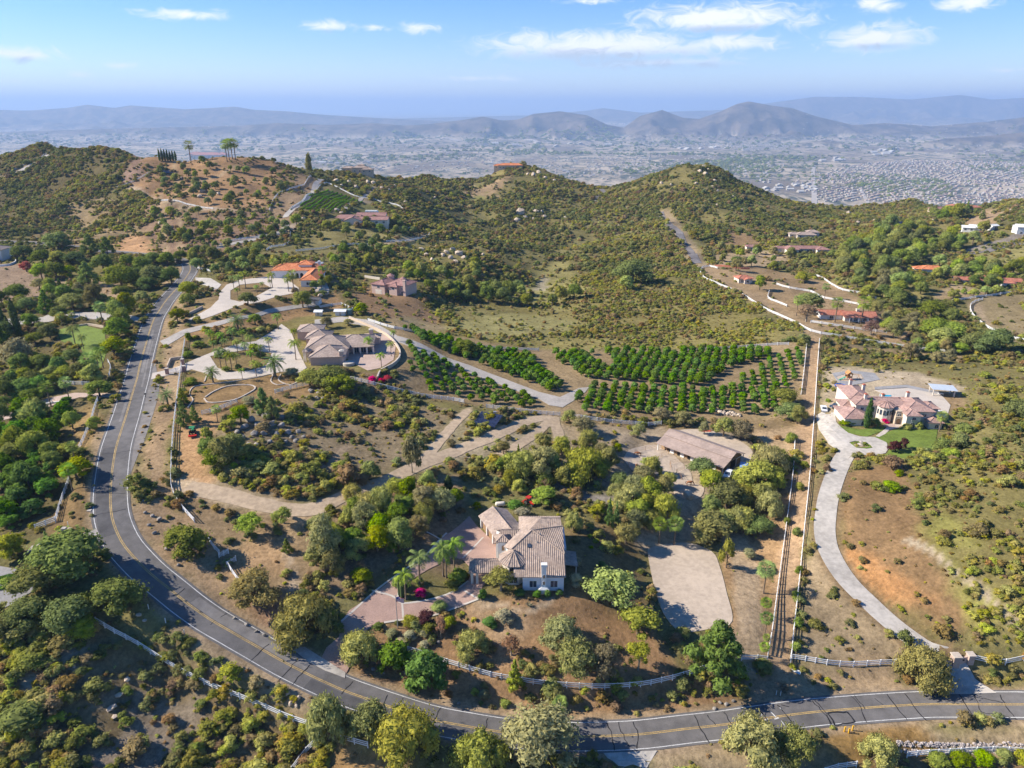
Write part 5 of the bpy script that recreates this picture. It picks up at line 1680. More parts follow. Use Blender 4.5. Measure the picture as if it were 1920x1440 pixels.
W([(300,310),(400,305),(560,330),(500,385),(400,390),(300,365)],40,['oak','oakl'],(5,9),'oaks dotted under the hilltop house','round dark oak on the bare slope under the hilltop villa',10,1.2,'scrub_oak')
W([(440,300),(520,305),(575,322),(540,330),(460,318)],16,['oak','oakl'],(8,12),'trees right of the hilltop villa','dark tree crowning the ridge right of the hilltop villa',11,.7)
W([(600,420),(740,415),(790,440),(700,455),(600,450)],22,['oak','oakl'],(5,8),'trees below the mauve-roofed house','dark round tree below the mauve-roofed house',12,.9,'scrub_oak')
W([(600,480),(700,465),(760,480),(700,510),(610,500)],14,['oak','oakl'],(5,9),'trees behind the orange-roofed house','dark tree on the slope behind the orange-roofed house',13,.8)
W([(360,470),(500,480),(470,510),(400,520),(355,500)],18,['oak','oakl'],(6,10),'trees left of the orange-roofed house','dark tree between the upper road and the orange-roofed house',14,.8)
W([(560,540),(640,530),(660,548),(600,560)],5,['oak','oakl'],(5,7),'trees on the bank under the orange-roofed house','oak on the rocky bank under the orange-roofed house',15,.9)
W([(0,275),(100,285),(170,275),(140,300),(40,300)],10,['oak'],(8,12),'trees on the left skyline','dark tree on the left skyline',16,.9)
W([(1780,405),(1830,400),(1850,412),(1790,420)],6,['oak','conifer'],(6,9),'trees at the skyline houses','tree beside the skyline houses on the right',17,.9)
W([(1690,640),(1790,655),(1780,690),(1700,675)],8,['oakl','olive'],(5,8),'shrubby trees near the right fence','shrubby tree below the long white fence on the right',18,1.0)
W([(1870,560),(1990,560),(1990,590),(1900,585)],3,['oakl'],(5,6),'trees inside the right paddock','round tree standing in the right paddock',19,1.0)
W([(1640,590),(1720,610),(1710,640),(1660,625)],6,['olive','oakl'],(6,9),'trees by the ranch drive','grey-green tree along the drive of the ranch house',20,.9)
W([(610,1000),(660,965),(740,940),(810,925),(860,945),(850,985),(780,1010),(720,1050),(640,1090),(590,1060)],20,['oakl','pepper','olive','bright'],(5,8.5),'trees filling the slope above the brick drive','green tree in the thicket above the brick drive',31,.7)
W([(0,640),(90,690),(180,700),(175,740),(110,735),(0,755)],12,['oak','avocado','oakl'],(6,9),'thicket above the pink drive','dark green tree in the thicket above the pink drive',32,.7)
W([(0,795),(60,775),(120,780),(150,800),(120,850),(100,900),(90,960),(0,990)],22,['avocado','avocado','oakl'],(6,9),'avocado trees filling the left orchard','bright avocado tree filling the orchard left of the road',33,.7)
W([(0,560),(110,545),(190,560),(200,590),(90,600),(0,590)],12,['oak','oakl','olive'],(6,9),'garden trees along the left estate drive','garden tree along the left estate drive',34,.8)
W([(940,850),(1050,830),(1140,840),(1150,900),(1060,915),(960,930)],12,['pepper','oakl','olive'],(5,8),'trees filling the grove behind the main house','leafy tree filling the grove behind the main house',35,.75)
W([(1330,905),(1460,870),(1465,930),(1440,1000),(1330,1000)],10,['oak','pepper','oakl'],(6,9),'trees filling the grove by the fenced lane','leafy tree filling the grove by the fenced lane',36,.75)
W([(1145,890),(1250,890),(1270,980),(1190,1020),(1140,980)],8,['oakl','pepper','olive'],(5,8),'trees filling the grove below the barn yard','leafy tree filling the grove below the barn yard',37,.75)
del W

# ------------------------------------------------------------------ citrus orchard
GROVE = [  # polygon, spacing along, across, row angle, tree width
    ([(757,632),(800,662),(870,694),(950,728),(1012,752),(1028,764),(1000,770),(930,760),(860,748),(790,730),(765,690)],4.1,4.6,20,3.5),
    ([(745,612),(850,640),(930,658),(1000,664),(1010,678),(1062,722),(1040,738),(960,708),(880,677),(800,646)],3.5,3.9,25,4.0),
    ([(1030,662),(1200,660),(1400,656),(1462,660),(1435,673),(1375,690),(1325,722),(1250,724),(1150,716),(1092,712),(1055,690)],3.6,4.0,-20,4.2),
    ([(1076,745),(1112,724),(1300,728),(1400,731),(1486,738),(1466,776),(1300,779),(1086,772)],3.8,4.2,-15,3.9),
    ([(1405,698),(1445,674),(1500,650),(1506,690),(1490,735),(1400,729),(1380,715)],4.1,4.6,-15,3.4)]
clear = wpoly([(1105,668),(1130,664),(1150,684),(1120,682)])
pathclear = spline(wpoly([(1012,676),(1040,700),(1070,722),(1090,730)]),3)
citrus_pts = []
for bi, (pp, sa, sb_, ang, tw) in enumerate(GROVE):
    poly = wpoly(pp)
    c = sum(poly, Vector()) / len(poly)
    a = R(ang)
    cand = []
    for i in range(-46,47):
        for j in range(-46,47):
            u, v = i * sa + random.uniform(-.35,.35), j * sb_ + random.uniform(-.3,.3)
            x, y = c.x + u * math.cos(a) - v * math.sin(a), c.y + u * math.sin(a) + v * math.cos(a)
            cand.append((x, y))
    CX, CY = np.array(cand).T
    okc = (poly_sdf(poly, CX, CY) < -.8) & (rng.random(len(CX)) > .025) & (poly_sdf(clear, CX, CY) > 1) & (line_dist(pathclear, CX, CY) > 3.5)
    for x, y in zip(CX[okc].tolist(), CY[okc].tolist()):
        citrus_pts.append((x, y, float(gz(x, y)), tw * random.uniform(.8,1.2), bi))
citrus_pts.sort(key=lambda q: q[1] - q[3] * 12)
CITL = ['small citrus tree in the sparse orchard block beside the white fence','citrus tree in the dense orchard block right of the concrete track','citrus tree in the wide upper orchard block',
        'citrus tree in the lower orchard block above the stone edging','small citrus tree in the thin orchard corner by the fenced lane']
for q in citrus_pts[:300]:
    plant_at('citrus', q[:3], q[3], q[3] * random.uniform(.9,1.05), CITL[q[4]],'citrus trees of orchard block %d' % (q[4] + 1))

# ------------------------------------------------------------------ masses of plants nobody would count
def scatter_nodes(name, meshes, P_, S_, I_, label, cat, kind='stuff'):
    """one object whose points carry plant shapes"""
    src = bpy.data.collections.new(name + '_shapes')
    for k, me in enumerate(meshes):
        o = bpy.data.objects.new('%s_shape_%02d' % (name, k), me)
        src.objects.link(o)
    n = len(P_)
    me = bpy.data.meshes.new(name)
    me.vertices.add(n)
    me.vertices.foreach_set('co', np.asarray(P_, np.float32).ravel())
    a = me.attributes.new('size','FLOAT_VECTOR','POINT'); a.data.foreach_set('vector', np.asarray(S_, np.float32).ravel())
    rot = np.zeros((n, 3), np.float32); rot[:, 2] = rng.random(n) * 6.28
    rot[:, 0] = rng.normal(size=n) * .12; rot[:, 1] = rng.normal(size=n) * .12
    a = me.attributes.new('turn','FLOAT_VECTOR','POINT'); a.data.foreach_set('vector', rot.ravel())
    a = me.attributes.new('pick','INT','POINT'); a.data.foreach_set('value', np.asarray(I_, np.int32))
    o = obj(name, me)
    ng = bpy.data.node_groups.new(name, 'GeometryNodeTree')
    ng.interface.new_socket('Geometry', in_out='INPUT', socket_type='NodeSocketGeometry')
    ng.interface.new_socket('Geometry', in_out='OUTPUT', socket_type='NodeSocketGeometry')
    N = ng.nodes
    gi, go = N.new('NodeGroupInput'), N.new('NodeGroupOutput')
    ip = N.new('GeometryNodeInstanceOnPoints'); ci = N.new('GeometryNodeCollectionInfo')
    ci.inputs['Collection'].default_value = src
    ci.inputs['Separate Children'].default_value = True
    ci.inputs['Reset Children'].default_value = True
    ip.inputs['Pick Instance'].default_value = True

    def named(nm, ty):
        q = N.new('GeometryNodeInputNamedAttribute'); q.data_type = ty
        q.inputs['Name'].default_value = nm
        return q.outputs['Attribute']
    er = N.new('FunctionNodeEulerToRotation')
    L = ng.links.new
    L(gi.outputs[0], ip.inputs['Points']); L(ci.outputs[0], ip.inputs['Instance'])
    L(named('pick','INT'), ip.inputs['Instance Index'])
    L(named('turn','FLOAT_VECTOR'), er.inputs[0]); L(er.outputs[0], ip.inputs['Rotation'])
    L(named('size','FLOAT_VECTOR'), ip.inputs['Scale'])
    L(ip.outputs[0], go.inputs[0])
    md = o.modifiers.new('scatter','NODES'); md.node_group = ng
    return tag(o, label, cat, None, kind)

rest = citrus_pts[300:]
if rest:
    A = np.array([q[:4] for q in rest])
    scatter_nodes('citrus_orchard',[v[1] for v in SHAPES['citrus']], A[:, :3], np.stack([A[:, 3]] * 3,1), rng.integers(0,3, len(A)),'far rows of dark green citrus trees on the upper orchard','orchard')

# chaparral: shapes
SCR = []
for v in range(12):
    r = np.random.default_rng(300 + v)
    mm = ['scrub','scrubd','scrubb','scrub','scruby','scrubd','scrub','scrubd','scrubb','scrub','scruby','scrubd'][v]
    cl = dome(r, 8,.10,.58,.34,.21)
    SCR.append(foliage('foliage', cl, 460 if v % 4 else 560,.066, LM[mm],300 + v, .58, up=.5))

def chaparral():
    """shrub positions by plant cover"""
    pxv = 960 + FPX * GX / np.maximum(GY * CP + (CAMZ - GZ) * SP, 1)
    dep = GY * CP + (CAMZ - GZ) * SP
    nr = nrow
    dx = (2 * (0.85 * GY[:nr] + 160) / (NU - 1)); dy = KR * (GY[:nr] + 60)
    area = dx * dy
    ok = (pxv[:nr] > -160) & (pxv[:nr] < 2080) & (un < 0.12) & (GY[:nr] > 70)
    d = dep[:nr]
    dens = np.interp(d, [100,200,320,500,700,1100],[.42,.38,.44,.46,.40,.26])
    patch = np.clip(.55 + 1.8 * fbm(GX[:nr] / 22, GY[:nr] / 22,4,91),.04,1.4)
    lam = area * dens * np.clip(COVER[:nr],0,1.6) ** 1.1 * patch * ok
    cnt = rng.poisson(lam)
    idx = np.repeat(np.arange(cnt.size), cnt.ravel())
    i, j = idx // NU, idx % NU
    n = len(idx)
    t = i + rng.random(n); s = j + rng.random(n)
    y = (Y0 + 60) * np.exp(KR * t) - 60
    x = (s / (NU - 1) * 2 - 1) * (0.85 * y + 160)
    z = gz(x, y)
    dd = y * CP + (CAMZ - z) * SP
    sz = np.interp(dd, [100,250,450,800],[2.3,2.4,2.6,3.2]) * np.exp(rng.normal(size=n) * .34)
    hgt = sz * (.55 + .3 * rng.random(n))
    tone = fbm(x / 35, y / 35,3,55) + .30 * rng.normal(size=n) + TONE_B[i, j]
    sz, hgt = sz * SIZE_F[i, j], hgt * SIZE_F[i, j]
    # plant variant chosen by tone, from yellow-green through olive and brown to dark green
    order = [4,10,0,3,2,6,9,8,1,5,7,11]
    pick = np.array(order)[np.clip(((tone + .55) / 1.1 * 12).astype(int),0,11)]
    return x, y, z, sz, hgt, pick, dd

x_, y_, z_, s_, h_, k_, d_ = chaparral()
pxp = 960 + FPX * x_ / d_
pyp = 720 - FPX * ((CP * (z_ - CAMZ)) + SP * y_) / d_
vis = (pxp > -5) & (pxp < 1925) & (pyp > 150) & (pyp < 1450)
score = np.where(vis, s_ / d_, 0)
best = np.argsort(-score)[:300]
mask = np.zeros(len(x_), bool); mask[best] = True
SHL = {0: 'olive chaparral shrub',1: 'dark green chaparral shrub',2: 'brown dry chaparral shrub',4: 'yellow-green chaparral shrub'}
TONE = [0,1,2,0,4,1,0,1,2,0,4,1]

def where_label(px, py):
    if px < 700 and py > 1100: return 'on the slope below the lower left white fence' if py > 1150 + .38 * (px - 180) + 30 else 'between the road bend and the lower left fence'
    if px < 340: return 'beside the left stretch of road'
    if px > 1480: return 'on the lots beside the long concrete drive'
    if py < 900: return 'on the slope between the knoll and the dirt tracks'
    return 'around the main house grounds'

for q in best:
    wl = where_label(pxp[q], pyp[q])
    lab = SHL[TONE[k_[q]]] + ' ' + wl
    o = obj('shrub', SCR[k_[q]], None, (x_[q], y_[q], z_[q]), random.uniform(0,6.28))
    o.scale = (s_[q], s_[q], h_[q])
    tag(o, lab, 'shrub', SHL[TONE[k_[q]]] + 's ' + wl)
m_ = ~mask
scatter_nodes('chaparral', SCR, np.stack([x_, y_, z_ - .05],1)[m_], np.stack([s_, s_, h_],1)[m_], k_[m_],'dry olive and brown chaparral covering the hills','scrub')

# dry grass tufts and low litter near the camera
def tufts():
    nr = nrow
    dep = (GY * CP + (CAMZ - GZ) * SP)[:nr]
    dx = (2 * (0.85 * GY[:nr] + 160) / (NU - 1)); dy = KR * (GY[:nr] + 60)
    pxv = 960 + FPX * GX[:nr] / dep
    ok = (pxv > -60) & (pxv < 1980) & (dep < 420) & (GY[:nr] > 70)
    wild = np.clip(COVER[:nr],0,1)
    lam = dx * dy * np.interp(dep, [100,200,420],[.16,.12,.05]) * np.where(wild > .02,.25 + .75 * wild, 0) * ok
    cnt = rng.poisson(lam)
    idx = np.repeat(np.arange(cnt.size), cnt.ravel())
    i, j = idx // NU, idx % NU
    n = len(idx)
    t = i + rng.random(n); s = j + rng.random(n)
    y = (Y0 + 60) * np.exp(KR * t) - 60
    x = (s / (NU - 1) * 2 - 1) * (0.85 * y + 160)
    z = gz(x, y)
    sz = .9 * np.exp(rng.normal(size=n) * .35)
    return np.stack([x, y, z - .03],1), np.stack([sz, sz, sz * .55],1), rng.choice(np.array([2,4,8,0,10,2]), n)

tp, ts, tk = tufts()
scatter_nodes('dry_undergrowth', SCR, tp, ts, tk, 'low dry tufts and weeds between the shrubs','undergrowth')
print('chaparral', len(x_),'tufts', len(tp),'citrus', len(citrus_pts))
# ------------------------------------------------------------------ white rail fences
M_VINYL = mat('white_fence_paint',(.84,.84,.84),.5,.06,2)
M_DARKW = mat('dark_rail_wood',(.06,.04,.03),.8,.2,3)
_POST = {}

def fence(pxs, label, name='rail_fence', rails=3, hgt=1.55, span=2.6, m=None, group=None, smooth=True, pw=.18, world=None):
    """posts and rails along a surveyed line, each post and rail a part of its own"""
    m = m or M_VINYL
    w_ = world or wpoly(pxs)
    pl = spline(w_, span) if smooth else None
    if pl is None:
        pl = []
        for a, b in zip(w_[:-1], w_[1:]):
            n = max(1, round((b - a).length / span))
            pl += [Vector((a.x + (b.x - a.x) * k / n, a.y + (b.y - a.y) * k / n)) for k in range(n)]
        pl.append(Vector(w_[-1][:2]))
    P_ = [Vector((p.x, p.y, float(gz(p.x, p.y)))) for p in pl]
    o = P_[0]
    t = thing(name, label, 'fence', o, 0, group)
    key = (hgt, pw, m.name)
    if key not in _POST:
        mb = MB().box(-pw / 2, pw / 2,-pw / 2, pw / 2,-.3, hgt)
        mb.add([(-pw * .62,-pw * .62, hgt),(pw * .62,-pw * .62, hgt),(pw * .62, pw * .62, hgt),(-pw * .62, pw * .62, hgt),(0,0, hgt + pw * .5)],[(0,1,4),(1,2,4),(2,3,4),(3,0,4),(3,2,1,0)])
        _POST[key] = mesh('post', mb.v, mb.f, m)
    far_ = len(P_) * (rails + 1) > 700
    for p in P_:
        obj('post', _POST[key], t, p - o)
    for a, b in zip(P_[:-1], P_[1:]):
        for k in range(rails):
            z = hgt * (.27 + .62 * k / max(1, rails - 1))
            mb = MB().bar(a - o + Vector((0,0, z)), b - o + Vector((0,0, z)),.07,.20)
            mb.build('rail', m, t)
    return t

def far_fence(pxs, label, hgt=1.5, group=None, smooth=True):
    """distant fence: posts single, the rails of each run joined (under two pixels apart)"""
    w_ = wpoly(pxs)
    pl = spline(w_, 5.0) if smooth else [Vector(p[:2]) for p in w_]
    P_ = [Vector((p.x, p.y, float(gz(p.x, p.y)))) for p in pl]
    o = P_[0]
    t = thing('rail_fence', label, 'fence', o, 0, group)
    if 'far' not in _POST:
        _POST['far'] = mesh('post', *(lambda q: (q.v, q.f))(MB().box(-.13,.13,-.13,.13,-.3, hgt)), M_VINYL)
    for p in P_:
        obj('post', _POST['far'], t, p - o)
    for a, b in zip(P_[:-1], P_[1:]):
        for z in (.45,.85,1.25):
            mb = MB().bar(a - o + Vector((0,0, z)), b - o + Vector((0,0, z)),.07,.24)
            mb.build('rail', M_VINYL, t)
    return t

fence([(181,1168),(215,1188),(260,1212),(305,1240),(350,1266),(400,1290),(450,1310),(500,1331),(550,1352),(576,1361)],'long white rail fence running down the lower left slope')
fence([(548,1448),(575,1412),(600,1386)],'short white fence at the lower edge left of the pepper trees')
fence([(640,1388),(690,1402)],'white fence piece showing between the lower pepper trees')
fence([(765,1222),(800,1232),(860,1252),(920,1270),(980,1281),(1040,1288),(1110,1292),(1180,1290),(1240,1281),(1300,1264),(1345,1246)],'curved white rail fence along the front of the main lot')
fence([(1390,1238),(1420,1238),(1438,1240)],'short white fence between the pine and the fenced lane')
fence([(1440,1228),(1448,1180),(1456,1120),(1464,1060),(1472,1000),(1480,940),(1487,880),(1490,825)],'left white fence of the long fenced lane')
fence([(1482,1244),(1488,1180),(1496,1110),(1502,1050),(1510,970),(1518,890),(1524,810),(1529,740),(1533,680),(1536,640)],'right white fence of the long fenced lane')
fence([(1482,1236),(1510,1240),(1550,1247),(1600,1250),(1650,1247),(1700,1240),(1728,1235)],'white fence from the fenced lane to the gate pillars')
fence([(1822,1237),(1850,1243),(1885,1245),(1920,1238),(1990,1226)],'white fence right of the gate pillars')
fence([(1700,1420),(1740,1416),(1800,1412),(1860,1410),(1920,1412),(1980,1414)],'white fence along the lower right hedge bushes')
fence([(1545,1450),(1570,1442),(1605,1438)],'white fence piece at the lower edge below the yellow posts')
fence([(347,640),(343,668),(339,697),(335,725),(331,760),(327,795),(324,830),(322,870),(322,915),(335,945),(352,966),(365,980)],'white fence between the road and the palm court lot')
fence([(393,1018),(402,1030),(412,1040)],'white fence stub before the open gate')
fence([(428,1063),(436,1076),(446,1090),(455,1100)],'white fence stub behind the grey olive tree')
fence([(379,778),(410,770),(445,755)],'white fence on the bank below the oval bed')
fence([(516,738),(545,730),(580,722)],'white fence above the boulder knoll')
fence([(655,712),(690,720),(740,733),(800,746),(850,752),(870,756)],'white fence under the bougainvilleas')
fence([(912,765),(950,770),(1000,776),(1050,780)],'white fence above the solar panels')
fence([(1077,783),(1120,790),(1180,796),(1240,796)],'white fence below the lower orchard block')
fence([(316,700),(345,695)],'short white fence left of the palm court gate')
far_fence([(1512,650),(1508,690),(1502,740)],'white fence on the right side of the orchard')
far_fence([(1280,660),(1340,656),(1400,652),(1478,647)],'white fence along the upper edge of the orchard')
far_fence([(690,602),(740,617),(800,630),(860,645),(930,655),(1010,658)],'white fence above the left orchard block')
far_fence([(600,578),(622,574),(640,572),(662,582)],'white fence round the garden sheds')
fence([(67,993),(105,978)],'white fence meeting the left roadside fence at the corner', smooth=False)
fence([(105,980),(112,955),(122,925),(132,898)],'white fence leading up from the left corner to the palms')
fence([(148,845),(158,825),(166,805),(172,790),(178,768),(184,752)],'white fence above the left road verge')
fence([(100,720),(140,722),(168,722)],'dark shaded white fence beside the pink drive')
far_fence([(203,680),(208,690),(205,708)],'white fence piece by the left lawn')
far_fence([(1313,512),(1325,525),(1345,533),(1380,548),(1420,572),(1450,588),(1490,606),(1520,622),(1560,630),(1620,640),(1700,652),(1800,663)],'very long white fence sweeping round the ranch land')
far_fence([(1313,512),(1318,502),(1330,500),(1345,504)],'white fence loop at the end of the hill road')
far_fence([(1456,534),(1480,541),(1520,548),(1545,560),(1580,566),(1610,572)],'white fence across the brown paddocks, left one')
far_fence([(1515,515),(1540,522),(1560,535),(1580,545),(1620,552),(1650,564),(1673,578)],'white fence across the brown paddocks, right one')
far_fence([(1442,548),(1440,560),(1455,567),(1475,575)],'curved white fence of the small paddock')
far_fence([(1520,605),(1560,611),(1620,620),(1662,625)],'white fence in front of the ranch house')
far_fence([(1675,572),(1700,574),(1723,573)],'white fence piece behind the paddock trees')
far_fence([(1785,566),(1820,560),(1860,555),(1920,546),(1990,540)],'white fence along the upper side of the right paddock')
far_fence([(1842,562),(1822,570),(1820,585),(1835,603),(1860,620),(1890,633),(1950,645)],'white fence curving round the right paddock')
far_fence([(505,396),(513,375),(520,366),(540,357),(560,350),(575,340),(588,328)],'white fence climbing beside the hill road')
far_fence([(544,393),(570,376),(595,356),(612,344),(640,356),(665,368),(690,373)],'white fence round the hillside vineyard')
far_fence([(690,370),(720,380),(750,388),(772,402)],'white fence descending right of the vineyard')
far_fence([(408,462),(450,450),(500,444),(535,440)],'white fence under the hill road')
far_fence([(545,436),(540,458),(510,464),(500,470)],'white fence round the dirt oval')
far_fence([(555,472),(600,468),(650,460),(690,460)],'white fence below the mauve-roofed house')
far_fence([(725,454),(760,453),(795,448),(808,436)],'white fence curving round the sandy knoll, lower one')
far_fence([(730,436),(760,432),(780,425),(772,418)],'white fence curving round the sandy knoll, upper one')
far_fence([(270,370),(300,378),(350,384),(400,392)],'pale wall-like fence on the left hillside')
far_fence([(0,328),(40,313),(75,297),(88,289)],'white fence beside the far left ridge road')
far_fence([(358,496),(375,505),(395,510)],'white fence at the far end of the upper road')
far_fence([(218,352),(240,345),(262,335),(285,322)],'white fence on the slope under the hilltop villa')
fence([(1378,815),(1395,824),(1410,838),(1412,850),(1408,866)],'dark rail fence round the sand pen','paddock_fence',3,1.4,3, M_DARKW)

# open double gate across the dirt yard, two leaves
def gate_leaf(p0, p1, label, h=1.5):
    a, b = at(*p0), at(*p1)
    t = thing('field_gate', label, 'gate', a, 0,'white gate leaves of the dirt yard')
    d = b - a
    for k in range(5):
        MB().bar(Vector((0,0,.25 + k * .27)), d + Vector((0,0,.25 + k * .27)),.05,.1).build('rail', M_VINYL, t)
    for q in (0,.5,1):
        MB().obox(d * q + Vector((0,0, h / 2)), Vector((1,0,0)), Vector((0,1,0)), Vector((0,0,1)),.07,.07, h / 2 + .1).build('post', M_VINYL, t)
    MB().bar(Vector((0,0,.3)), d + Vector((0,0,1.3)),.04,.1).build('brace', M_VINYL, t)

gate_leaf((411,1046),(429,1038),'white field gate leaf standing open, left one')
gate_leaf((426,1063),(443,1052),'white field gate leaf standing open, right one')
# ------------------------------------------------------------------ buildings
def tile_mat(name, a, b, c):
    """clay tiles: mixed tones from tile to tile"""
    m = bpy.data.materials.new(name); m.use_nodes = True
    w = NT(m.node_tree); pos = geo_pos(w)
    vo = w.n('ShaderNodeTexVoronoi', i_Vector=pos, i_Scale=1.9)
    v = w.n('ShaderNodeSeparateColor', i_0=vo.outputs['Color'])
    f = w.mix(w.maprange(v.outputs[0],.2,.8), tuple(x * .84 for x in a), tuple(x * .84 for x in b))
    f = w.mix(w.maprange(v.outputs[1],.6,.95), f, tuple(x * .84 for x in c))
    n = w.noise(pos, .25,3,.6)
    hv = w.n('ShaderNodeHueSaturation', i_Color=f); w.set(hv.inputs['Value'], w.maprange(n, .3,.7,.82,1.18, False))
    bs = w.n('ShaderNodeBsdfPrincipled', i_Roughness=.85); bs.inputs['Specular IOR Level'].default_value = .2
    w.set(bs.inputs['Base Color'], hv.outputs[0])
    w.n('ShaderNodeOutputMaterial', i_Surface=bs.outputs[0])
    MATS[name] = m
    return m

T_MAIN = tile_mat('mixed_clay_tiles',(.37,.28,.225),(.44,.34,.275),(.31,.245,.21))
T_PINK = tile_mat('pinkish_tiles',(.36,.275,.23),(.44,.345,.285),(.30,.235,.21))
T_MANS = tile_mat('mauve_tiles',(.37,.235,.20),(.47,.31,.26),(.31,.20,.185))
T_ORNG = tile_mat('orange_tiles',(.60,.20,.085),(.68,.27,.13),(.50,.16,.07))
T_RED = tile_mat('red_tiles',(.46,.17,.11),(.54,.23,.15),(.40,.14,.10))
T_MAUV = tile_mat('dusty_red_tiles',(.33,.175,.15),(.40,.23,.20),(.28,.15,.14))
T_BARN = tile_mat('barn_shingles',(.36,.275,.235),(.40,.305,.26),(.33,.25,.215))
W_CREAM = mat('cream_stucco',(.74,.66,.56),.9,.06,1)
W_WHITE = mat('white_stucco',(.80,.79,.77),.9,.05,1)
W_PALE = mat('pale_blue_grey_stucco',(.66,.70,.76),.9,.05,1)
W_PINK = mat('pink_stucco',(.62,.45,.38),.9,.07,1)
W_TAN = mat('tan_stucco',(.60,.48,.36),.9,.07,1)
M_GLASS = mat('window_glass',(.045,.06,.085),.08,.3,.5, spec=.6)
M_FRAME = mat('white_frame',(.82,.82,.80),.6,.04,2)
M_DOORB = mat('brown_door',(.30,.19,.11),.7,.2,3)
M_WOODB = mat('barn_wood',(.40,.27,.16),.85,.2,2)
M_DARK = mat('dark_opening',(.03,.028,.026),.9,.2,1)
M_REDC = mat('terracotta_cap',(.50,.18,.12),.8,.15,3)
M_STONE = mat('pale_stone',(.55,.47,.40),.9,.15,2,.3)
M_STEEL = mat('grey_metal',(.45,.46,.48),.4,.1,2, metal=.6)

def V3(*a):
    return Vector(a)

def clip_line(poly2, x):
    """range of y where the vertical line at x crosses a convex polygon (u, v)"""
    ys = []
    for (a, b) in zip(poly2, poly2[1:] + poly2[:1]):
        if (a[0] - x) * (b[0] - x) < 0:
            t = (x - a[0]) / (b[0] - a[0])
            ys.append(a[1] + (b[1] - a[1]) * t)
    return (min(ys), max(ys)) if len(ys) >= 2 else None

def roof_of(parent, polys, m, ribs=None, th=.16, name='roof', caps=True):
    """roof slopes as slabs; ribs: spacing of the tile rows; ridge and hip caps where slopes meet"""
    mb = MB(); rb = MB()
    edges = {}
    for poly in polys:
        P_ = [Vector(p) for p in poly]
        n = Vector((0,0,0))
        for i in range(1, len(P_) - 1):
            n += (P_[i] - P_[0]).cross(P_[i + 1] - P_[0])
        if n.z < 0:
            P_.reverse(); n = -n
        n.normalize()
        k = len(P_)
        low = [p - Vector((0,0, th)) for p in P_]
        mb.add(P_ + low, [tuple(range(k)), tuple(range(2 * k - 1, k - 1,-1))] + [(i, k + i, k + (i + 1) % k, (i + 1) % k) for i in range(k)])
        for i in range(k):
            key = tuple(sorted((tuple(round(c, 2) for c in P_[i]), tuple(round(c, 2) for c in P_[(i + 1) % k]))))
            edges[key] = edges.get(key, 0) + 1
        if ribs:
            dn = Vector((n.x, n.y, 0))
            if dn.length > .02:
                dn.normalize()
                v = (dn - n * dn.dot(n)).normalized()
                u = v.cross(n).normalized()
                o = P_[0]
                p2 = [((p - o).dot(u),(p - o).dot(v)) for p in P_]
                lo, hi = min(q[0] for q in p2), max(q[0] for q in p2)
                x = lo + ribs * .5
                while x < hi:
                    c = clip_line(p2, x)
                    if c and c[1] - c[0] > .3:
                        a, b = o + u * x + v * (c[0] + .05), o + u * x + v * (c[1] + .03)
                        w_ = ribs * .32
                        q = [a - u * w_, a - u * w_ * .45 + n * .085, a + u * w_ * .45 + n * .085, a + u * w_, b - u * w_, b - u * w_ * .45 + n * .085, b + u * w_ * .45 + n * .085, b + u * w_]
                        rb.add(q, [(0,1,5,4),(1,2,6,5),(2,3,7,6),(4,5,6,7),(3,2,1,0)])
                    x += ribs
    r = mb.build(name, m, parent)
    if rb.v:
        tag(rb.build('tile_rows', m, r), kind='stuff')
    if caps:
        for (a, b), c in edges.items():
            if c > 1 and (Vector(a) - Vector(b)).length > .6:
                MB().tube(Vector(a) + V3(0,0,.03), Vector(b) + V3(0,0,.03),.15,.15,6).build('ridge_cap', m, r)
    return r

def hip_polys(x0, x1, y0, y1, ze, pitch, ov=.6, gable=None, xf=None):
    """slopes of a hip roof ('x'/'y' gable: ridge along that axis without hips)"""
    x0, x1, y0, y1 = x0 - ov, x1 + ov, y0 - ov, y1 + ov
    ze = ze - ov * pitch * .5
    w, d = x1 - x0, y1 - y0
    if gable == 'x':
        zr = ze + d / 2 * pitch; ym = (y0 + y1) / 2
        return [[(x0, y0, ze),(x1, y0, ze),(x1, ym, zr),(x0, ym, zr)],[(x1, y1, ze),(x0, y1, ze),(x0, ym, zr),(x1, ym, zr)]]
    if gable == 'y':
        zr = ze + w / 2 * pitch; xm = (x0 + x1) / 2
        return [[(x0, y0, ze),(xm, y0, zr),(xm, y1, zr),(x0, y1, ze)],[(x1, y0, ze),(x1, y1, ze),(xm, y1, zr),(xm, y0, zr)]]
    if w >= d:
        h = d / 2; zr = ze + h * pitch; ym = (y0 + y1) / 2
        a, b = (x0 + h, ym, zr),(x1 - h, ym, zr)
        return [[(x0, y0, ze),(x1, y0, ze), b, a],[(x1, y1, ze),(x0, y1, ze), a, b],[(x0, y1, ze),(x0, y0, ze), a],[(x1, y0, ze),(x1, y1, ze), b]]
    h = w / 2; zr = ze + h * pitch; xm = (x0 + x1) / 2
    a, b = (xm, y0 + h, zr),(xm, y1 - h, zr)
    return [[(x0, y1, ze),(x0, y0, ze), a, b],[(x1, y0, ze),(x1, y1, ze), b, a],[(x0, y0, ze),(x1, y0, ze), a],[(x1, y1, ze),(x0, y1, ze), b]]

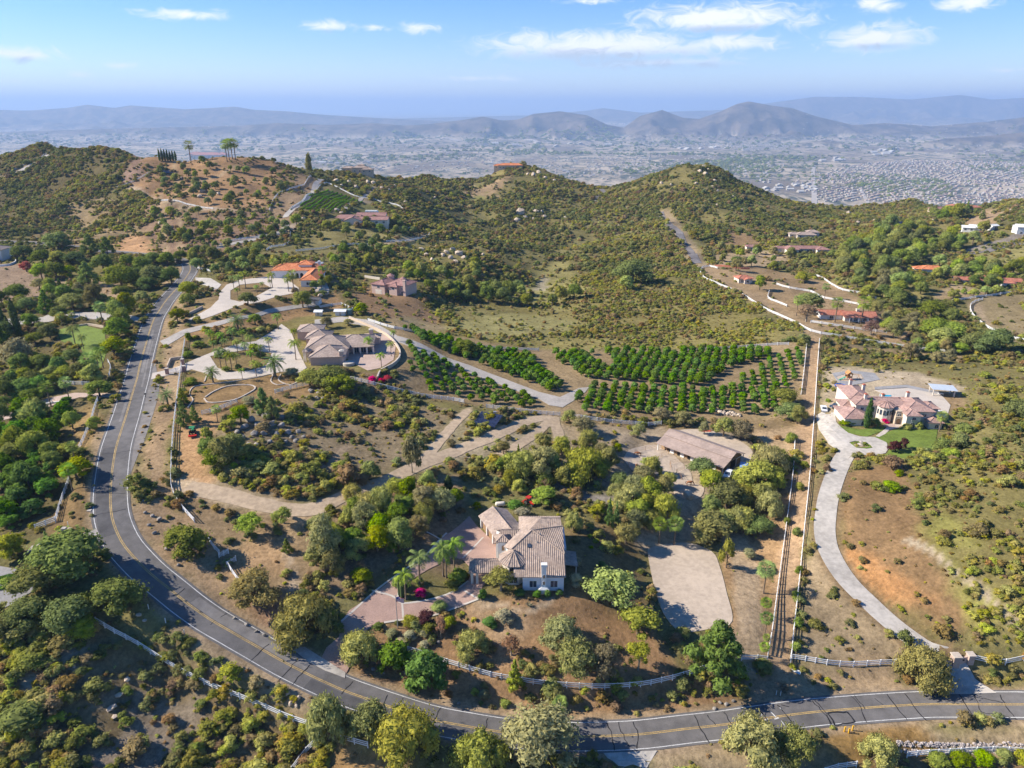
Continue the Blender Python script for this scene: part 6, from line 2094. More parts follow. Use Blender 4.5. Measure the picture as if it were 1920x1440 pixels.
class House:
    def __init__(s, px, py, label, name='house', scale_ppm=None, rz=0.0, scale=1.0, cat='house'):
        p = at(px, py)
        s.root = thing(name, label, cat, p, rz)
        k = scale
        if scale_ppm:
            k = scale_ppm / ppm(px, py)
        s.root.scale = (k, k, k)

    def wing(s, x0, x1, y0, y1, ze, wall, tile, pitch=.36, gable=None, ov=.6, ribs=None, z0=-1.5, caps=True):
        mb = MB().box(x0, x1, y0, y1, z0, ze)
        zr = None
        if gable == 'x':
            zr = ze + (y1 - y0) / 2 * pitch; ym = (y0 + y1) / 2
            for x in (x0, x1):
                mb.add([(x - .05, y0, ze),(x - .05, y1, ze),(x - .05, ym, zr),(x + .05, y0, ze),(x + .05, y1, ze),(x + .05, ym, zr)],[(2,1,0),(3,4,5),(0,1,4,3),(1,2,5,4),(2,0,3,5)])
        if gable == 'y':
            zr = ze + (x1 - x0) / 2 * pitch; xm = (x0 + x1) / 2
            for y in (y0, y1):
                mb.add([(x0, y - .05, ze),(x1, y - .05, ze),(xm, y - .05, zr),(x0, y + .05, ze),(x1, y + .05, ze),(xm, y + .05, zr)],[(0,1,2),(5,4,3),(1,0,3,4),(2,1,4,5),(0,2,5,3)])
        mb.build('wall', wall, s.root)
        if tile:
            roof_of(s.root, hip_polys(x0, x1, y0, y1, ze + .12, pitch, ov, gable), tile, ribs, caps=caps)
        return s

    def opening(s, side, c, pos, z, w, h, kind='window', frame=None, pane=None, arch=False):
        """side: 'f' front (y = c),'b' back, 'l' left (x = c),'r' right; pos along the wall"""
        frame = frame or M_FRAME; pane = pane or M_GLASS
        if side in 'fb':
            sg = -1 if side == 'f' else 1
            P_ = lambda u, z_, o: (pos + u, c + sg * o, z + z_)
        else:
            sg = -1 if side == 'l' else 1
            P_ = lambda u, z_, o: (c + sg * o, pos + u, z + z_)

        def slab(hw, z0, z1, o0, o1, ar):
            if ar:
                out = [(-hw, z0),(hw, z0),(hw, z1 - hw)] + [(hw * math.cos(a), z1 - hw + hw * math.sin(a)) for a in [R(q) for q in range(20,180,20)]] + [(-hw, z1 - hw)]
            else:
                out = [(-hw, z0),(hw, z0),(hw, z1),(-hw, z1)]
            k = len(out)
            vs_ = [P_(u, q, o0) for u, q in out] + [P_(u, q, o1) for u, q in out]
            fs_ = [tuple(range(k)), tuple(range(2 * k - 1, k - 1,-1))] + [(i, (i + 1) % k, k + (i + 1) % k, k + i) for i in range(k)]
            mb = MB().add(vs_, fs_)
            return mb
        f = slab(w / 2 + .1,-.1, h + .1,-.02,.06, arch).build(kind, frame, s.root)
        slab(w / 2,0, h, .03,.085, arch).build('pane', pane, f)
        if kind == 'window' and w > .9:
            slab(.035,0, h, .06,.11, False).build('mullion', frame, f)
        return f

    def chimney(s, x, y, z0, z1, w, m=None, cap=None):
        c = MB().box(x - w / 2, x + w / 2, y - w / 2, y + w / 2, z0, z1).build('chimney', m or W_CREAM, s.root)
        MB().box(x - w * .62, x + w * .62, y - w * .62, y + w * .62, z1 + .003, z1 + .22).box(x - w * .3, x + w * .3, y - w * .3, y + w * .3, z1 + .22, z1 + .5).build('chimney_cap', cap or M_REDC, c)

    def part(s, name, mb, m, parent=None):
        return mb.build(name, m, parent or s.root)

# ---- main house: big tiled roof, octagonal tower, garage wing and porte-cochere
H = House(983.4,1109.6,'pale two-storey main house with octagonal tower and mixed clay tile roofs', scale_ppm=8.0)
F1, F2, F3, F4, F5, F6 = (-2.4,0,4.1),(9.6,0,4.1),(9.6,5.5,6.69),(2,11.4,9.46),(-3,6.7,7.25),(-2.4,0,4.1)
G1 = (9.6,13.4,9.40)
roof_of(H.root, [[F1, F2, F3, F4, F5]], T_MAIN, .46)
roof_of(H.root, [[F3, G1, F4]], T_MAIN, .46)
roof_of(H.root, [[F5, F4,(-.6,13.6,8.55),(-5.0,9.4,6.1)]], T_MAIN, None)
for e in ((F3, F4),(F4, F5),(F4, G1)):
    MB().tube(V3(*e[0]) + V3(0,0,.08), V3(*e[1]) + V3(0,0,.08),.17,.17,7).build('ridge_cap', T_MAIN, H.root)
wl = MB()
wl.add([(-.4,.5,-1.5),(9.2,.5,-1.5),(9.2,13,-1.5),(-.4,13,-1.5),(-.4,.5,4.0),(9.2,.5,4.0),(9.2,5.5,6.4),(9.2,13,9.0),(2,11.2,9.1),(-.4,6.5,7.0),(-.4,13,7.6)],
       [(0,1,5,4),(1,2,7,6,5),(2,3,10,7),(3,0,4,9,10),(4,5,6,8,9),(6,7,8),(8,7,10,9),(3,2,1,0)])
H.part('wall', wl, W_PALE)
H.part('wall', MB().box(-4.4,-.42,7,13,-1.5,5.9), W_WHITE)
H.opening('f',.5,2.0,1.0,1.6,1.7); H.opening('f',.5,6.9,1.0,1.6,1.7)
# rear wing with its own hip roof
RW = [(-1.2,12.9,5.6),(9.8,12.9,6.2),(9.8,24,5.6),(-1.2,24,5.6),(4.4,18.6,8.5),(9.4,18.6,8.5)]
roof_of(H.root, [[RW[3], RW[0], RW[4]]], T_MAIN, None)
roof_of(H.root, [[RW[0], RW[1], RW[5], RW[4]],[RW[2], RW[3], RW[4], RW[5]]], T_MAIN, .46)
H.part('wall', MB().box(-.7,9.1,13.2,23.4,-1.5,5.7), W_PALE)
# linking roof behind the tower
roof_of(H.root, [[(-7.6,12.2,5.2),(1.0,12.2,5.4),(1.0,15.2,7.2),(-5.6,15.2,7.2)],[(1.0,18.5,5.2),(-7.6,18.5,5.2),(-5.6,15.2,7.2),(1.0,15.2,7.2)]], T_MAIN, .46)
H.part('wall', MB().box(-6.9,.9,12.9,18,-1.5,5.2), W_WHITE)
# white stair turret
roof_of(H.root, hip_polys(-6.4,-3.9,11.4,13.8,6.5,.55,.45), T_MAIN, .5)
H.part('wall', MB().box(-6.4,-3.9,11.4,13.8,-1.5,6.4), W_WHITE)
H.opening('f',11.4,-5.1,3.6,.7,1.5, arch=True, pane=M_DOORB)
# octagonal tower
tw = [( -2.55 + 3.0 * math.cos(R(22.5 + 45 * k)),5.3 + 3.0 * math.sin(R(22.5 + 45 * k))) for k in range(8)]
tr_ = [(-2.55 + 3.75 * math.cos(R(22.5 + 45 * k)),5.3 + 3.75 * math.sin(R(22.5 + 45 * k))) for k in range(8)]
H.part('tower_wall', MB().prism(tw, -1.5,5.65), W_CREAM)
roof_of(H.root, [[(*tr_[k],5.6),(*tr_[(k + 1) % 8],5.6),(-2.55,5.3,7.75)] for k in range(8)], T_MAIN, .55, name='tower_roof')
H.part('finial', MB().lathe((-2.55,5.3,7.7),[(.18,0),(.22,.2),(.08,.4),(.02,.6)],8), T_MAIN)
H.opening('f',2.53,-2.55,3.3,1.9,1.9, arch=True)
H.opening('f',2.53,-2.55,.6,1.9,1.9, arch=True)
# white front chimney with two arched niches
H.part('chimney', MB().box(3.95,5.05,-.35,.52,1.5,7.2).box(3.8,5.2,-.45,.62,7.21,7.75).add(
    [(3.2,-.75,-1),(5.8,-.75,-1),(5.8,.45,-1),(3.2,.45,-1),(3.2,-.75,1.0),(5.8,-.75,1.0),(5.8,.45,1.0),(3.2,.45,1.0),(3.95,-.352,1.62),(5.05,-.352,1.62),(5.05,.45,1.62),(3.95,.45,1.62)],
    [(0,1,5,4),(1,2,6,5),(2,3,7,6),(3,0,4,7),(4,5,9,8),(5,6,10,9),(6,7,11,10),(7,4,8,11),(8,9,10,11)]), W_WHITE)
for z in (2.3,4.1):
    H.opening('f',-.35,4.5, z, .42,.9,'niche', W_WHITE, M_DOORB, True)
# skylight, vents
H.part('skylight', MB().obox((1.2,7.4,7.75), V3(1,0,0), V3(0,.905,.425), V3(0,-.425,.905),.42,.5,.12), M_GLASS)
H.part('roof_vent', MB().tube((3.2,8.2,7.9),(3.2,8.2,8.5),.1,.1,8), M_STEEL)
H.part('roof_vent', MB().tube((3.9,10.2,9.0),(3.9,10.2,9.4),.12,.12,8), M_STEEL)
# garage wing, turned towards the court
ga = R(24)
GW = bpy.data.objects.new('garage_wing', None); GW.location = (-1.0,20.4,0); GW.rotation_euler = (0,0, ga); link(GW, H.root)
MB().box(-6.2,.8,-2.2,10.9,-1.5,3.2).add([(-6.2,10.85,3.2),(.8,10.85,3.2),(-2.7,10.85,4.8),(-6.2,10.9,3.2),(.8,10.9,3.2),(-2.7,10.9,4.8)],[(0,1,2),(5,4,3),(1,0,3,4),(2,1,4,5),(0,2,5,3)]).build('wall', W_CREAM, GW)
roof_of(GW, hip_polys(-6.2,.8,-2.8,10.9,3.3,.47,.7,'y'), T_PINK, None)
for k in range(3):
    MB().box(-6.28,-6.2,-1.6 + k * 4.1,1.7 + k * 4.1,0,2.4).build('garage_door', M_DOORB, GW)
    MB().box(-6.75,-6.25,1.9 + k * 4.1,2.3 + k * 4.1,-1,3.0).build('pillar', W_WHITE, GW)
# porte-cochere over the drive
PC = [(-13.2,2.6,3.4),(-3.4,2.6,3.4),(-3.4,8.4,3.4),(-13.2,8.4,3.4),(-10.4,5.5,4.75),(-3.4,5.5,4.75)]
roof_of(H.root, [[PC[0], PC[1], PC[5], PC[4]],[PC[2], PC[3], PC[4], PC[5]]], T_MAIN, .46, name='porch_roof')
roof_of(H.root, [[PC[3], PC[0], PC[4]]], T_MAIN, None, name='porch_roof')
for x, y in ((-12.4,3.2),(-11.2,3.2),(-12.4,7.8),(-8.0,7.8)):
    H.part('pillar', MB().box(x - .3, x + .3, y - .3, y + .3,-1.2,3.3).box(x - .4, x + .4, y - .4, y + .4,3.0,3.28), W_CREAM)
# low side porch on the right
roof_of(H.root, [[(9.7,6.5,3.0),(13.0,6.5,2.5),(13.0,12.5,2.5),(9.7,12.5,3.0)]], T_MAIN, None, name='side_porch_roof')
for y in (6.9,12.1):
    H.part('pillar', MB().box(12.5,12.8, y - .15, y + .15,-1.5,2.4), W_CREAM)
H.part('side_wall', MB().box(9.2,10.6,12.6,22.0,-1.5,3.6), W_PALE)

# ---- big mauve-tiled house on the right with turning circle
Mn = House(1709,803,'sprawling cream two-storey mansion with mauve tile roofs, cone tower and red-capped chimneys','mansion', scale_ppm=4.75, rz=R(-4))
Mn.wing(-25.5,-15.5,1.0,13.0,3.1, W_CREAM, T_MANS, .36)
Mn.wing(-22.5,-16.5,12.5,20,3.4, W_CREAM, T_MANS, .34)
Mn.wing(-19.0,-10.5,14.5,30.0,6.0, W_CREAM, T_MANS, .32)
Mn.wing(-19.0,3.0,8.5,17.5,6.0, W_CREAM, T_MANS, .30)
Mn.wing(-1.5,9.0,3.5,17.5,5.9, W_CREAM, T_MANS, .36)
Mn.wing(-2.6,2.7,0,8.0,5.4, W_CREAM, T_MANS, .42)
Mn.wing(6.3,11.2,-.2,6.5,2.8, W_CREAM, T_MANS, .36)
Mn.wing(8.5,13.5,9.0,16.0,5.0, W_CREAM, T_MANS, .36)
Mn.wing(-7.0,1.0,19.5,24.5,3.0, W_CREAM, T_MANS, .34)
Mn.part('tower_wall', MB().lathe((-8.0,7.6,0),[(3.0,-1.5),(3.0,6.7)],12), W_CREAM)
roof_of(Mn.root, [[(-8 + 3.6 * math.cos(R(30 * k)),7.6 + 3.6 * math.sin(R(30 * k)),6.6),(-8 + 3.6 * math.cos(R(30 * k + 30)),7.6 + 3.6 * math.sin(R(30 * k + 30)),6.6),(-8,7.6,8.4)] for k in range(12)], T_MANS, None, name='tower_roof')
for k in range(7):
    a = R(195 + 25 * k)
    Mn.part('tower_window', MB().obox((-8 + 3.0 * math.cos(a),7.6 + 3.0 * math.sin(a),4.2), V3(-math.sin(a), math.cos(a),0), V3(math.cos(a), math.sin(a),0), V3(0,0,1),.35,.06,1.0), M_GLASS)
Mn.part('wall', MB().box(-5.2,-2.6,3.5,8.6,-1.5,5.6), W_TAN)
for sd_, c, u, z, w, h, ar, kd in (('f',1.0,-18.3,.3,1.5,1.8, True, 'window'),('f',0,.05,.1,1.8,2.3, True, 'window'),('f',0,.2,3.3,1.5,1.4, True, 'window'),('f',-.2,9.2,.5,1.3,1.5, True, 'window'),
                              ('f',3.5,5.6,3.6,1.6,1.1, False, 'window'),('f',3.5,-3.9,.1,1.7,2.4, True, 'door'),('f',3.5,-3.9,3.6,1.6,1.0, True, 'window'),('f',8.5,-12.6,3.2,2.0,1.8, False, 'window'),
                              ('f',8.5,-13.0,.2,2.2,2.2, False, 'window'),('l',-25.5,8.0,.3,2.4,2.2, False, 'garage_door'),('l',-25.5,4.5,.3,2.4,2.2, False, 'garage_door'),('r',2.7,3.0,3.3,1.2,1.2, False, 'window'),('f',8.5,-16.5,3.8,1.2,1.0, False, 'window'),('f',14.5,-18.0,3.9,.8,.9, False, 'window')):
    Mn.opening(sd_, c, u, z, w, h, kd, None, M_DOORB if kd == 'door' else (W_CREAM if kd == 'garage_door' else None), ar)
Mn.part('balcony', MB().box(-.9,1.3,-.7,0,3.0,3.15).box(-.9,1.3,-.7,-.62,3.15,3.9), M_STEEL)
Mn.part('entry_step', MB().box(-5.4,-2.5,1.6,3.5,-.4,.18), M_STONE)
Mn.part('entry_arch', MB().box(-5.4,-4.9,3.0,3.6,0,3.0).box(-2.9,-2.4,2.9,3.49,0,3.0).box(-5.4,-2.4,3.0,3.6,3.0,3.5), W_TAN)
for x, y, z in ((-10.4,24.5,8.6),(-13.5,30.6,8.4),(-14.4,12.0,9.2),(-3.2,21.5,5.6),(3.8,15.8,9.0)):
    Mn.chimney(x, y, 2, z, 1.1)

# ---- tiled house with the palm court
P2 = House(583.1,685.4,'long low pink stucco house with grey-brown tile roofs beside the palm court','villa', scale_ppm=4.9, rz=R(5))
P2.wing(0,12.5,0,12.0,3.4, W_PINK, T_PINK, .42)
P2.wing(-3.2,13.0,9.0,23.0,3.7, W_PINK, T_PINK, .46)
P2.wing(7.5,22.0,14.0,26.0,3.4, W_PINK, T_PINK, .36)
P2.wing(-6.0,3.5,24.5,34.0,3.2, W_PINK, T_PINK, .45)
P2.wing(-11.0,-1.0,32.5,42.0,3.8, W_PINK, T_PINK, .36)
P2.wing(18.0,24.0,24.0,29.0,3.0, W_PINK, T_PINK, .3)
P2.part('portico_roof', MB().lathe((-1.9,5.6,0),[(2.0,3.9),(2.05,4.25),(1.9,4.3),(.1,5.5)],14), T_PINK)
for k in range(5):
    a = R(100 + 50 * k)
    P2.part('column', MB().lathe((-1.9 + 1.6 * math.cos(a),5.6 + 1.6 * math.sin(a),0),[(.26,-1),(.2,.2),(.18,3.7),(.26,3.9)],10), W_CREAM)
for k in range(4):
    P2.part('column', MB().box(14.6 + k * 2.6,15.1 + k * 2.6,11.7,12.2,-1.5,3.2), W_CREAM)
P2.part('veranda_roof', MB().add([(13.2,11.4,3.15),(23.0,11.4,3.15),(23.0,14.2,4.0),(13.2,14.2,4.0),(13.2,11.4,3.0),(23.0,11.4,3.0),(23.0,14.2,3.85),(13.2,14.2,3.85)],[(0,1,2,3),(7,6,5,4),(0,4,5,1),(1,5,6,2),(2,6,7,3),(3,7,4,0)]), T_PINK)
P2.chimney(11.8,.4,-1,5.4,1.5, W_PINK, W_CREAM); P2.chimney(20.5,27.0,0,5.6,1.5, W_PINK, W_CREAM)
for sd_, c, u, z, w, h, kd in (('l',-11.0,36.5,0,4.2,2.8,'garage_door'),('f',14.0,15.6,.2,2.0,2.2,'window'),('f',14.0,18.4,.2,2.0,2.2,'window'),('f',24.5,-4.0,.3,1.6,1.6,'window'),('f',14.0,21.0,.2,1.6,2.2,'door')):
    P2.opening(sd_, c, u, z, w, h, kd, None, M_FRAME if kd == 'garage_door' else None)

# ---- orange-roofed house on stilts above the second drive
OR = House(562.5,538,'white house with bright orange tile roof on the terrace beside the upper road', scale_ppm=3.9, rz=R(3))
OR.wing(.6,8.2,0,20.0,3.4, W_WHITE, T_ORNG, .45)
OR.wing(-18.0,6.5,19.5,31.0,4.0, W_WHITE, T_ORNG, .38)
OR.wing(-5.0,1.5,22.0,29.0,6.3, W_WHITE, T_ORNG, .38)
OR.opening('f',0,4.3,.9,2.0,1.3); OR.opening('f',22.0,-1.8,4.3,2.4,1.2, pane=M_FRAME)
for k in range(4):
    OR.opening('f',19.5,-10.2 + k * 2.3,.1,1.5,2.4,'arch_opening', W_CREAM, M_DARK, True)
for x in (2.6,3.6,6.6):
    OR.part('stilt', MB().box(x - .2, x + .2,.2,.6,-2.2,-.6), M_DARK)
OR.chimney(4.5,26.5,3,6.8,1.2, W_WHITE, W_WHITE)
pg = thing('pergola','white slatted pergola behind the orange-roofed house','pergola', at(592,503))
for x in (-4,0,4):
    for y in (-2,2):
        MB().box(x - .15, x + .15, y - .15, y + .15,-1,3.0).build('post', M_FRAME, pg)
for k in range(12):
    MB().box(-4.6,4.6,-2.8 + k * .5,-2.65 + k * .5,3.0,3.25).build('slat', M_FRAME, pg)

# ---- pink two-storey house on the brown slope
PK = House(733,548,'pink two-storey house with red-brown roof on the brown slope', scale_ppm=3.35, rz=R(-24))
PK.wing(-8.5,0,-6,9,5.4, W_PINK, T_MAUV, .38)
PK.wing(-.5,12,-3.5,8,5.6, W_PINK, T_MAUV, .38)
PK.wing(2.5,7.5,-5.4,2,5.0, W_PINK, T_MAUV, .5)
PK.part('lantern_wall', MB().lathe((-3.5,6,0),[(2.0,5),(2.0,8)],8), W_PINK)
PK.part('lantern_roof', MB().lathe((-3.5,6,0),[(2.5,8.003),(.1,9.3)],8), T_MAUV)
PK.part('lantern_roof', MB().lathe((6.5,3.0,0),[(2.2,7.6),(.1,8.9)],8), T_MAUV)
PK.chimney(11.6,-3.6,-1,8.4,1.5, W_PINK, W_PINK)
for sd_, c, u, z, w, h, kd in (('f',-5.4,5.0,3.2,1.5,1.3,'window'),('f',-3.5,10.0,3.2,1.4,1.3,'window'),('f',-3.5,10.0,.2,1.6,1.8,'window'),('f',-3.5,1.0,.1,1.2,2.2,'door'),('f',-6,-4,3.4,1.4,1.2,'window'),
                              ('f',-6,-4,.1,3.8,2.2,'garage_door'),('l',-8.5,3,3.2,1.6,1.2,'window'),('l',-8.5,-2,3.2,1.6,1.2,'window')):
    PK.opening(sd_, c, u, z, w, h, kd, None, W_CREAM if kd == 'garage_door' else None)
fw = thing('garden_wall','pale low garden wall left of the pink two-storey house','wall', at(686,520))
MB().obox((4.5,-3,0), V3(.86,-.5,0), V3(.5,.86,0), V3(0,0,1),6,.2,1.3).build('wall_panel', W_CREAM, fw)

# ---- barn: long gable roof with a stepped edge
BA = House(1234,845,'long low horse barn with brown shingle roof, white and brown stall doors','barn', scale_ppm=5.6, rz=R(-45.6), cat='barn')
L_ = 23.5
BA.part('wall', MB().box(0, L_, 1.8,12.2,-1.2,2.9), M_WOODB)
BA.part('wall', MB().add([(.2,1.8,2.9),(.2,12.2,2.9),(.2,6.9,5.2),(L_ - .2,1.8,2.9),(L_ - .2,12.2,2.9),(L_ - .2,6.9,5.2)],[(2,1,0),(3,4,5),(0,1,4,3),(1,2,5,4),(2,0,3,5)]), M_WOODB)
roof_of(BA.root, [[(-.8,-.4,2.75),(L_ + .8,-.4,2.75),(L_ + .8,4.2,4.25),(-.8,4.2,4.25)]], T_BARN, None)
roof_of(BA.root, [[(-.8,4.0,4.5),(L_ + .8,4.0,4.5),(L_ + .8,6.9,5.55),(-.8,6.9,5.55)],[(L_ + .8,13.2,3.1),(-.8,13.2,3.1),(-.8,6.9,5.55),(L_ + .8,6.9,5.55)]], T_BARN, None)
for k in range(5):
    x = 2.4 + k * 3.9
    BA.part('stall_door', MB().box(x, x + 1.1,1.7,1.8,0,2.3), M_DARK)
    BA.part('door_panel', MB().box(x + 1.15, x + 2.6,1.62,1.75,0,2.3), M_FRAME)
for x in (-.3, L_ + .3):
    for y in (.1,12.8):
        BA.part('post', MB().box(x - .12, x + .12, y - .12, y + .12,-1,2.75), M_FRAME)
BA.part('end_door', MB().box(L_, L_ + .1,5.5,8.3,0,2.6), M_DARK)
BA.part('end_door_frame', MB().box(L_, L_ + .12,8.8,12.0,2.3,2.5).box(L_, L_ + .12,8.8,9.0,0,2.3).box(L_, L_ + .12,11.8,12.0,0,2.3), M_FRAME)

# ---- ranch house and the farther houses
RH = House(1590,603,'long ranch house with bright red-orange roof behind white fences', scale_ppm=3.3, rz=R(-6))
RH.wing(-2,15,0,10,2.8, W_CREAM, T_RED, .36,'x',.9); RH.wing(-14,-1,4,12,2.8, W_WHITE, T_RED, .36,'x',.9)
RH.chimney(6,5.0,2,6.0,1.6, W_CREAM, W_CREAM)
for u in (1,4,9,12):
    RH.opening('f',0, u, .4,1.8,1.7)
RH.opening('f',4,-8,.4,2.0,1.6)
for x in (0,5,10):
    RH.part('pillar', MB().box(x - .2, x + .2,-2.2,-1.8,-1,2.6), W_WHITE)

FAR = [  # px, py, ppm, rz, label, wall, tile, wings
    (660,420,2.7,0,'low house with mauve-red roofs under the vineyard', W_CREAM, T_MAUV, [(-9,5,2,12,3.4,'x'),(0,25,-2,6,3.2,'x'),(-4,8,-6,2,3.2,'y'),(2,22,8,16,4.6,'x'),(-13,-6,8,16,3.2, None)]),
    (388,298,1.9,0,'red-roofed villa among palms on the left hilltop', W_TAN, T_RED, [(-14,14,0,10,3.6, None),(-20,-8,6,14,4.2, None),(6,18,4,14,3.6, None)]),
    (668,327,1.75,0,'tan villa with battlement walls on the ridge', W_TAN, T_PINK, [(-4,12,0,10,5.0, None),(-16,-2,4,12,4.2, None),(6,18,-3,6,3.4, None),(2,8,4,10,7.0, None)]),
    (957,316,1.4,0,'orange-roofed house on the rocky middle hilltop', W_TAN, T_ORNG, [(-16,16,0,12,4.2, None),(-22,-10,4,14,3.4, None)]),
    (1512,447,2.1, R(-8),'pale house with pink roof below the scrub hill', W_CREAM, T_PINK, [(-8,8,0,9,3.2, None),(2,12,6,14,4.6, None),(-14,-5,3,10,3.0, None)]),
    (1512,476,2.45, R(-2),'long mauve-roofed house with solar panels on its roof', W_CREAM, T_MAUV, [(-14,14,4,12,3.2, None),(-15,-6,0,9,3.2, None),(8,17,0,9,3.2, None),(-22,-12,6,12,3.0, None)]),
    (1396,531,3.0, R(8),'small shed house with orange-red roof by the long white fence', W_CREAM, T_RED, [(-4,5,0,7,3.0, None),(-1,3,-2,2,2.6,'y')]),
    (1407,470,2.4,0,'little pale building with red roof above the sand yard', W_CREAM, T_MAUV, [(-3,4,0,5,3.2, None)]),
    (1745,514,2.7, R(-14),'white house with orange roof among the right hand oaks', W_WHITE, T_ORNG, [(-6,9,0,9,3.4, None),(-10,-3,2,8,3.0, None)]),
    (1850,535,2.7, R(-10),'very long low house with orange-red roof on the right', W_WHITE, T_RED, [(-20,22,0,8,3.2,'x'),(-6,4,4,12,3.6, None),(8,16,-3,3,2.8, None)]),
    (1767,400,1.9,0,'dark red roofed house on the right skyline, left one', W_TAN, T_MAUV, [(-10,10,0,9,4.0, None)]),
    (1805,395,1.9,0,'red-roofed house on the right skyline, middle one', W_WHITE, T_RED, [(-12,10,0,9,4.0, None),(4,12,-3,5,3.6, None)]),
    (1828,396,1.9, R(10),'small red-roofed house on the right skyline beside a conifer', W_TAN, T_RED, [(-6,6,0,8,3.6, None)]),
    (1838,434,2.2, R(-20),'white gabled house with white roof in the right trees', W_WHITE, M_FRAME, [(-8,8,0,8,3.4,'x'),(-14,-5,-2,5,3.0,'x')]),
    (1866,430,2.2, R(15),'small white building left of the right edge house', W_WHITE, M_FRAME, [(-3,3,0,5,3.0,'x')]),
    (1918,440,2.3, R(-10),'white two-storey house at the right edge', W_WHITE, M_FRAME, [(-5,8,0,9,6.0,'x')]),
    (-8,490,3.3,0,'white house at the left edge behind a curved wall', W_WHITE, T_PINK, [(-10,4,0,10,6.4, None),(-6,1,-4,2,3.4, None)]),
    (590,571,3.9, R(-8),'white garden shed with dark roof beside the terrace drive', W_WHITE, mat('dark_shingle',(.10,.10,.11)),[(-2.2,2.2,0,3.6,2.3,'x')]),
    (597,593,4.2,0,'small cream shed behind the tiled house, left one', W_CREAM, M_FRAME, [(-1.4,1.4,0,2.4,2.0,'x')]),
    (638,592,4.2,0,'small white shed behind the tiled house, right one', W_WHITE, M_FRAME, [(-2.2,2.2,0,2.6,2.0,'x')]),
]
for (px, py, pm, rz, lab, wall, tile, wings) in FAR:
    nm = 'shed' if 'shed' in lab.split(' house')[0] and 'shed house' not in lab else 'house'
    h = House(px, py, lab, nm, scale_ppm=pm, rz=rz, cat='shed' if nm == 'shed' else 'house')
    if px in (668,388):
        h.root.location.z += 2
    for k, (x0, x1, y0, y1, ze, gb) in enumerate(wings):
        h.wing(x0, x1, y0, y1, ze, wall, tile, .36, gb, .6, None, -8.0)
        n = max(1, int((x1 - x0) / 4.5))
        if nm == 'house' and k < 3:
            for q in range(n):
                h.opening('f', y0, x0 + (q + .5) * (x1 - x0) / n, .8,1.5,1.4)
        elif nm == 'shed':
            h.opening('f', y0,(x0 + x1) / 2,0,.9,1.8,'door', M_FRAME, M_STEEL)
# ------------------------------------------------------------------ the far valley: towns, groves, roads (too small and many to count)
def survey_far(px, py):
    """a spot on the valley floor that a nearer ridge hides"""
    d = (CAMZ - VALLEY) / fac(py)
    q = survey(px, py, d)
    return Vector((q[0], q[1], float(gz(q[0], q[1]))))

def valley_points(pxpoly, n, seed, street=False):
    r = np.random.default_rng(seed)
    poly = [p if p.y > 3000 else survey_far(*q) for p, q in zip(wpoly(pxpoly), pxpoly)]
    xs = [p.x for p in poly]; ys = [p.y for p in poly]
    out = np.zeros((0,2))
    while len(out) < n:
        q = np.stack([r.uniform(min(xs), max(xs), n * 2), r.uniform(min(ys), max(ys), n * 2)],1)
        q = q[(poly_sdf(poly, q[:, 0], q[:, 1]) < 0) & (q[:, 1] > 3000)]
        out = np.concatenate([out, q])
    out = out[:n]
    if street:      # houses stand along streets: snap to rows whose direction changes from quarter to quarter
        cell = np.floor(out / 420)
        a = (np.sin(cell[:, 0] * 12.9 + cell[:, 1] * 78.2) * 43.7) % 1.57
        c, s = np.cos(a), np.sin(a)
        u, v = out[:, 0] * c + out[:, 1] * s, -out[:, 0] * s + out[:, 1] * c
        u = np.round(u / 21) * 21 + r.normal(size=n) * 1.5
        v = np.round(v / 88) * 88 + np.where(r.random(n) < .5,-19,19) + r.normal(size=n) * 2
        out = np.stack([u * c - v * s, u * s + v * c],1)
    return out

def town(label, groups, mats, weights, seed):
    """many tiny gabled blocks in one mesh"""
    r = np.random.default_rng(seed)
    V, F, MI = [],[],[]
    for (P_, w, h) in groups:
        Z = gz(P_[:, 0], P_[:, 1])
        for (x, y), z in zip(P_, Z):
            a = r.choice([0,.2,1.57,1.77]) + r.normal() * .1
            c, s = math.cos(a), math.sin(a)
            hw, hd, hh = r.uniform(*w) / 2, r.uniform(*w) / 2 * .75, r.uniform(*h)
            b = len(V)
            for zz in (z - 6, z + hh):
                for (u, v) in ((-hw, -hd),(hw, -hd),(hw, hd),(-hw, hd)):
                    V.append((x + u * c - v * s, y + u * s + v * c, zz))
            for u in (-hw, hw):
                V.append((x + u * c, y + u * s, z + hh + hd * .45))
            F += [(b, b + 1, b + 5, b + 4),(b + 1, b + 2, b + 6, b + 9, b + 5),(b + 2, b + 3, b + 7, b + 6),(b + 3, b, b + 4, b + 8, b + 7),(b + 4, b + 5, b + 9, b + 8),(b + 6, b + 7, b + 8, b + 9)]
            k = int(r.choice(len(weights), p=weights))
            MI += [0,0,0,0,1 + k, 1 + k]
    me = mesh('far_town', V, F, mats)
    me.polygons.foreach_set('material_index', np.array(MI, np.int32))
    return tag(obj('far_town', me), label, 'town', None, 'stuff')

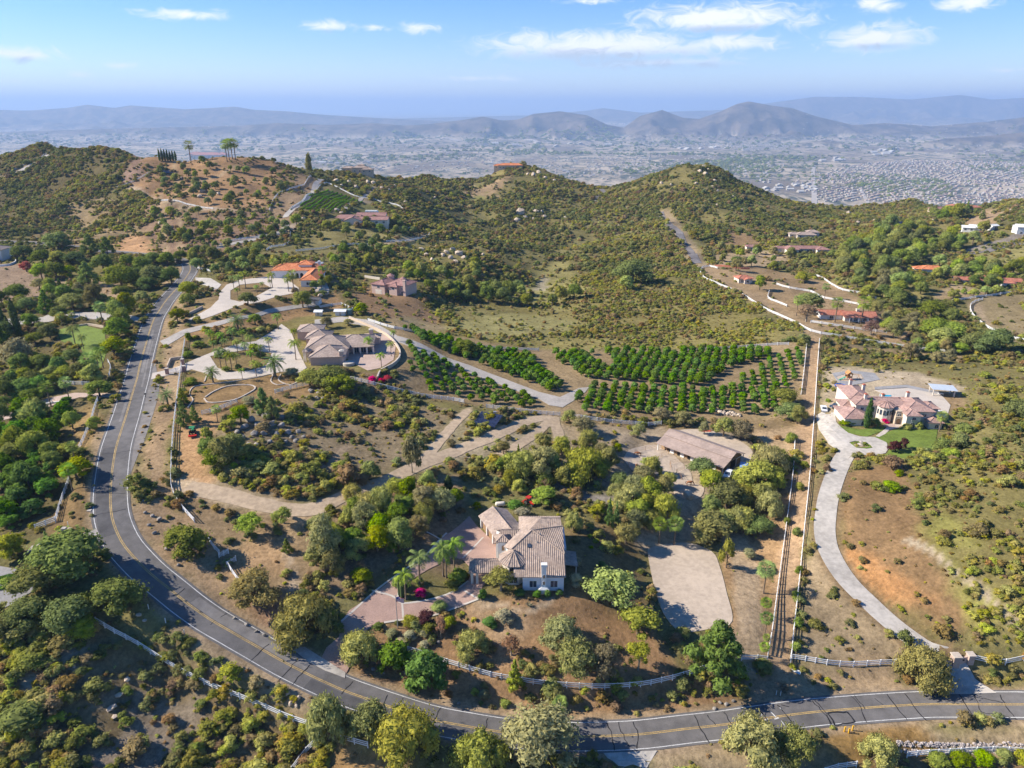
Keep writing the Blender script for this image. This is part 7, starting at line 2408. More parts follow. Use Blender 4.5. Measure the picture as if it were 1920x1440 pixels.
TW = [mat('far_wall',(.40,.37,.33),.9,.05,.01), mat('far_roof_clay',(.42,.29,.23),.9,.05,.01), mat('far_roof_grey',(.34,.32,.30),.9,.05,.01), mat('far_roof_white',(.50,.48,.45),.9,.05,.01)]
town('dense housing of the town on the valley floor at right',[
    (valley_points([(1490,345),(1590,310),(1700,300),(1930,305),(1930,352),(1760,350),(1640,345)],1700,1, True),(13,19),(4,6)),
    (valley_points([(1520,352),(1640,345),(1930,355),(1930,378),(1760,385),(1620,378),(1540,378)],900,2, True),(12,18),(4,6))], TW, [.62,.26,.12],5)
rows = []
for i in range(26):
    for j in range(9):
        p = survey_far(1392 + i * 3.3 + j * 1.0,284 - j * 1.9 - i * .18)
        rows.append((p.x, p.y))
town('regular rows of pale roofs beside the dry hill',[(np.array(rows),(14,18),(4,5))], TW, [.05,.25,.7],6)
town('scattered houses and sheds across the middle valley',[
    (valley_points([(1180,262),(1300,248),(1420,262),(1400,280),(1220,278)],420,7),(13,20),(4,6)),
    (valley_points([(950,300),(1150,290),(1400,292),(1480,310),(1440,345),(1200,345),(1000,335)],520,8),(14,24),(4,6)),
    (valley_points([(560,300),(760,280),(950,290),(950,330),(720,320)],260,9),(16,26),(4,6)),
    (valley_points([(1480,240),(1700,225),(1930,232),(1930,290),(1700,290),(1560,280)],320,10),(16,26),(4,6)),
    (valley_points([(0,245),(500,240),(900,262),(700,285),(300,270)],160,11),(20,36),(5,7))], TW, [.3,.3,.4],7)
town('large white sheds and warehouses in the valley',[
    (valley_points([(560,298),(680,296),(690,308),(600,308)],9,12),(45,80),(5,8)),
    (valley_points([(1400,352),(1520,345),(1540,362),(1420,366)],22,13),(28,50),(5,8)),
    (valley_points([(900,268),(1400,276),(1400,283),(900,274)],16,14),(60,120),(6,9)),
    (valley_points([(1540,298),(1580,297),(1590,303),(1540,304)],6,15),(40,70),(8,12)),
    (valley_points([(1610,285),(1680,280),(1690,290),(1620,292)],10,16),(50,90),(7,10))], TW, [.02,.18,.8],8)
# far groves
r_ = np.random.default_rng(20)
FT = []
for v in range(3):
    FT.append(foliage('foliage', dome(np.random.default_rng(400 + v),7,.2,.6,.33,.25),46,.30, LM['oak'],400 + v, .8))
tp_ = [valley_points([(480,330),(480,290),(900,282),(1400,290),(1930,292),(1930,388),(1500,388),(1160,345),(760,335)],5200,21),
       valley_points([(-60,252),(500,240),(1200,262),(1930,232),(1930,300),(1200,300),(500,300),(-60,300)],3600,22),
       valley_points([(1590,345),(1760,335),(1800,365),(1640,370)],420,23), valley_points([(1290,300),(1420,300),(1470,322),(1330,330)],500,24),
       valley_points([(700,250),(1150,240),(1180,262),(800,262)],900,25)]
tp_ = np.concatenate(tp_)
# groves gather along streams and lanes
keep = fbm(tp_[:, 0] / 800, tp_[:, 1] / 800,5,66) + .13 * r_.normal(size=len(tp_)) > .02
tp_ = tp_[keep]
tz_ = gz(tp_[:, 0], tp_[:, 1])
dd_ = tp_[:, 1]
sz_ = np.interp(dd_, [3500,6000,12000],[13,20,38]) * np.exp(r_.normal(size=len(dd_)) * .35)
scatter_nodes('far_groves', FT, np.stack([tp_[:, 0], tp_[:, 1], tz_ - 1],1), np.stack([sz_, sz_, sz_ * .6],1), r_.integers(0,3, len(dd_)),'hazy groves and tree lines on the valley floor','woods')
for pp, w_ in (([(1527,390),(1526,360),(1524,330),(1526,312)],14),([(1690,392),(1715,372),(1735,362)],12),([(1640,400),(1622,372),(1612,352)],10),([(780,262),(950,266),(1150,272),(1400,282)],22),([(1340,318),(1500,306),(1700,296),(1920,300)],12),([(560,305),(760,300),(960,308)],16)):
    tag(obj('road', strip_mesh('far_road', spline([survey_far(*q) for q in pp],60),[w_, 0,-w_],2.5, mat('far_road_surface',(.46,.41,.36),.9,.1,.01))), kind='structure')
# ------------------------------------------------------------------ rocks
M_ROCK = mat('granite',(.30,.27,.24),.95,.3,1.2,.5,3)
M_ROCKT = mat('tan_granite',(.56,.45,.34),.95,.2,1.0,.4,3)
M_PALER = mat('pale_cobble',(.44,.38,.35),.95,.2,2.0,.3,4)

def rock_mesh(seed, m, sub=2):
    r = np.random.default_rng(seed)
    bm = bmesh.new()
    bmesh.ops.create_icosphere(bm, subdivisions=sub, radius=.5)
    pl = [(_unit(r.normal(size=3)), r.uniform(.30,.44)) for _ in range(9)]
    for v in bm.verts:
        c = np.array(v.co)
        for (n, d) in pl:      # split faces, as granite breaks
            k = c @ n - d
            if k > 0:
                c = c - n * k * .9
        v.co = c * (1 + .05 * r.normal())
    bm.normal_update()
    me = bpy.data.meshes.new('boulder')
    bm.to_mesh(me); bm.free()
    me.materials.append(m)
    return me

ROCKS = [rock_mesh(500 + k, M_ROCK) for k in range(5)]
ROCKT = [rock_mesh(520 + k, M_ROCKT, 1) for k in range(4)]
ROCKP = [rock_mesh(540 + k, M_PALER, 1) for k in range(4)]

def rock(px, py, w, label, group, pool=ROCKS, name='boulder', flat=.75):
    p = at(px, py)
    s = w / ppm(px, py)
    o = obj(name, random.choice(pool), None, p + V3(0,0, s * .16))
    o.rotation_euler = (random.uniform(-.4,.4), random.uniform(-.4,.4), random.uniform(0,6.28))
    o.scale = (s, s * random.uniform(.7,1.1), s * random.uniform(flat * .8, flat * 1.1))
    return tag(o, label, 'boulder', group)

KN = [(470,790,24),(458,803,18),(485,800,22),(500,783,24),(512,797,18),(478,815,16),(445,812,16),(455,822,14),(495,815,15),(528,800,16),(520,815,14),(540,812,14),(505,830,12),(535,830,12),
      (548,822,13),(465,835,12),(482,835,12),(560,810,12),(515,780,18),(488,778,15),(528,785,14),(555,828,11),(570,820,10),(445,830,11)]
for (x, y, w) in KN:
    rock(x, y, w, 'grey boulder heaped on the knoll under the pines','boulders of the pine knoll')
for k in range(26):
    rock(random.uniform(575,630), random.uniform(732,750), random.uniform(5,9),'broken grey stone in the rubble under the white fence','rubble stones by the bougainvilleas')
rock(1290,932,26,'single huge pale boulder in the barn yard', None, ROCKT, 'boulder',.8)
for (x, y, w) in [(268,940,7),(272,962,8),(280,985,9),(290,1000,10),(300,975,14),(286,968,8),(312,1030,9),(335,1060,8),(440,1160,8),(462,1172,9),(480,1185,8),(495,1192,9)]:
    rock(x, y, w, 'pale stone on the eroded road bank left of the dark oak','stones of the eroded road bank')
for (x, y, w) in [(520,1290,14),(540,1302,12),(560,1310,12),(530,1312,10),(545,1322,12),(515,1300,9),(556,1325,10)]:
    rock(x, y, w, 'pale stone in the rocky cut above the lower left fence end','stones of the rocky cut', ROCKT)
for (x, y, w) in [(240,1275,16),(225,1305,26),(210,1330,22),(95,1240,10),(260,1155,14),(272,1165,12),(140,1250,10),(215,1345,14)]:
    rock(x, y, w, 'pale rock slab on the lower left slope','rock slabs of the lower left slope', ROCKT, 'boulder',.4)
for (x, y, w) in [(985,1335,12),(760,1262,8),(700,1255,10),(720,1262,8),(785,1290,8),(860,1320,7),(770,1175,9),(822,1205,8),(1375,1315,9),(1362,1322,10),(1340,1330,9),(1350,1318,8)]:
    rock(x, y, w, 'stone on the orange front bank of the main lot','stones of the front bank')
for k in range(34):
    t = k / 33
    rock(1328 + t * 60 + random.uniform(-3,3),770 + 10 * t + random.uniform(-3,3), random.uniform(6,11),'pale stone in the edging row below the orchard','edging stones below the orchard', ROCKT)
HB = [(1320,316,9),(1312,322,7),(1328,320,6),(1322,328,8),(1340,340,6),(1345,360,6),(1305,345,5),(1335,352,6),(1240,345,6),(1258,348,5),(1060,410,6),(975,402,14),(985,410,9),(970,415,10),(1005,398,9),(1015,400,8),(1020,408,8),(1000,412,7),
      (1000,330,9),(1010,325,8),(990,328,7),(1022,335,6),(1040,340,6),(1150,430,6),(1160,425,5),(700,345,9),(690,342,7),(715,355,7),(705,362,7),(740,350,6),(730,358,6),(760,352,6),(630,340,8),(640,350,7),(655,343,7),(668,352,7),
      (850,470,10),(860,478,12),(845,485,9),(838,475,9),(870,485,8),(830,480,8),(810,490,9),(800,480,8),(855,492,9),(880,470,7),(790,470,8),(820,465,7),(905,480,7),(775,395,6),(790,400,6),(815,372,5),(760,380,6),(1590,402,8),(1600,404,6),(1580,405,6),
      (1608,418,6),(1640,415,7),(1500,440,5),(1690,490,9),(1682,494,8),(1697,493,7),(380,360,9),(370,355,7),(375,370,7),(410,365,6),(300,420,6),(340,335,5),(165,262,6),(1585,340 + 62,5),(1880,410,5),(1895,395,5),(1905,388,5),(1720,455,5),(1750,415,6),(1235,470,6),(1150,455,5),(1345,385,5),(1300,390,5),(1375,370,5),(1390,395,5),
      (632,395,7),(640,400,6),(570,412,7),(580,413,6),(590,545,10),(598,550,11),(606,545,9),(600,556,9),(612,552,8)]
for (x, y, w) in HB:
    rock(x, y, w * 1.6,('tan boulder on the rocky spur' if 780 < x < 910 and y > 460 else 'tan boulder on the middle hilltop' if 960 < x < 1050 else 'tan boulder on the right hand hill' if x > 1100 else 'tan boulder on the left hills'),
         ('boulders of the rocky spur' if 780 < x < 910 and y > 460 else 'boulders of the middle hilltop' if 960 < x < 1050 else 'boulders of the right hill' if x > 1100 else 'boulders of the left hills'), ROCKT)
# two lines of pale rip-rap beside the lower right hedge: too many small stones to count
mb = MB()
iv, if_ = ico()
for k in range(620):
    t = random.random()
    row = random.random() < .55
    x = 1682 + t * 240
    y = (1394 + 4 * math.sin(t * 3) if row else 1408 + 2 * math.sin(t * 4)) + random.uniform(-4.5,4.5) + (8 if t > .75 and row else 0) * random.random()
    p = at(x, y); s = random.uniform(.14,.32)
    q = iv * s * (1 + .3 * rng.normal(size=(len(iv),1)))
    mb.add([(p.x + a[0], p.y + a[1], p.z + a[2] * .7 + .05) for a in q], if_)
tag(mb.build('riprap_stones', M_PALER),'pale rip-rap stones in two rows beside the lower right hedge','stones', None, 'stuff')

# ------------------------------------------------------------------ walls, pillars, gates
def wall_run(pxs, h, w, m, label, name='garden_wall', seg=3.0, smooth=True, cap=None):
    pl = spline(wpoly(pxs), seg) if smooth else [Vector(p[:2]) for p in wpoly(pxs)]
    P_ = [Vector((p.x, p.y, float(gz(p.x, p.y)))) for p in pl]
    t = thing(name, label, 'wall', P_[0])
    for a, b in zip(P_[:-1], P_[1:]):
        d = (b - a); d.z = 0
        e = d.normalized() * (w * .48)
        MB().bar(a - P_[0] + V3(0,0, h / 2 - .2) - e * .5, b - P_[0] + V3(0,0, h / 2 - .2) + e * .5, w, h + .4).build('wall_panel', m, t)
        if cap:
            MB().bar(a - P_[0] + V3(0,0, h + .055) - e * .5, b - P_[0] + V3(0,0, h + .055) + e * .5, w * 1.5,.1).build('coping', cap, t)
    return t

wall_run([(655,598),(690,612),(722,628),(740,645),(750,662),(748,676),(735,688),(715,698),(708,712)],1.3,.35, W_TAN, 'curved tan wall round the patio of the tiled house', cap=M_STONE)
wall_run([(383,716),(387,706),(384,715)],.25,.3, M_STONE, 'short stone edge by the palm court date palm', smooth=False)
wall_run([(385,745),(400,735),(425,725),(455,722),(475,724),(478,730),(462,740),(440,750),(410,755),(390,755),(383,748)],.3,.45, M_STONE, 'oval white stone border on the brown garden','stone_border',1.6)
wall_run([(352,765),(362,750),(355,738),(365,725),(400,720),(440,715),(480,708),(510,702),(508,715),(520,722),(535,720)],.25,.35, M_STONE, 'winding pale stone edge along the palm court garden','stone_border',1.8)
wall_run([(527,702),(522,712),(530,718),(545,722),(560,715),(575,706)],.25,.35, M_STONE, 'pale stone edge near the grey spiky bush','stone_border',1.8)
wall_run([(314,690),(320,676),(344,672)],1.1,.4, W_TAN, 'tan entrance wall of the palm court', smooth=False)
wall_run([(352,592),(372,582),(380,578)],1.2,.4, W_TAN, 'pale entrance wall by the road opposite the light trees', smooth=False)
wall_run([(0,500),(18,498),(30,492),(26,482)],1.2,.4, W_WHITE, 'curved white wall of the left edge house')
wall_run([(1340,500),(1380,503),(1405,505)],1.2,.5, T_RED, 'red retaining wall under the sand yard')
wall_run([(0,556),(18,552),(20,548)],1.0,.6, W_CREAM, 'pale low wall on the far left dirt yard')
for (x, y), lab in zip([(343,684),(346,697),(314,702)],['brick entrance pillar of the palm court, upper one','brick entrance pillar of the palm court, lower one','brick entrance pillar nearest the road']):
    t = thing('gate_pillar', lab, 'pillar', at(x, y))
    MB().box(-.5,.5,-.5,.5,-.5,2.2).build('shaft', mat('brick_red',(.42,.24,.19),.9,.2,4,.3), t)
    MB().box(-.62,.62,-.62,.62,2.2,2.45).build('cap', M_STONE, t)
for (x, y, hw, h), lab in zip([(1743,1238,.7,1.7),(1789,1245,.75,2.3),(1817,1240,.65,1.9),(1714,1238,.5,1.2)],['stone gate pillar left of the concrete drive','tall stone gate pillar right of the concrete drive','stone end pillar right of the drive gate','low stone pillar at the fence end behind the bushy tree']):
    t = thing('gate_pillar', lab, 'pillar', at(x, y))
    MB().box(-hw, hw, -hw, hw, -.5, h).build('shaft', M_PINKP, t)
    MB().box(-hw * 1.25, hw * 1.25,-hw * 1.25, hw * 1.25, h, h + .25).build('cap', M_STONE, t)
a, b = at(1789,1246), at(1817,1241)
t = thing('gate_wall','pink wall panel with dark emblem between the right gate pillars','wall', a)
d = b - a
MB().bar(d * .18 + V3(0,0,.7), d * .86 + V3(0,0,.7),.3,1.9).build('wall_panel', M_PINKP, t)
MB().bar(d * .47 + V3(0,-.18,1.0), d * .60 + V3(0,-.18,1.0),.06,.4).build('emblem', M_DARK, t)
for i, (p, q) in enumerate((((1744,1239),(1765,1243)),((1768,1243),(1788,1246)))):
    a, b = at(*p), at(*q)
    t = thing('drive_gate',['dark metal gate leaf of the concrete drive, left one','dark metal gate leaf of the concrete drive, right one'][i],'gate', a)
    d = b - a
    for k in range(9):
        MB().bar(d * (k / 8) + V3(0,0,.1), d * (k / 8) + V3(0.001,0,1.3 + .5 * math.sin(math.pi * (k / 16 + .5 * i))),.05,.05).build('bar', M_DARK, t)
    for z in (.15,1.25):
        MB().bar(V3(0,0, z), d + V3(0,0, z),.08,.1).build('rail', M_DARK, t)
    MB().bar(V3(0,0,1.35 + .5 * i), d + V3(0,0,1.85 - .5 * i),.08,.1).build('top_rail', M_DARK, t)

# ------------------------------------------------------------------ solar arrays
M_PV = mat('solar_cell',(.018,.024,.055),.15,.3,.4, spec=.6)

def solar(px, py, ppm_, nx, ny, w, h, tilt, rz, label, z0=.5):
    t = thing('solar_array', label, 'solar panel', at(px, py), rz)
    k = ppm_ / ppm(px, py); t.scale = (k,) * 3
    ct, st = math.cos(tilt), math.sin(tilt)
    me = mesh('panel', *(lambda q: (q.v, q.f))(MB().box(-w / 2 + .04, w / 2 - .04,-h / 2 + .04, h / 2 - .04,0,.05)), M_PV)
    for i in range(nx):
        for j in range(ny):
            v = (j + .5) * h
            o = obj('panel', me, t, ((i - nx / 2 + .5) * w, v * ct, z0 + v * st))
            o.rotation_euler = (tilt, 0,0)
    L = ny * h
    fr = MB()
    for i in range(nx + 1):
        x = (i - nx / 2) * w
        fr.bar(V3(x, 0, z0 - .06), V3(x, L * ct, z0 + L * st - .06),.06,.08)
    fr.build('frame', M_STEEL, t)
    for i in (0, nx / 2, nx):
        x = (i - nx / 2) * w * .96
        MB().tube((x, L * ct * .85,-1),(x, L * ct * .85, z0 + L * st * .85 - .1),.06,.06,6).build('post', M_STEEL, t)

solar(906,800,5.2,8,4,1.1,1.95, R(13), R(-24),'dark solar panel array on the scrub slope below the white fence')
solar(312,325,1.9,8,3,1.3,2.2, R(22), R(4),'solar panel array on the slope under the hilltop villa')
solar(1690,424,2.1,9,3,1.3,2.2, R(24), R(0),'dark solar panel array in the cut on the right hillside')
t = thing('inverter_box','small white box beside the solar panels','box', at(930,778))
MB().box(-.9,.9,-.4,.4,-.3,1.2).build('cabinet', M_FRAME, t); MB().box(-1,1,-.5,.5,1.2,1.3).build('lid', M_STEEL, t)

# ------------------------------------------------------------------ vehicles
M_TYRE = mat('tyre_rubber',(.02,.02,.02),.9,.1,4)
M_RIM = mat('wheel_rim',(.5,.5,.52),.3,.1,4, metal=.8)

def wheel(parent, x, y, r, w):
    o = bpy.data.objects.new('wheel', None); o.location = (x, y, r); link(o, parent)
    MB().tube((0,-w / 2,0),(0, w / 2,0), r, r, 16).build('tyre', M_TYRE, o)
    MB().tube((0,-w / 2 - .01,0),(0, w / 2 + .01,0), r * .6, r * .6,12).build('rim', M_RIM, o)

def side_body(prof, hw, m, name, t, tuck=.12):
    """car body from a side outline (x, z), sides drawn in above the belt line"""
    n = len(prof)
    zs = [p[1] for p in prof]; zb = 1.0
    f = lambda z: hw - (tuck * max(0,(z - zb) / .6))
    vs_ = [(x, -f(z), z) for x, z in prof] + [(x, f(z), z) for x, z in prof]
    return MB().add(vs_, [tuple(range(n)), tuple(range(2 * n - 1, n - 1,-1))] + [(i, n + i, n + (i + 1) % n, (i + 1) % n) for i in range(n)]).build(name, m, t)

def car(px, py, rz, label, paint, pick=False, k=1.0):
    t = thing('pickup_truck' if pick else 'parked_car', label, 'truck' if pick else 'car', at(px, py) + V3(0,0,.14), rz)
    t.scale = (k,) * 3
    if pick:
        side_body([(-2.8,.5),(2.75,.5),(2.8,1.0),(1.5,1.12),(.9,1.8),(-.7,1.85),(-1.0,1.15),(-2.8,1.12)],.95, paint, 'body', t)
        MB().box(-2.7,-1.1,-.8,.8,1.05,1.135).build('cargo_bed', M_DARK, t)
        for sg in (-1,1):
            MB().box(-.6,.85, sg * .86 - .03, sg * .86 + .03,1.2,1.65).build('side_window', M_GLASS, t)
        MB().add([(1.52,-.75,1.15),(1.52,.75,1.15),(.98,.66,1.74),(.98,-.66,1.74)],[(0,1,2,3)]).build('windscreen', M_GLASS, t)
        xs = (1.8,-1.8)
    else:
        side_body([(-2.2,.4),(2.2,.4),(2.25,.8),(1.2,.95),(.55,1.42),(-1.1,1.45),(-1.9,1.0),(-2.25,.95)],.88, paint, 'body', t)
        for sg in (-1,1):
            MB().box(-1.2,.5, sg * .8 - .03, sg * .8 + .03,.98,1.33).build('side_window', M_GLASS, t)
        MB().add([(1.24,-.7,.98),(1.24,.7,.98),(.62,.62,1.41),(.62,-.62,1.41)],[(0,1,2,3)]).build('windscreen', M_GLASS, t)
        MB().add([(-1.93,.65,1.04),(-1.93,-.65,1.04),(-1.16,-.6,1.44),(-1.16,.6,1.44)],[(0,1,2,3)]).build('rear_window', M_GLASS, t)
        xs = (1.4,-1.4)
    for x in xs:
        for sg in (-1,1):
            wheel(t, x, sg * .82,.36,.24)
    for sg in (-1,1):
        xf = 2.8 if pick else 2.24
        MB().box(xf - .06, xf + .02, sg * .7 - .16, sg * .7 + .16,.72,.88).build('headlight', M_FRAME, t)
    return t

car(1366,893, R(235),'white pickup truck parked at the barn end', mat('white_car_paint',(.80,.81,.83),.25,.03,1, spec=.5), True, 1.1)
car(1544,770, R(255),'white car in the shade on the concrete forecourt', MATS['white_car_paint'], False, 1.1)
car(1568,765, R(195),'dark blue car beside the big tiled house', mat('dark_blue_paint',(.05,.07,.10),.3,.05,1, spec=.5), True, .95)
# motorhome beside the mauve-roofed house
t = thing('motorhome','white motorhome parked beside the mauve-roofed house','motorhome', at(698,404), R(-5))
t.scale = (1.3,) * 3
side_body([(-4.2,.5),(4.0,.5),(4.2,1.4),(3.9,2.4),(3.4,3.2),(-4.2,3.2)],1.2, M_FRAME, 'body', t, .05)
for x in (-2.6,-.6,1.4):
    MB().box(x - .5, x + .5,-1.24,-1.1,1.6,2.3).build('window', M_GLASS, t)
for x in (-2.6,2.6):
    for sg in (-1,1):
        wheel(t, x, sg * 1.05,.45,.3)
MB().box(-3.8,-.2,-1.25,-1.2,.6,1.2).build('blue_tarp', mat('blue_tarp',(.04,.22,.62),.6,.1,1), t)

# tractors
def tractor(px, py, rz, label, hood, k=1.0):
    t = thing('tractor', label, 'tractor', at(px, py), rz)
    t.scale = (k,) * 3
    MB().box(.1,1.7,-.35,.35,.6,1.15).box(.3,1.62,-.3,.3,1.15,1.25).build('hood', hood, t)
    MB().box(-.9,.1,-.4,.4,.55,.8).build('chassis', M_DARK, t)
    MB().box(-.7,-.2,-.25,.25,.8,1.2).box(-.8,-.68,-.25,.25,.9,1.5).build('seat', M_DARK, t)
    for x, y in ((-.9,.55),(-.9,-.55),(.1,.55),(.1,-.55)):
        MB().tube((x, y, .8),(x, y, 2.3),.04,.04,6).build('canopy_post', M_DARK, t)
    MB().box(-1.1,.35,-.75,.75,2.3,2.4).build('canopy', hood, t)
    MB().bar(V3(.1,0,1.2), V3(-.1,0,1.6),.05,.05).build('steering_column', M_DARK, t)
    for sg in (-1,1):
        wheel(t, -.7, sg * .75,.75,.35); wheel(t, 1.3, sg * .65,.45,.26)
    MB().box(-2.4,-1.2,-1.1,1.1,.25,.5).box(-1.6,-1.0,-.1,.1,.4,.7).build('mower_deck', mat('red_paint',(.55,.04,.03),.4,.1,1), t)

tractor(362,814, R(110),'green tractor with red mower on the bare dirt by the fence', mat('green_paint',(.05,.25,.10),.4,.1,1),1.05)
tractor(993,946, R(-40),'small red tractor behind the main house', MATS['red_paint'])
# boat tarp, trailer with blue cover
t = thing('kayak','bright orange-red kayak lying by the sand pen','kayak', at(1324,809), R(-3))
MB().lathe((0,0,0),[(.02,-2.6),(.42,-1.4),(.5,0),(.42,1.4),(.02,2.6)],10).build('hull', mat('kayak_red',(.75,.10,.04),.4,.05,1), t).rotation_euler = (0, math.pi / 2,0)
MB().lathe((0,0,.42),[(.34,0),(.42,.04),(.30,.08)],10).build('cockpit_rim', M_DARK, t)
t = thing('horse_trailer','trailer under a light blue cover at the barn end','trailer', at(1393,886), R(70))
MB().box(-2.6,2.6,-1.1,1.1,.5,2.3).build('body', M_STEEL, t)
MB().box(-2.7,2.7,-1.2,1.2,2.3,2.38).build('blue_cover', mat('light_blue_cover',(.28,.45,.75),.6,.1,1), t)
for x in (-.6,.6):
    for sg in (-1,1):
        wheel(t, x, sg * 1.05,.36,.22)
MB().bar(V3(2.6,0,.55), V3(3.6,0,.5),.12,.12).build('tow_bar', M_DARK, t)
# tank
t = thing('propane_tank','cream propane tank behind the garage wing','tank', at(938,950), R(8))
tk_ = MB().lathe((0,0,0),[(.05,-1.5),(.55,-1.3),(.65,-1.0),(.65,1.0),(.55,1.3),(.05,1.5)],14).build('vessel', W_CREAM, t, True)
tk_.rotation_euler = (0, math.pi / 2,0); tk_.location = (0,0,.95)
for x in (-.8,.8):
    MB().box(x - .15, x + .15,-.5,.5,-.3,.45).build('foot', M_CONC2, t)
t = thing('water_tank','green-grey water tank behind the tiled house','tank', at(656,589))
MB().lathe((0,0,0),[(1.5,-.3),(1.5,2.2),(1.3,2.5),(.3,2.8)],16).build('tank_body', mat('tank_green',(.20,.28,.26),.6,.1,1), t)
t = thing('round_tank','round flat concrete tank among rocks by the tiled house','tank', at(654,684))
MB().lathe((0,0,0),[(2.3,-.6),(2.3,1.1),(2.0,1.2)],20).build('tank_body', M_CONC, t)

# ------------------------------------------------------------------ horses
M_HORSE = mat('chestnut_coat',(.30,.12,.05),.7,.2,3, world_space=False)
M_MANE = mat('dark_mane',(.03,.02,.015),.9,.2,3)

def horse(px, py, rz, label, graze):
    t = thing('horse', label, 'horse', at(px, py), rz, None)
    t.scale = (1.1,) * 3
    J = [((-.55,0,1.22),.29),((-.1,0,1.17),.30),((.42,0,1.22),.30)]
    head = [((.78,0,1.28),.20),((1.12,0,.95),.14),((1.32,0,.55),.13),((1.42,0,.28),.08)] if graze else [((.80,0,1.50),.20),((1.05,0,1.78),.14),((1.25,0,1.80),.13),((1.55,0,1.62),.08)]
    V, Rr, E = [],[],[]

    def chain(start, lst):
        prev = start
        for p, r in lst:
            V.append(p); Rr.append(r)
            if prev is not None:
                E.append((prev, len(V) - 1))
            prev = len(V) - 1
        return prev
    e = chain(None, J)
    chain(e, head)
    for sg in (-1,1):
        chain(0,[((-.62, sg * .17,.95),.17),((-.52, sg * .18,.72),.11),((-.72, sg * .18,.48),.065),((-.66, sg * .18,.10),.05),((-.58, sg * .18,.02),.065)])
        chain(2,[((.48, sg * .16,.88),.14),((.46, sg * .17,.50),.07),((.46, sg * .17,.10),.05),((.52, sg * .17,.02),.065)])
    me = bpy.data.meshes.new('body')
    me.from_pydata(V, E, [])
    me.materials.append(M_HORSE)
    o = obj('body', me, t)
    md = o.modifiers.new('skin','SKIN')
    for i, q in enumerate(me.skin_vertices[0].data):
        q.radius = (Rr[i], Rr[i]); q.use_root = i == 0
    md.use_smooth_shade = True
    o.modifiers.new('smooth','SUBSURF').levels = 1
    o.modifiers['smooth'].render_levels = 1
    MB().tube((-.82,0,1.25),(-.98,0,1.0),.05,.08,6).tube((-.98,0,1.0),(-1.0,0,.45),.08,.03,6).build('tail', M_MANE, t)
    h0, h1 = head[0][0], head[1][0]
    MB().bar(V3(h0[0] - .05,0, h0[2] + .18), V3(h1[0] - .02,0, h1[2] + .14),.05,.14).build('mane', M_MANE, t)
    hp = head[2][0]
    for sg in (-1,1):
        MB().tube((hp[0] - .12, sg * .07, hp[2] + .1),(hp[0] - .16, sg * .08, hp[2] + .26),.035,.01,5).build('ear', M_HORSE, t)

horse(1197,855, R(175),'brown horse standing by the orange corral fence', True)
horse(1193,878, R(250),'brown horse with pale rug at the left corral corner', True)
horse(1292,910, R(-8),'brown horse grazing near the truck', True)
M_PIPE = mat('rusty_pipe',(.40,.24,.13),.8,.2,3)

def corral(pxs, label):
    pl = wpoly(pxs)
    t = thing('corral_panel', label, 'corral', pl[0],0,'pipe corral panels of the barn yard')
    for a, b in zip(pl[:-1], pl[1:]):
        n = max(1, int((b - a).length / 3))
        for k in range(n + 1):
            q = a.lerp(b, k / n) - pl[0]
            MB().tube(q + V3(0,0,-.3), q + V3(0,0,1.6),.05,.05,6).build('post', M_PIPE, t)
        for z in (.5,1.0,1.5):
            MB().tube(a - pl[0] + V3(0,0, z), b - pl[0] + V3(0,0, z),.035,.035,5).build('rail', M_PIPE, t)

corral([(1232,838),(1210,845),(1190,850)],'rust pipe corral behind the standing horse')
corral([(1178,875),(1190,890),(1215,892)],'pipe corral at the left corner of the barn yard')
corral([(1253,852),(1228,862),(1227,870)],'pipe corral panel between barn stalls, left one')
corral([(1275,866),(1256,872),(1258,882)],'pipe corral panel between barn stalls, middle one')
corral([(1283,880),(1268,888),(1278,900)],'pipe corral panel before the dark barn tree')

# ------------------------------------------------------------------ big tiled house: pool, shade roof, play yard
M_POOL = mat('pool_water',(.02,.34,.50),.05,.15,.6,.2,2, spec=.6)
tag(sheet('pool_deck',[(1648,739),(1676,739),(1676,753),(1648,753)],.2, M_PAVEL, 2), kind='structure')
tag(sheet('pool',[(1650,741),(1671,742),(1670,750),(1650,748)],.3, M_POOL, 2), kind='structure')
t = thing('shade_roof','open white shade roof with grey panels behind the big tiled house','shade roof', at(1765,740), R(-14))
for x in (-3.6,3.6):
    for y in (-2.2,2.2):
        MB().box(x - .2, x + .2, y - .2, y + .2,-.5,2.9).build('post', W_CREAM, t)
for k in range(6):
    MB().box(-4.4 + k * 1.47,-4.4 + k * 1.47 + 1.42,-3.2,3.2,2.95,3.05).build('panel', mat('shade_panel',(.55,.60,.66),.3,.06,1), t)
t = thing('patio_table','white table under the shade roof','table', at(1763,741))
MB().box(-1,1,-.5,.5,.7,.78).build('table_top', M_FRAME, t)
for x in (-.85,.85):
    for y in (-.38,.38):
        MB().box(x - .04, x + .04, y - .04, y + .04,0,.7).build('leg', M_FRAME, t)
t = thing('trampoline','round blue trampoline with safety poles beside the play set','trampoline', at(1576,727))
ring = MB()
for k in range(24):
    a0, a1 = R(15 * k), R(15 * k + 15)
    ring.bar(V3(2.1 * math.cos(a0),2.1 * math.sin(a0),.9), V3(2.1 * math.cos(a1),2.1 * math.sin(a1),.9),.5,.12)
ring.build('blue_pad', mat('trampoline_blue',(.02,.13,.55),.5,.1,1), t)
MB().lathe((0,0,.86),[(1.9,0),(1.9,.03)],20).build('mat', M_DARK, t)
for k in range(6):
    a = R(60 * k + 10)
    MB().tube((2.2 * math.cos(a),2.2 * math.sin(a),0),(2.2 * math.cos(a),2.2 * math.sin(a),2.7),.04,.04,6).build('pole', M_STEEL, t)
t = thing('play_set','wooden play tower with green slide and swings','play set', at(1590,712), R(0))
t.scale = (.8,) * 3
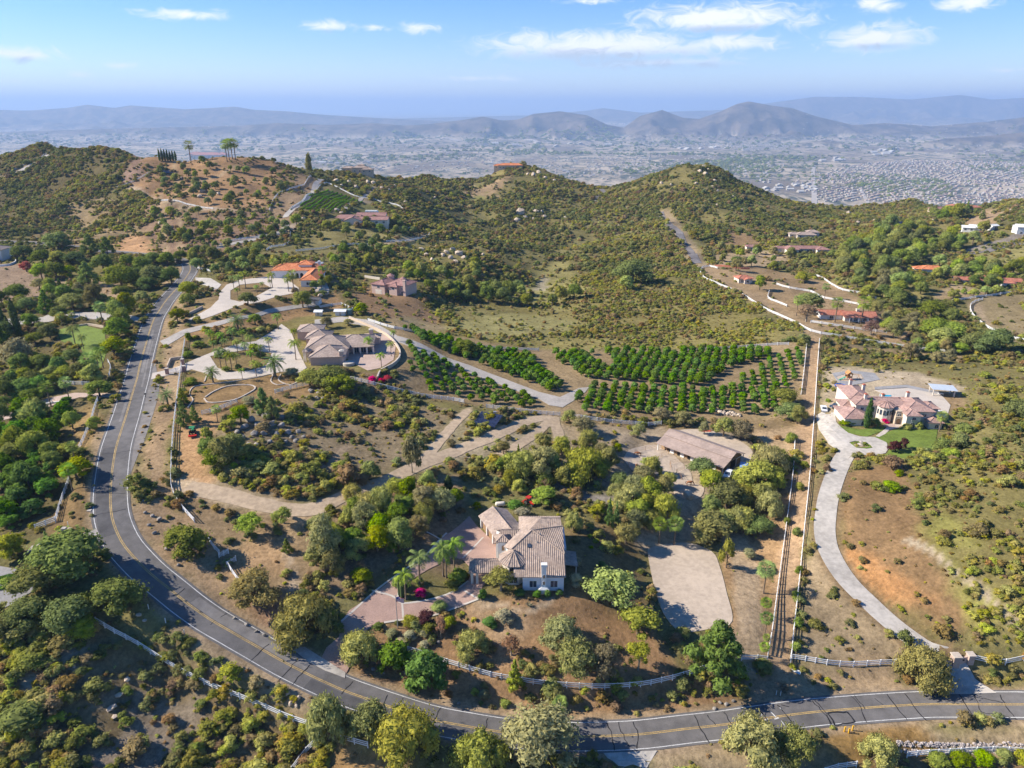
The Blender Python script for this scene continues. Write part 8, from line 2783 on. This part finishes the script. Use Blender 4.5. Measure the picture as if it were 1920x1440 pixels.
M_PW = mat('orange_wood',(.50,.24,.09),.8,.2,3)
for x in (-1.2,1.2):
    for y in (-1.2,1.2):
        MB().box(x - .12, x + .12, y - .12, y + .12,-.3,3.6).build('post', M_PW, t)
MB().box(-1.4,1.4,-1.4,1.4,1.5,1.65).build('deck', M_PW, t)
for y in (-1.3,1.3):
    MB().box(-1.3,1.3, y - .05, y + .05,1.65,2.4).build('railing', M_PW, t)
MB().add([(-1.6,-1.6,3.5),(1.6,-1.6,3.5),(1.6,1.6,3.5),(-1.6,1.6,3.5),(0,-1.6,4.9),(0,1.6,4.9)],[(0,3,5,4),(2,1,4,5),(1,0,4),(3,2,5),(3,2,1,0)]).build('roof', M_PW, t)
sl = MB()
for k in range(5):
    f0, f1 = k / 5,(k + 1) / 5
    zz = lambda f: 1.6 * (1 - f) ** 1.3 + .15
    sl.bar(V3(-1.4 - 3.2 * f0,0, zz(f0)), V3(-1.4 - 3.2 * f1,0, zz(f1)),.9,.12)
sl.build('slide', mat('slide_green',(.02,.33,.20),.4,.05,1), t)
MB().bar(V3(1.3,0,2.7), V3(5.2,0,2.7),.14,.14).build('swing_beam', M_PW, t)
for sg in (-1,1):
    MB().bar(V3(5.2,0,2.7), V3(5.2, sg * 1.4,0),.12,.12).build('beam_leg', M_PW, t)
for x in (2.6,3.9):
    MB().box(x - .25, x + .25,-.12,.12,.5,.56).tube((x - .22,0,.56),(x - .22,0,2.65),.015,.015,4).tube((x + .22,0,.56),(x + .22,0,2.65),.015,.015,4).build('swing', mat('swing_teal',(.05,.35,.38),.5,.05,1), t)
t = thing('fountain','small stone fountain in the flower bed of the turning circle','fountain', at(1613,835.5))
MB().lathe((0,0,.2),[(.9,0),(1.0,.3),(.2,.35),(.16,1.0),(.55,1.1),(.6,1.2),(.1,1.25),(.08,1.7)],12).build('basin', M_STONE, t)
for (x, y) in [(1604,833),(1607,838),(1619,838),(1624,837),(1622,833)]:
    plant_px('bushy', x - 4, y - 5, x + 4, y, 'small yellow flower clump in the turning circle bed','flower clumps of the turning circle')

# ------------------------------------------------------------------ flagpole with flag
fp = at(746,1178)
t = thing('flagpole','tall pole with a small striped flag below the brick drive','flagpole', fp)
hp = 8.9
MB().tube((0,0,-.4),(0,0, hp),.11,.06,8).build('pole', M_STEEL, t)
MB().lathe((0,0, hp),[(.03,0),(.12,.1),(.03,.22)],8).build('ball', M_STEEL, t)
RED, WHI, BLU = mat('flag_red',(.55,.03,.05),.8,.05,1), mat('flag_white',(.82,.82,.82),.8,.05,1), mat('flag_blue',(.02,.05,.30),.8,.05,1)
fl = bpy.data.objects.new('flag', None); fl.location = (.1,0, hp - 1.7); link(fl, t)
FW, FH = 1.9,1.3

def flag_piece(u0, u1, v0, v1, m, nm, off=0.0):
    mb = MB(); n = 6
    for k in range(n):
        a, b = u0 + (u1 - u0) * k / n, u0 + (u1 - u0) * (k + 1) / n
        f = lambda u, v: (u * .92,.16 * math.sin(u * 3.2) + off, v - .22 * u * u * .35)
        g = lambda u, v: (u * .92,.16 * math.sin(u * 3.2) + off + .02, v - .22 * u * u * .35)
        q = [f(a, v0), f(b, v0), f(b, v1), f(a, v1), g(a, v0), g(b, v0), g(b, v1), g(a, v1)]
        mb.add(q, [(0,1,2,3),(7,6,5,4),(0,4,5,1),(2,6,7,3)])
    mb.build(nm, m, fl)

for k in range(13):
    flag_piece(0, FW, FH * k / 13, FH * (k + 1) / 13, RED if k % 2 == 0 else WHI, 'stripe')
flag_piece(0, FW * .42, FH * 6 / 13, FH, BLU, 'canton',-.012)

# ------------------------------------------------------------------ roadside bits
for i, (x, y) in enumerate([(1583,1372),(1591,1375),(1598,1370)]):
    t = thing('marker_post','yellow marker post beside the lower road, %s' % ['left one','front one','right one'][i],'post', at(x, y))
    MB().box(-.11,.11,-.11,.11,-.3,1.25).build('shaft', mat('marker_yellow',(.75,.42,.03),.6,.1,1), t)
    MB().box(-.14,.14,-.14,.14,1.25,1.33).build('cap', MATS['marker_yellow'], t)
for i, (x, y) in enumerate([(1455,1303),(1463,1304)]):
    t = thing('marker_post','white marker stake beside the dirt lane mouth, %s' % ['left one','right one'][i],'post', at(x, y))
    MB().box(-.07,.07,-.05,.05,-.2,1.1).build('shaft', M_FRAME, t); MB().box(-.07,.07,-.052,.052,1.1,1.3).build('band', M_STEEL, t)
for i, (x, y) in enumerate([(279,1142),(311,1168),(346,1190)]):
    t = thing('marker_post','pale roadside marker on the shaded verge, %s' % ['upper','middle','lower'][i],'post', at(x, y))
    MB().box(-.06,.06,-.05,.05,-.2,1.2).build('shaft', M_FRAME, t); MB().box(-.07,.07,-.06,.06,1.2,1.3).build('cap', M_FRAME, t)
t = thing('mailbox','mailbox on a post beside the upper road','mailbox', at(273,745))
MB().box(-.06,.06,-.06,.06,-.2,1.1).build('post', M_DARK, t); MB().box(-.2,.2,-.35,.35,1.1,1.45).build('box', M_DARK, t)
t = thing('utility_box','pale utility cabinets beside the shaded entrance','box', at(126,996))
MB().box(-1.2,-.1,-.5,.5,-.2,1.0).build('cabinet', M_CONC, t); MB().box(.2,1.2,-.4,.4,-.2,.8).build('cabinet', W_TAN, t); MB().tube((0,.9,-.2),(0,.9,2.2),.07,.07,6).build('pipe', M_FRAME, t)
t = thing('utility_pad','white utility lid on the left road verge','box', at(168,957))
MB().box(-.5,.5,-.4,.4,-.1,.16).build('lid', M_CONC, t); MB().box(-.6,.6,-.5,.5,-.15,.08).build('rim', M_CONC2, t)
t = thing('fallen_board','pale boards lying beside the fenced lane','board', at(1491,1259), R(-40))
for k in range(3):
    MB().box(-1.5,1.2,-.4 + k * .35,-.12 + k * .35,.05 + .04 * k, .12 + .04 * k).build('plank', M_FRAME, t)
t = thing('stone_bench','two white benches right of the big tiled house','bench', at(1758,774), R(-6))
for y in (-.8,.8):
    MB().box(-1.9,1.9, y - .3, y + .3,.35,.5).build('seat', M_FRAME, t)
    for x in (-1.4,1.4):
        MB().box(x - .12, x + .12, y - .25, y + .25,-.1,.35).build('leg', M_FRAME, t)
t = thing('tall_cactus','columnar cactus clump in the brick drive island','cactus', at(752,1118))
M_CAC = mat('cactus_green',(.10,.14,.05),.8,.2,4)
for (x, y, h) in ((0,0,5.2),(.5,.3,4.4),(-.5,.2,3.8),(.2,-.4,3.2)):
    MB().lathe((x, y, 0),[(.2,-.2),(.24,.4),(.24, h - .4),(.16, h - .1),(.02, h)],9).build('stem', M_CAC, t)
t = thing('agave','spiky agave beside the garden path of the main house','agave', at(991,1136))
for k in range(16):
    a = 2.399 * k; e = .35 + .7 * (k / 16)
    d = V3(math.cos(a) * math.cos(e), math.sin(a) * math.cos(e), math.sin(e)); s_ = V3(-math.sin(a), math.cos(a),0)
    MB().add([V3(0,0,.05) + s_ * .1, V3(0,0,.05) - s_ * .1, d * .7 - s_ * .09, d * 1.25, d * .7 + s_ * .09],[(0,1,2,3,4)]).build('leaf', LM['grey'], t)
# clipped hedge beside the bank, right of the house
for i, (x, y) in enumerate([(1128,1062),(1134,1068),(1139,1074),(1145,1080)]):
    plant_px('hedge', x - 9, y - 12, x + 9, y + 3,'clipped hedge block on the bank right of the main house','hedge blocks right of the main house')
for (x, y, w) in [(1106,1010,12),(1118,1020,14),(1150,1030,12),(1108,1030,10)]:
    plant_px('bushb', x - w / 2, y - w * .8, x + w / 2, y, 'small round shrub on the bank beside the hedge','bank shrubs right of the main house')
# ring hedge on the gravel turning circle, lower left
g_ = [(0,1085),(18,1080),(34,1083),(36,1092),(22,1100),(2,1103),(-12,1097)]
for i, (x, y) in enumerate(spline([Vector(q) for q in g_ + [g_[0]]],6)[:-1]):
    plant_px('hedge', x - 6, y - 5, x + 6, y + 4,'clipped hedge piece of the ring on the gravel drive','ring hedge of the gravel drive')
plant_px('bush',0,1083,24,1098,'round bush inside the ring hedge on the gravel drive')
# sprinkler lawn edge vehicles on the pink drive: low white planters
for i, (x, y) in enumerate([(12,773),(58,757),(42,775),(98,757)]):
    t = thing('planter_wall','low white planter wall beside the pink drive, %s' % ['first from the left edge','by the far side palms','on the near side','beside the palm trunk'][i],'planter', at(x, y), R(25))
    MB().box(-2.2,2.2,-.3,.3,-.2,.55).build('wall_panel', W_WHITE, t)
    MB().lathe((0,0,.55),[(.25,0),(.3,.25),(.1,.4),(.22,.8),(.05,1.0)],8).build('statue', W_WHITE, t)
# garden statues and wall by the left lawn
for i, (x, y) in enumerate([(150,597),(162,598),(183,600)]):
    t = thing('garden_statue','white statue beside the left estate drive, %s' % ['left','middle','right'][i],'statue', at(x, y))
    MB().box(-.5,.5,-.5,.5,-.2,.6).build('plinth', W_WHITE, t)
    MB().lathe((0,0,.6),[(.3,0),(.4,.5),(.2,1.0),(.25,1.2),(.05,1.5)],9).build('figure', W_WHITE, t)
wall_run([(150,612),(165,610),(180,612),(195,615)],.9,.5, W_TAN, 'tan terrace wall above the left lawn')

# ------------------------------------------------------------------ hillside vineyard: each vine row on its own
vy = wpoly([(556,392),(612,350),(682,378),(640,398),(590,402)])
c0 = sum(vy, Vector()) / len(vy)
dirv = (at(640,375) - at(580,395)); dirv.z = 0; dirv.normalize(); nv = V3(-dirv.y, dirv.x, 0)
for k in range(-14,15):
    o0 = c0 + nv * (k * 4.2)
    us = np.arange(-60,60,2.0)
    X = o0.x + dirv.x * us; Y = o0.y + dirv.y * us
    ins = poly_sdf(vy, X, Y) < -1
    if ins.sum() < 5:
        continue
    u0, u1 = us[ins].min(), us[ins].max()
    cl = []
    n = int((u1 - u0) / 1.6)
    p0 = V3(o0.x + dirv.x * u0, o0.y + dirv.y * u0,0); p0.z = float(gz(p0.x, p0.y))
    for j in range(n):
        q = o0 + dirv * (u0 + (u1 - u0) * j / n)
        z = float(gz(q.x, q.y))
        cl.append(((q.x - p0.x, q.y - p0.y, z - p0.z + .8),(1.1,.8,.75)))
    o = obj('vine_row', foliage('vine_row', cl, 14 * n, .6, LM['citrus'],700 + k, .7), None, p0)
    tag(o, 'green vine row on the fenced hillside vineyard','vine row','vine rows of the hillside vineyard')
# palms and tall trees along the left hilltop
for i, (x, y) in enumerate([(343,300),(352,302),(358,303),(430,300),(436,298),(442,300),(426,303)]):
    plant_at('fan', at(x, y),8,19,'tall palm beside the hilltop villa','palms of the hilltop villa')
for i, x in enumerate(range(300,345,5)):
    plant_at('cypress', at(x, 302),2.6,9 + 3 * random.random(),'dark cypress in the row left of the hilltop villa','cypress row of the hilltop villa')
plant_at('eucalyptus', at(581,332),9,22,'lone tall wispy tree on the ridge left of the tan villa')
plant_at('fan', at(709,328),6,11,'lone palm right of the tan ridge villa')
plant_at('conifer', at(1811,402),7,15,'dark conifer between the skyline houses on the right')
# ------------------------------------------------------------------ haze: the air itself
def build_haze():
    me = MB().box(-75000,75000,-400,74000, VALLEY - 160, HAZE_TOP)
    m = bpy.data.materials.new('haze')
    m.use_nodes = True
    w = NT(m.node_tree)
    pv = w.n('ShaderNodeVolumePrincipled')
    pv.inputs['Color'].default_value = (*HAZE_COLOR, 1)
    pv.inputs['Density'].default_value = HAZE_DENSITY
    pv.inputs['Anisotropy'].default_value = 0.1
    w.n('ShaderNodeOutputMaterial', i_Volume=pv.outputs[0])
    tag(me.build('haze', m),'pale blue summer haze lying over the valley','haze', None, 'stuff')

HAZE_TOP, HAZE_DENSITY, HAZE_COLOR = 680.0,6.6e-5,(.38,.545,.84)
build_haze()
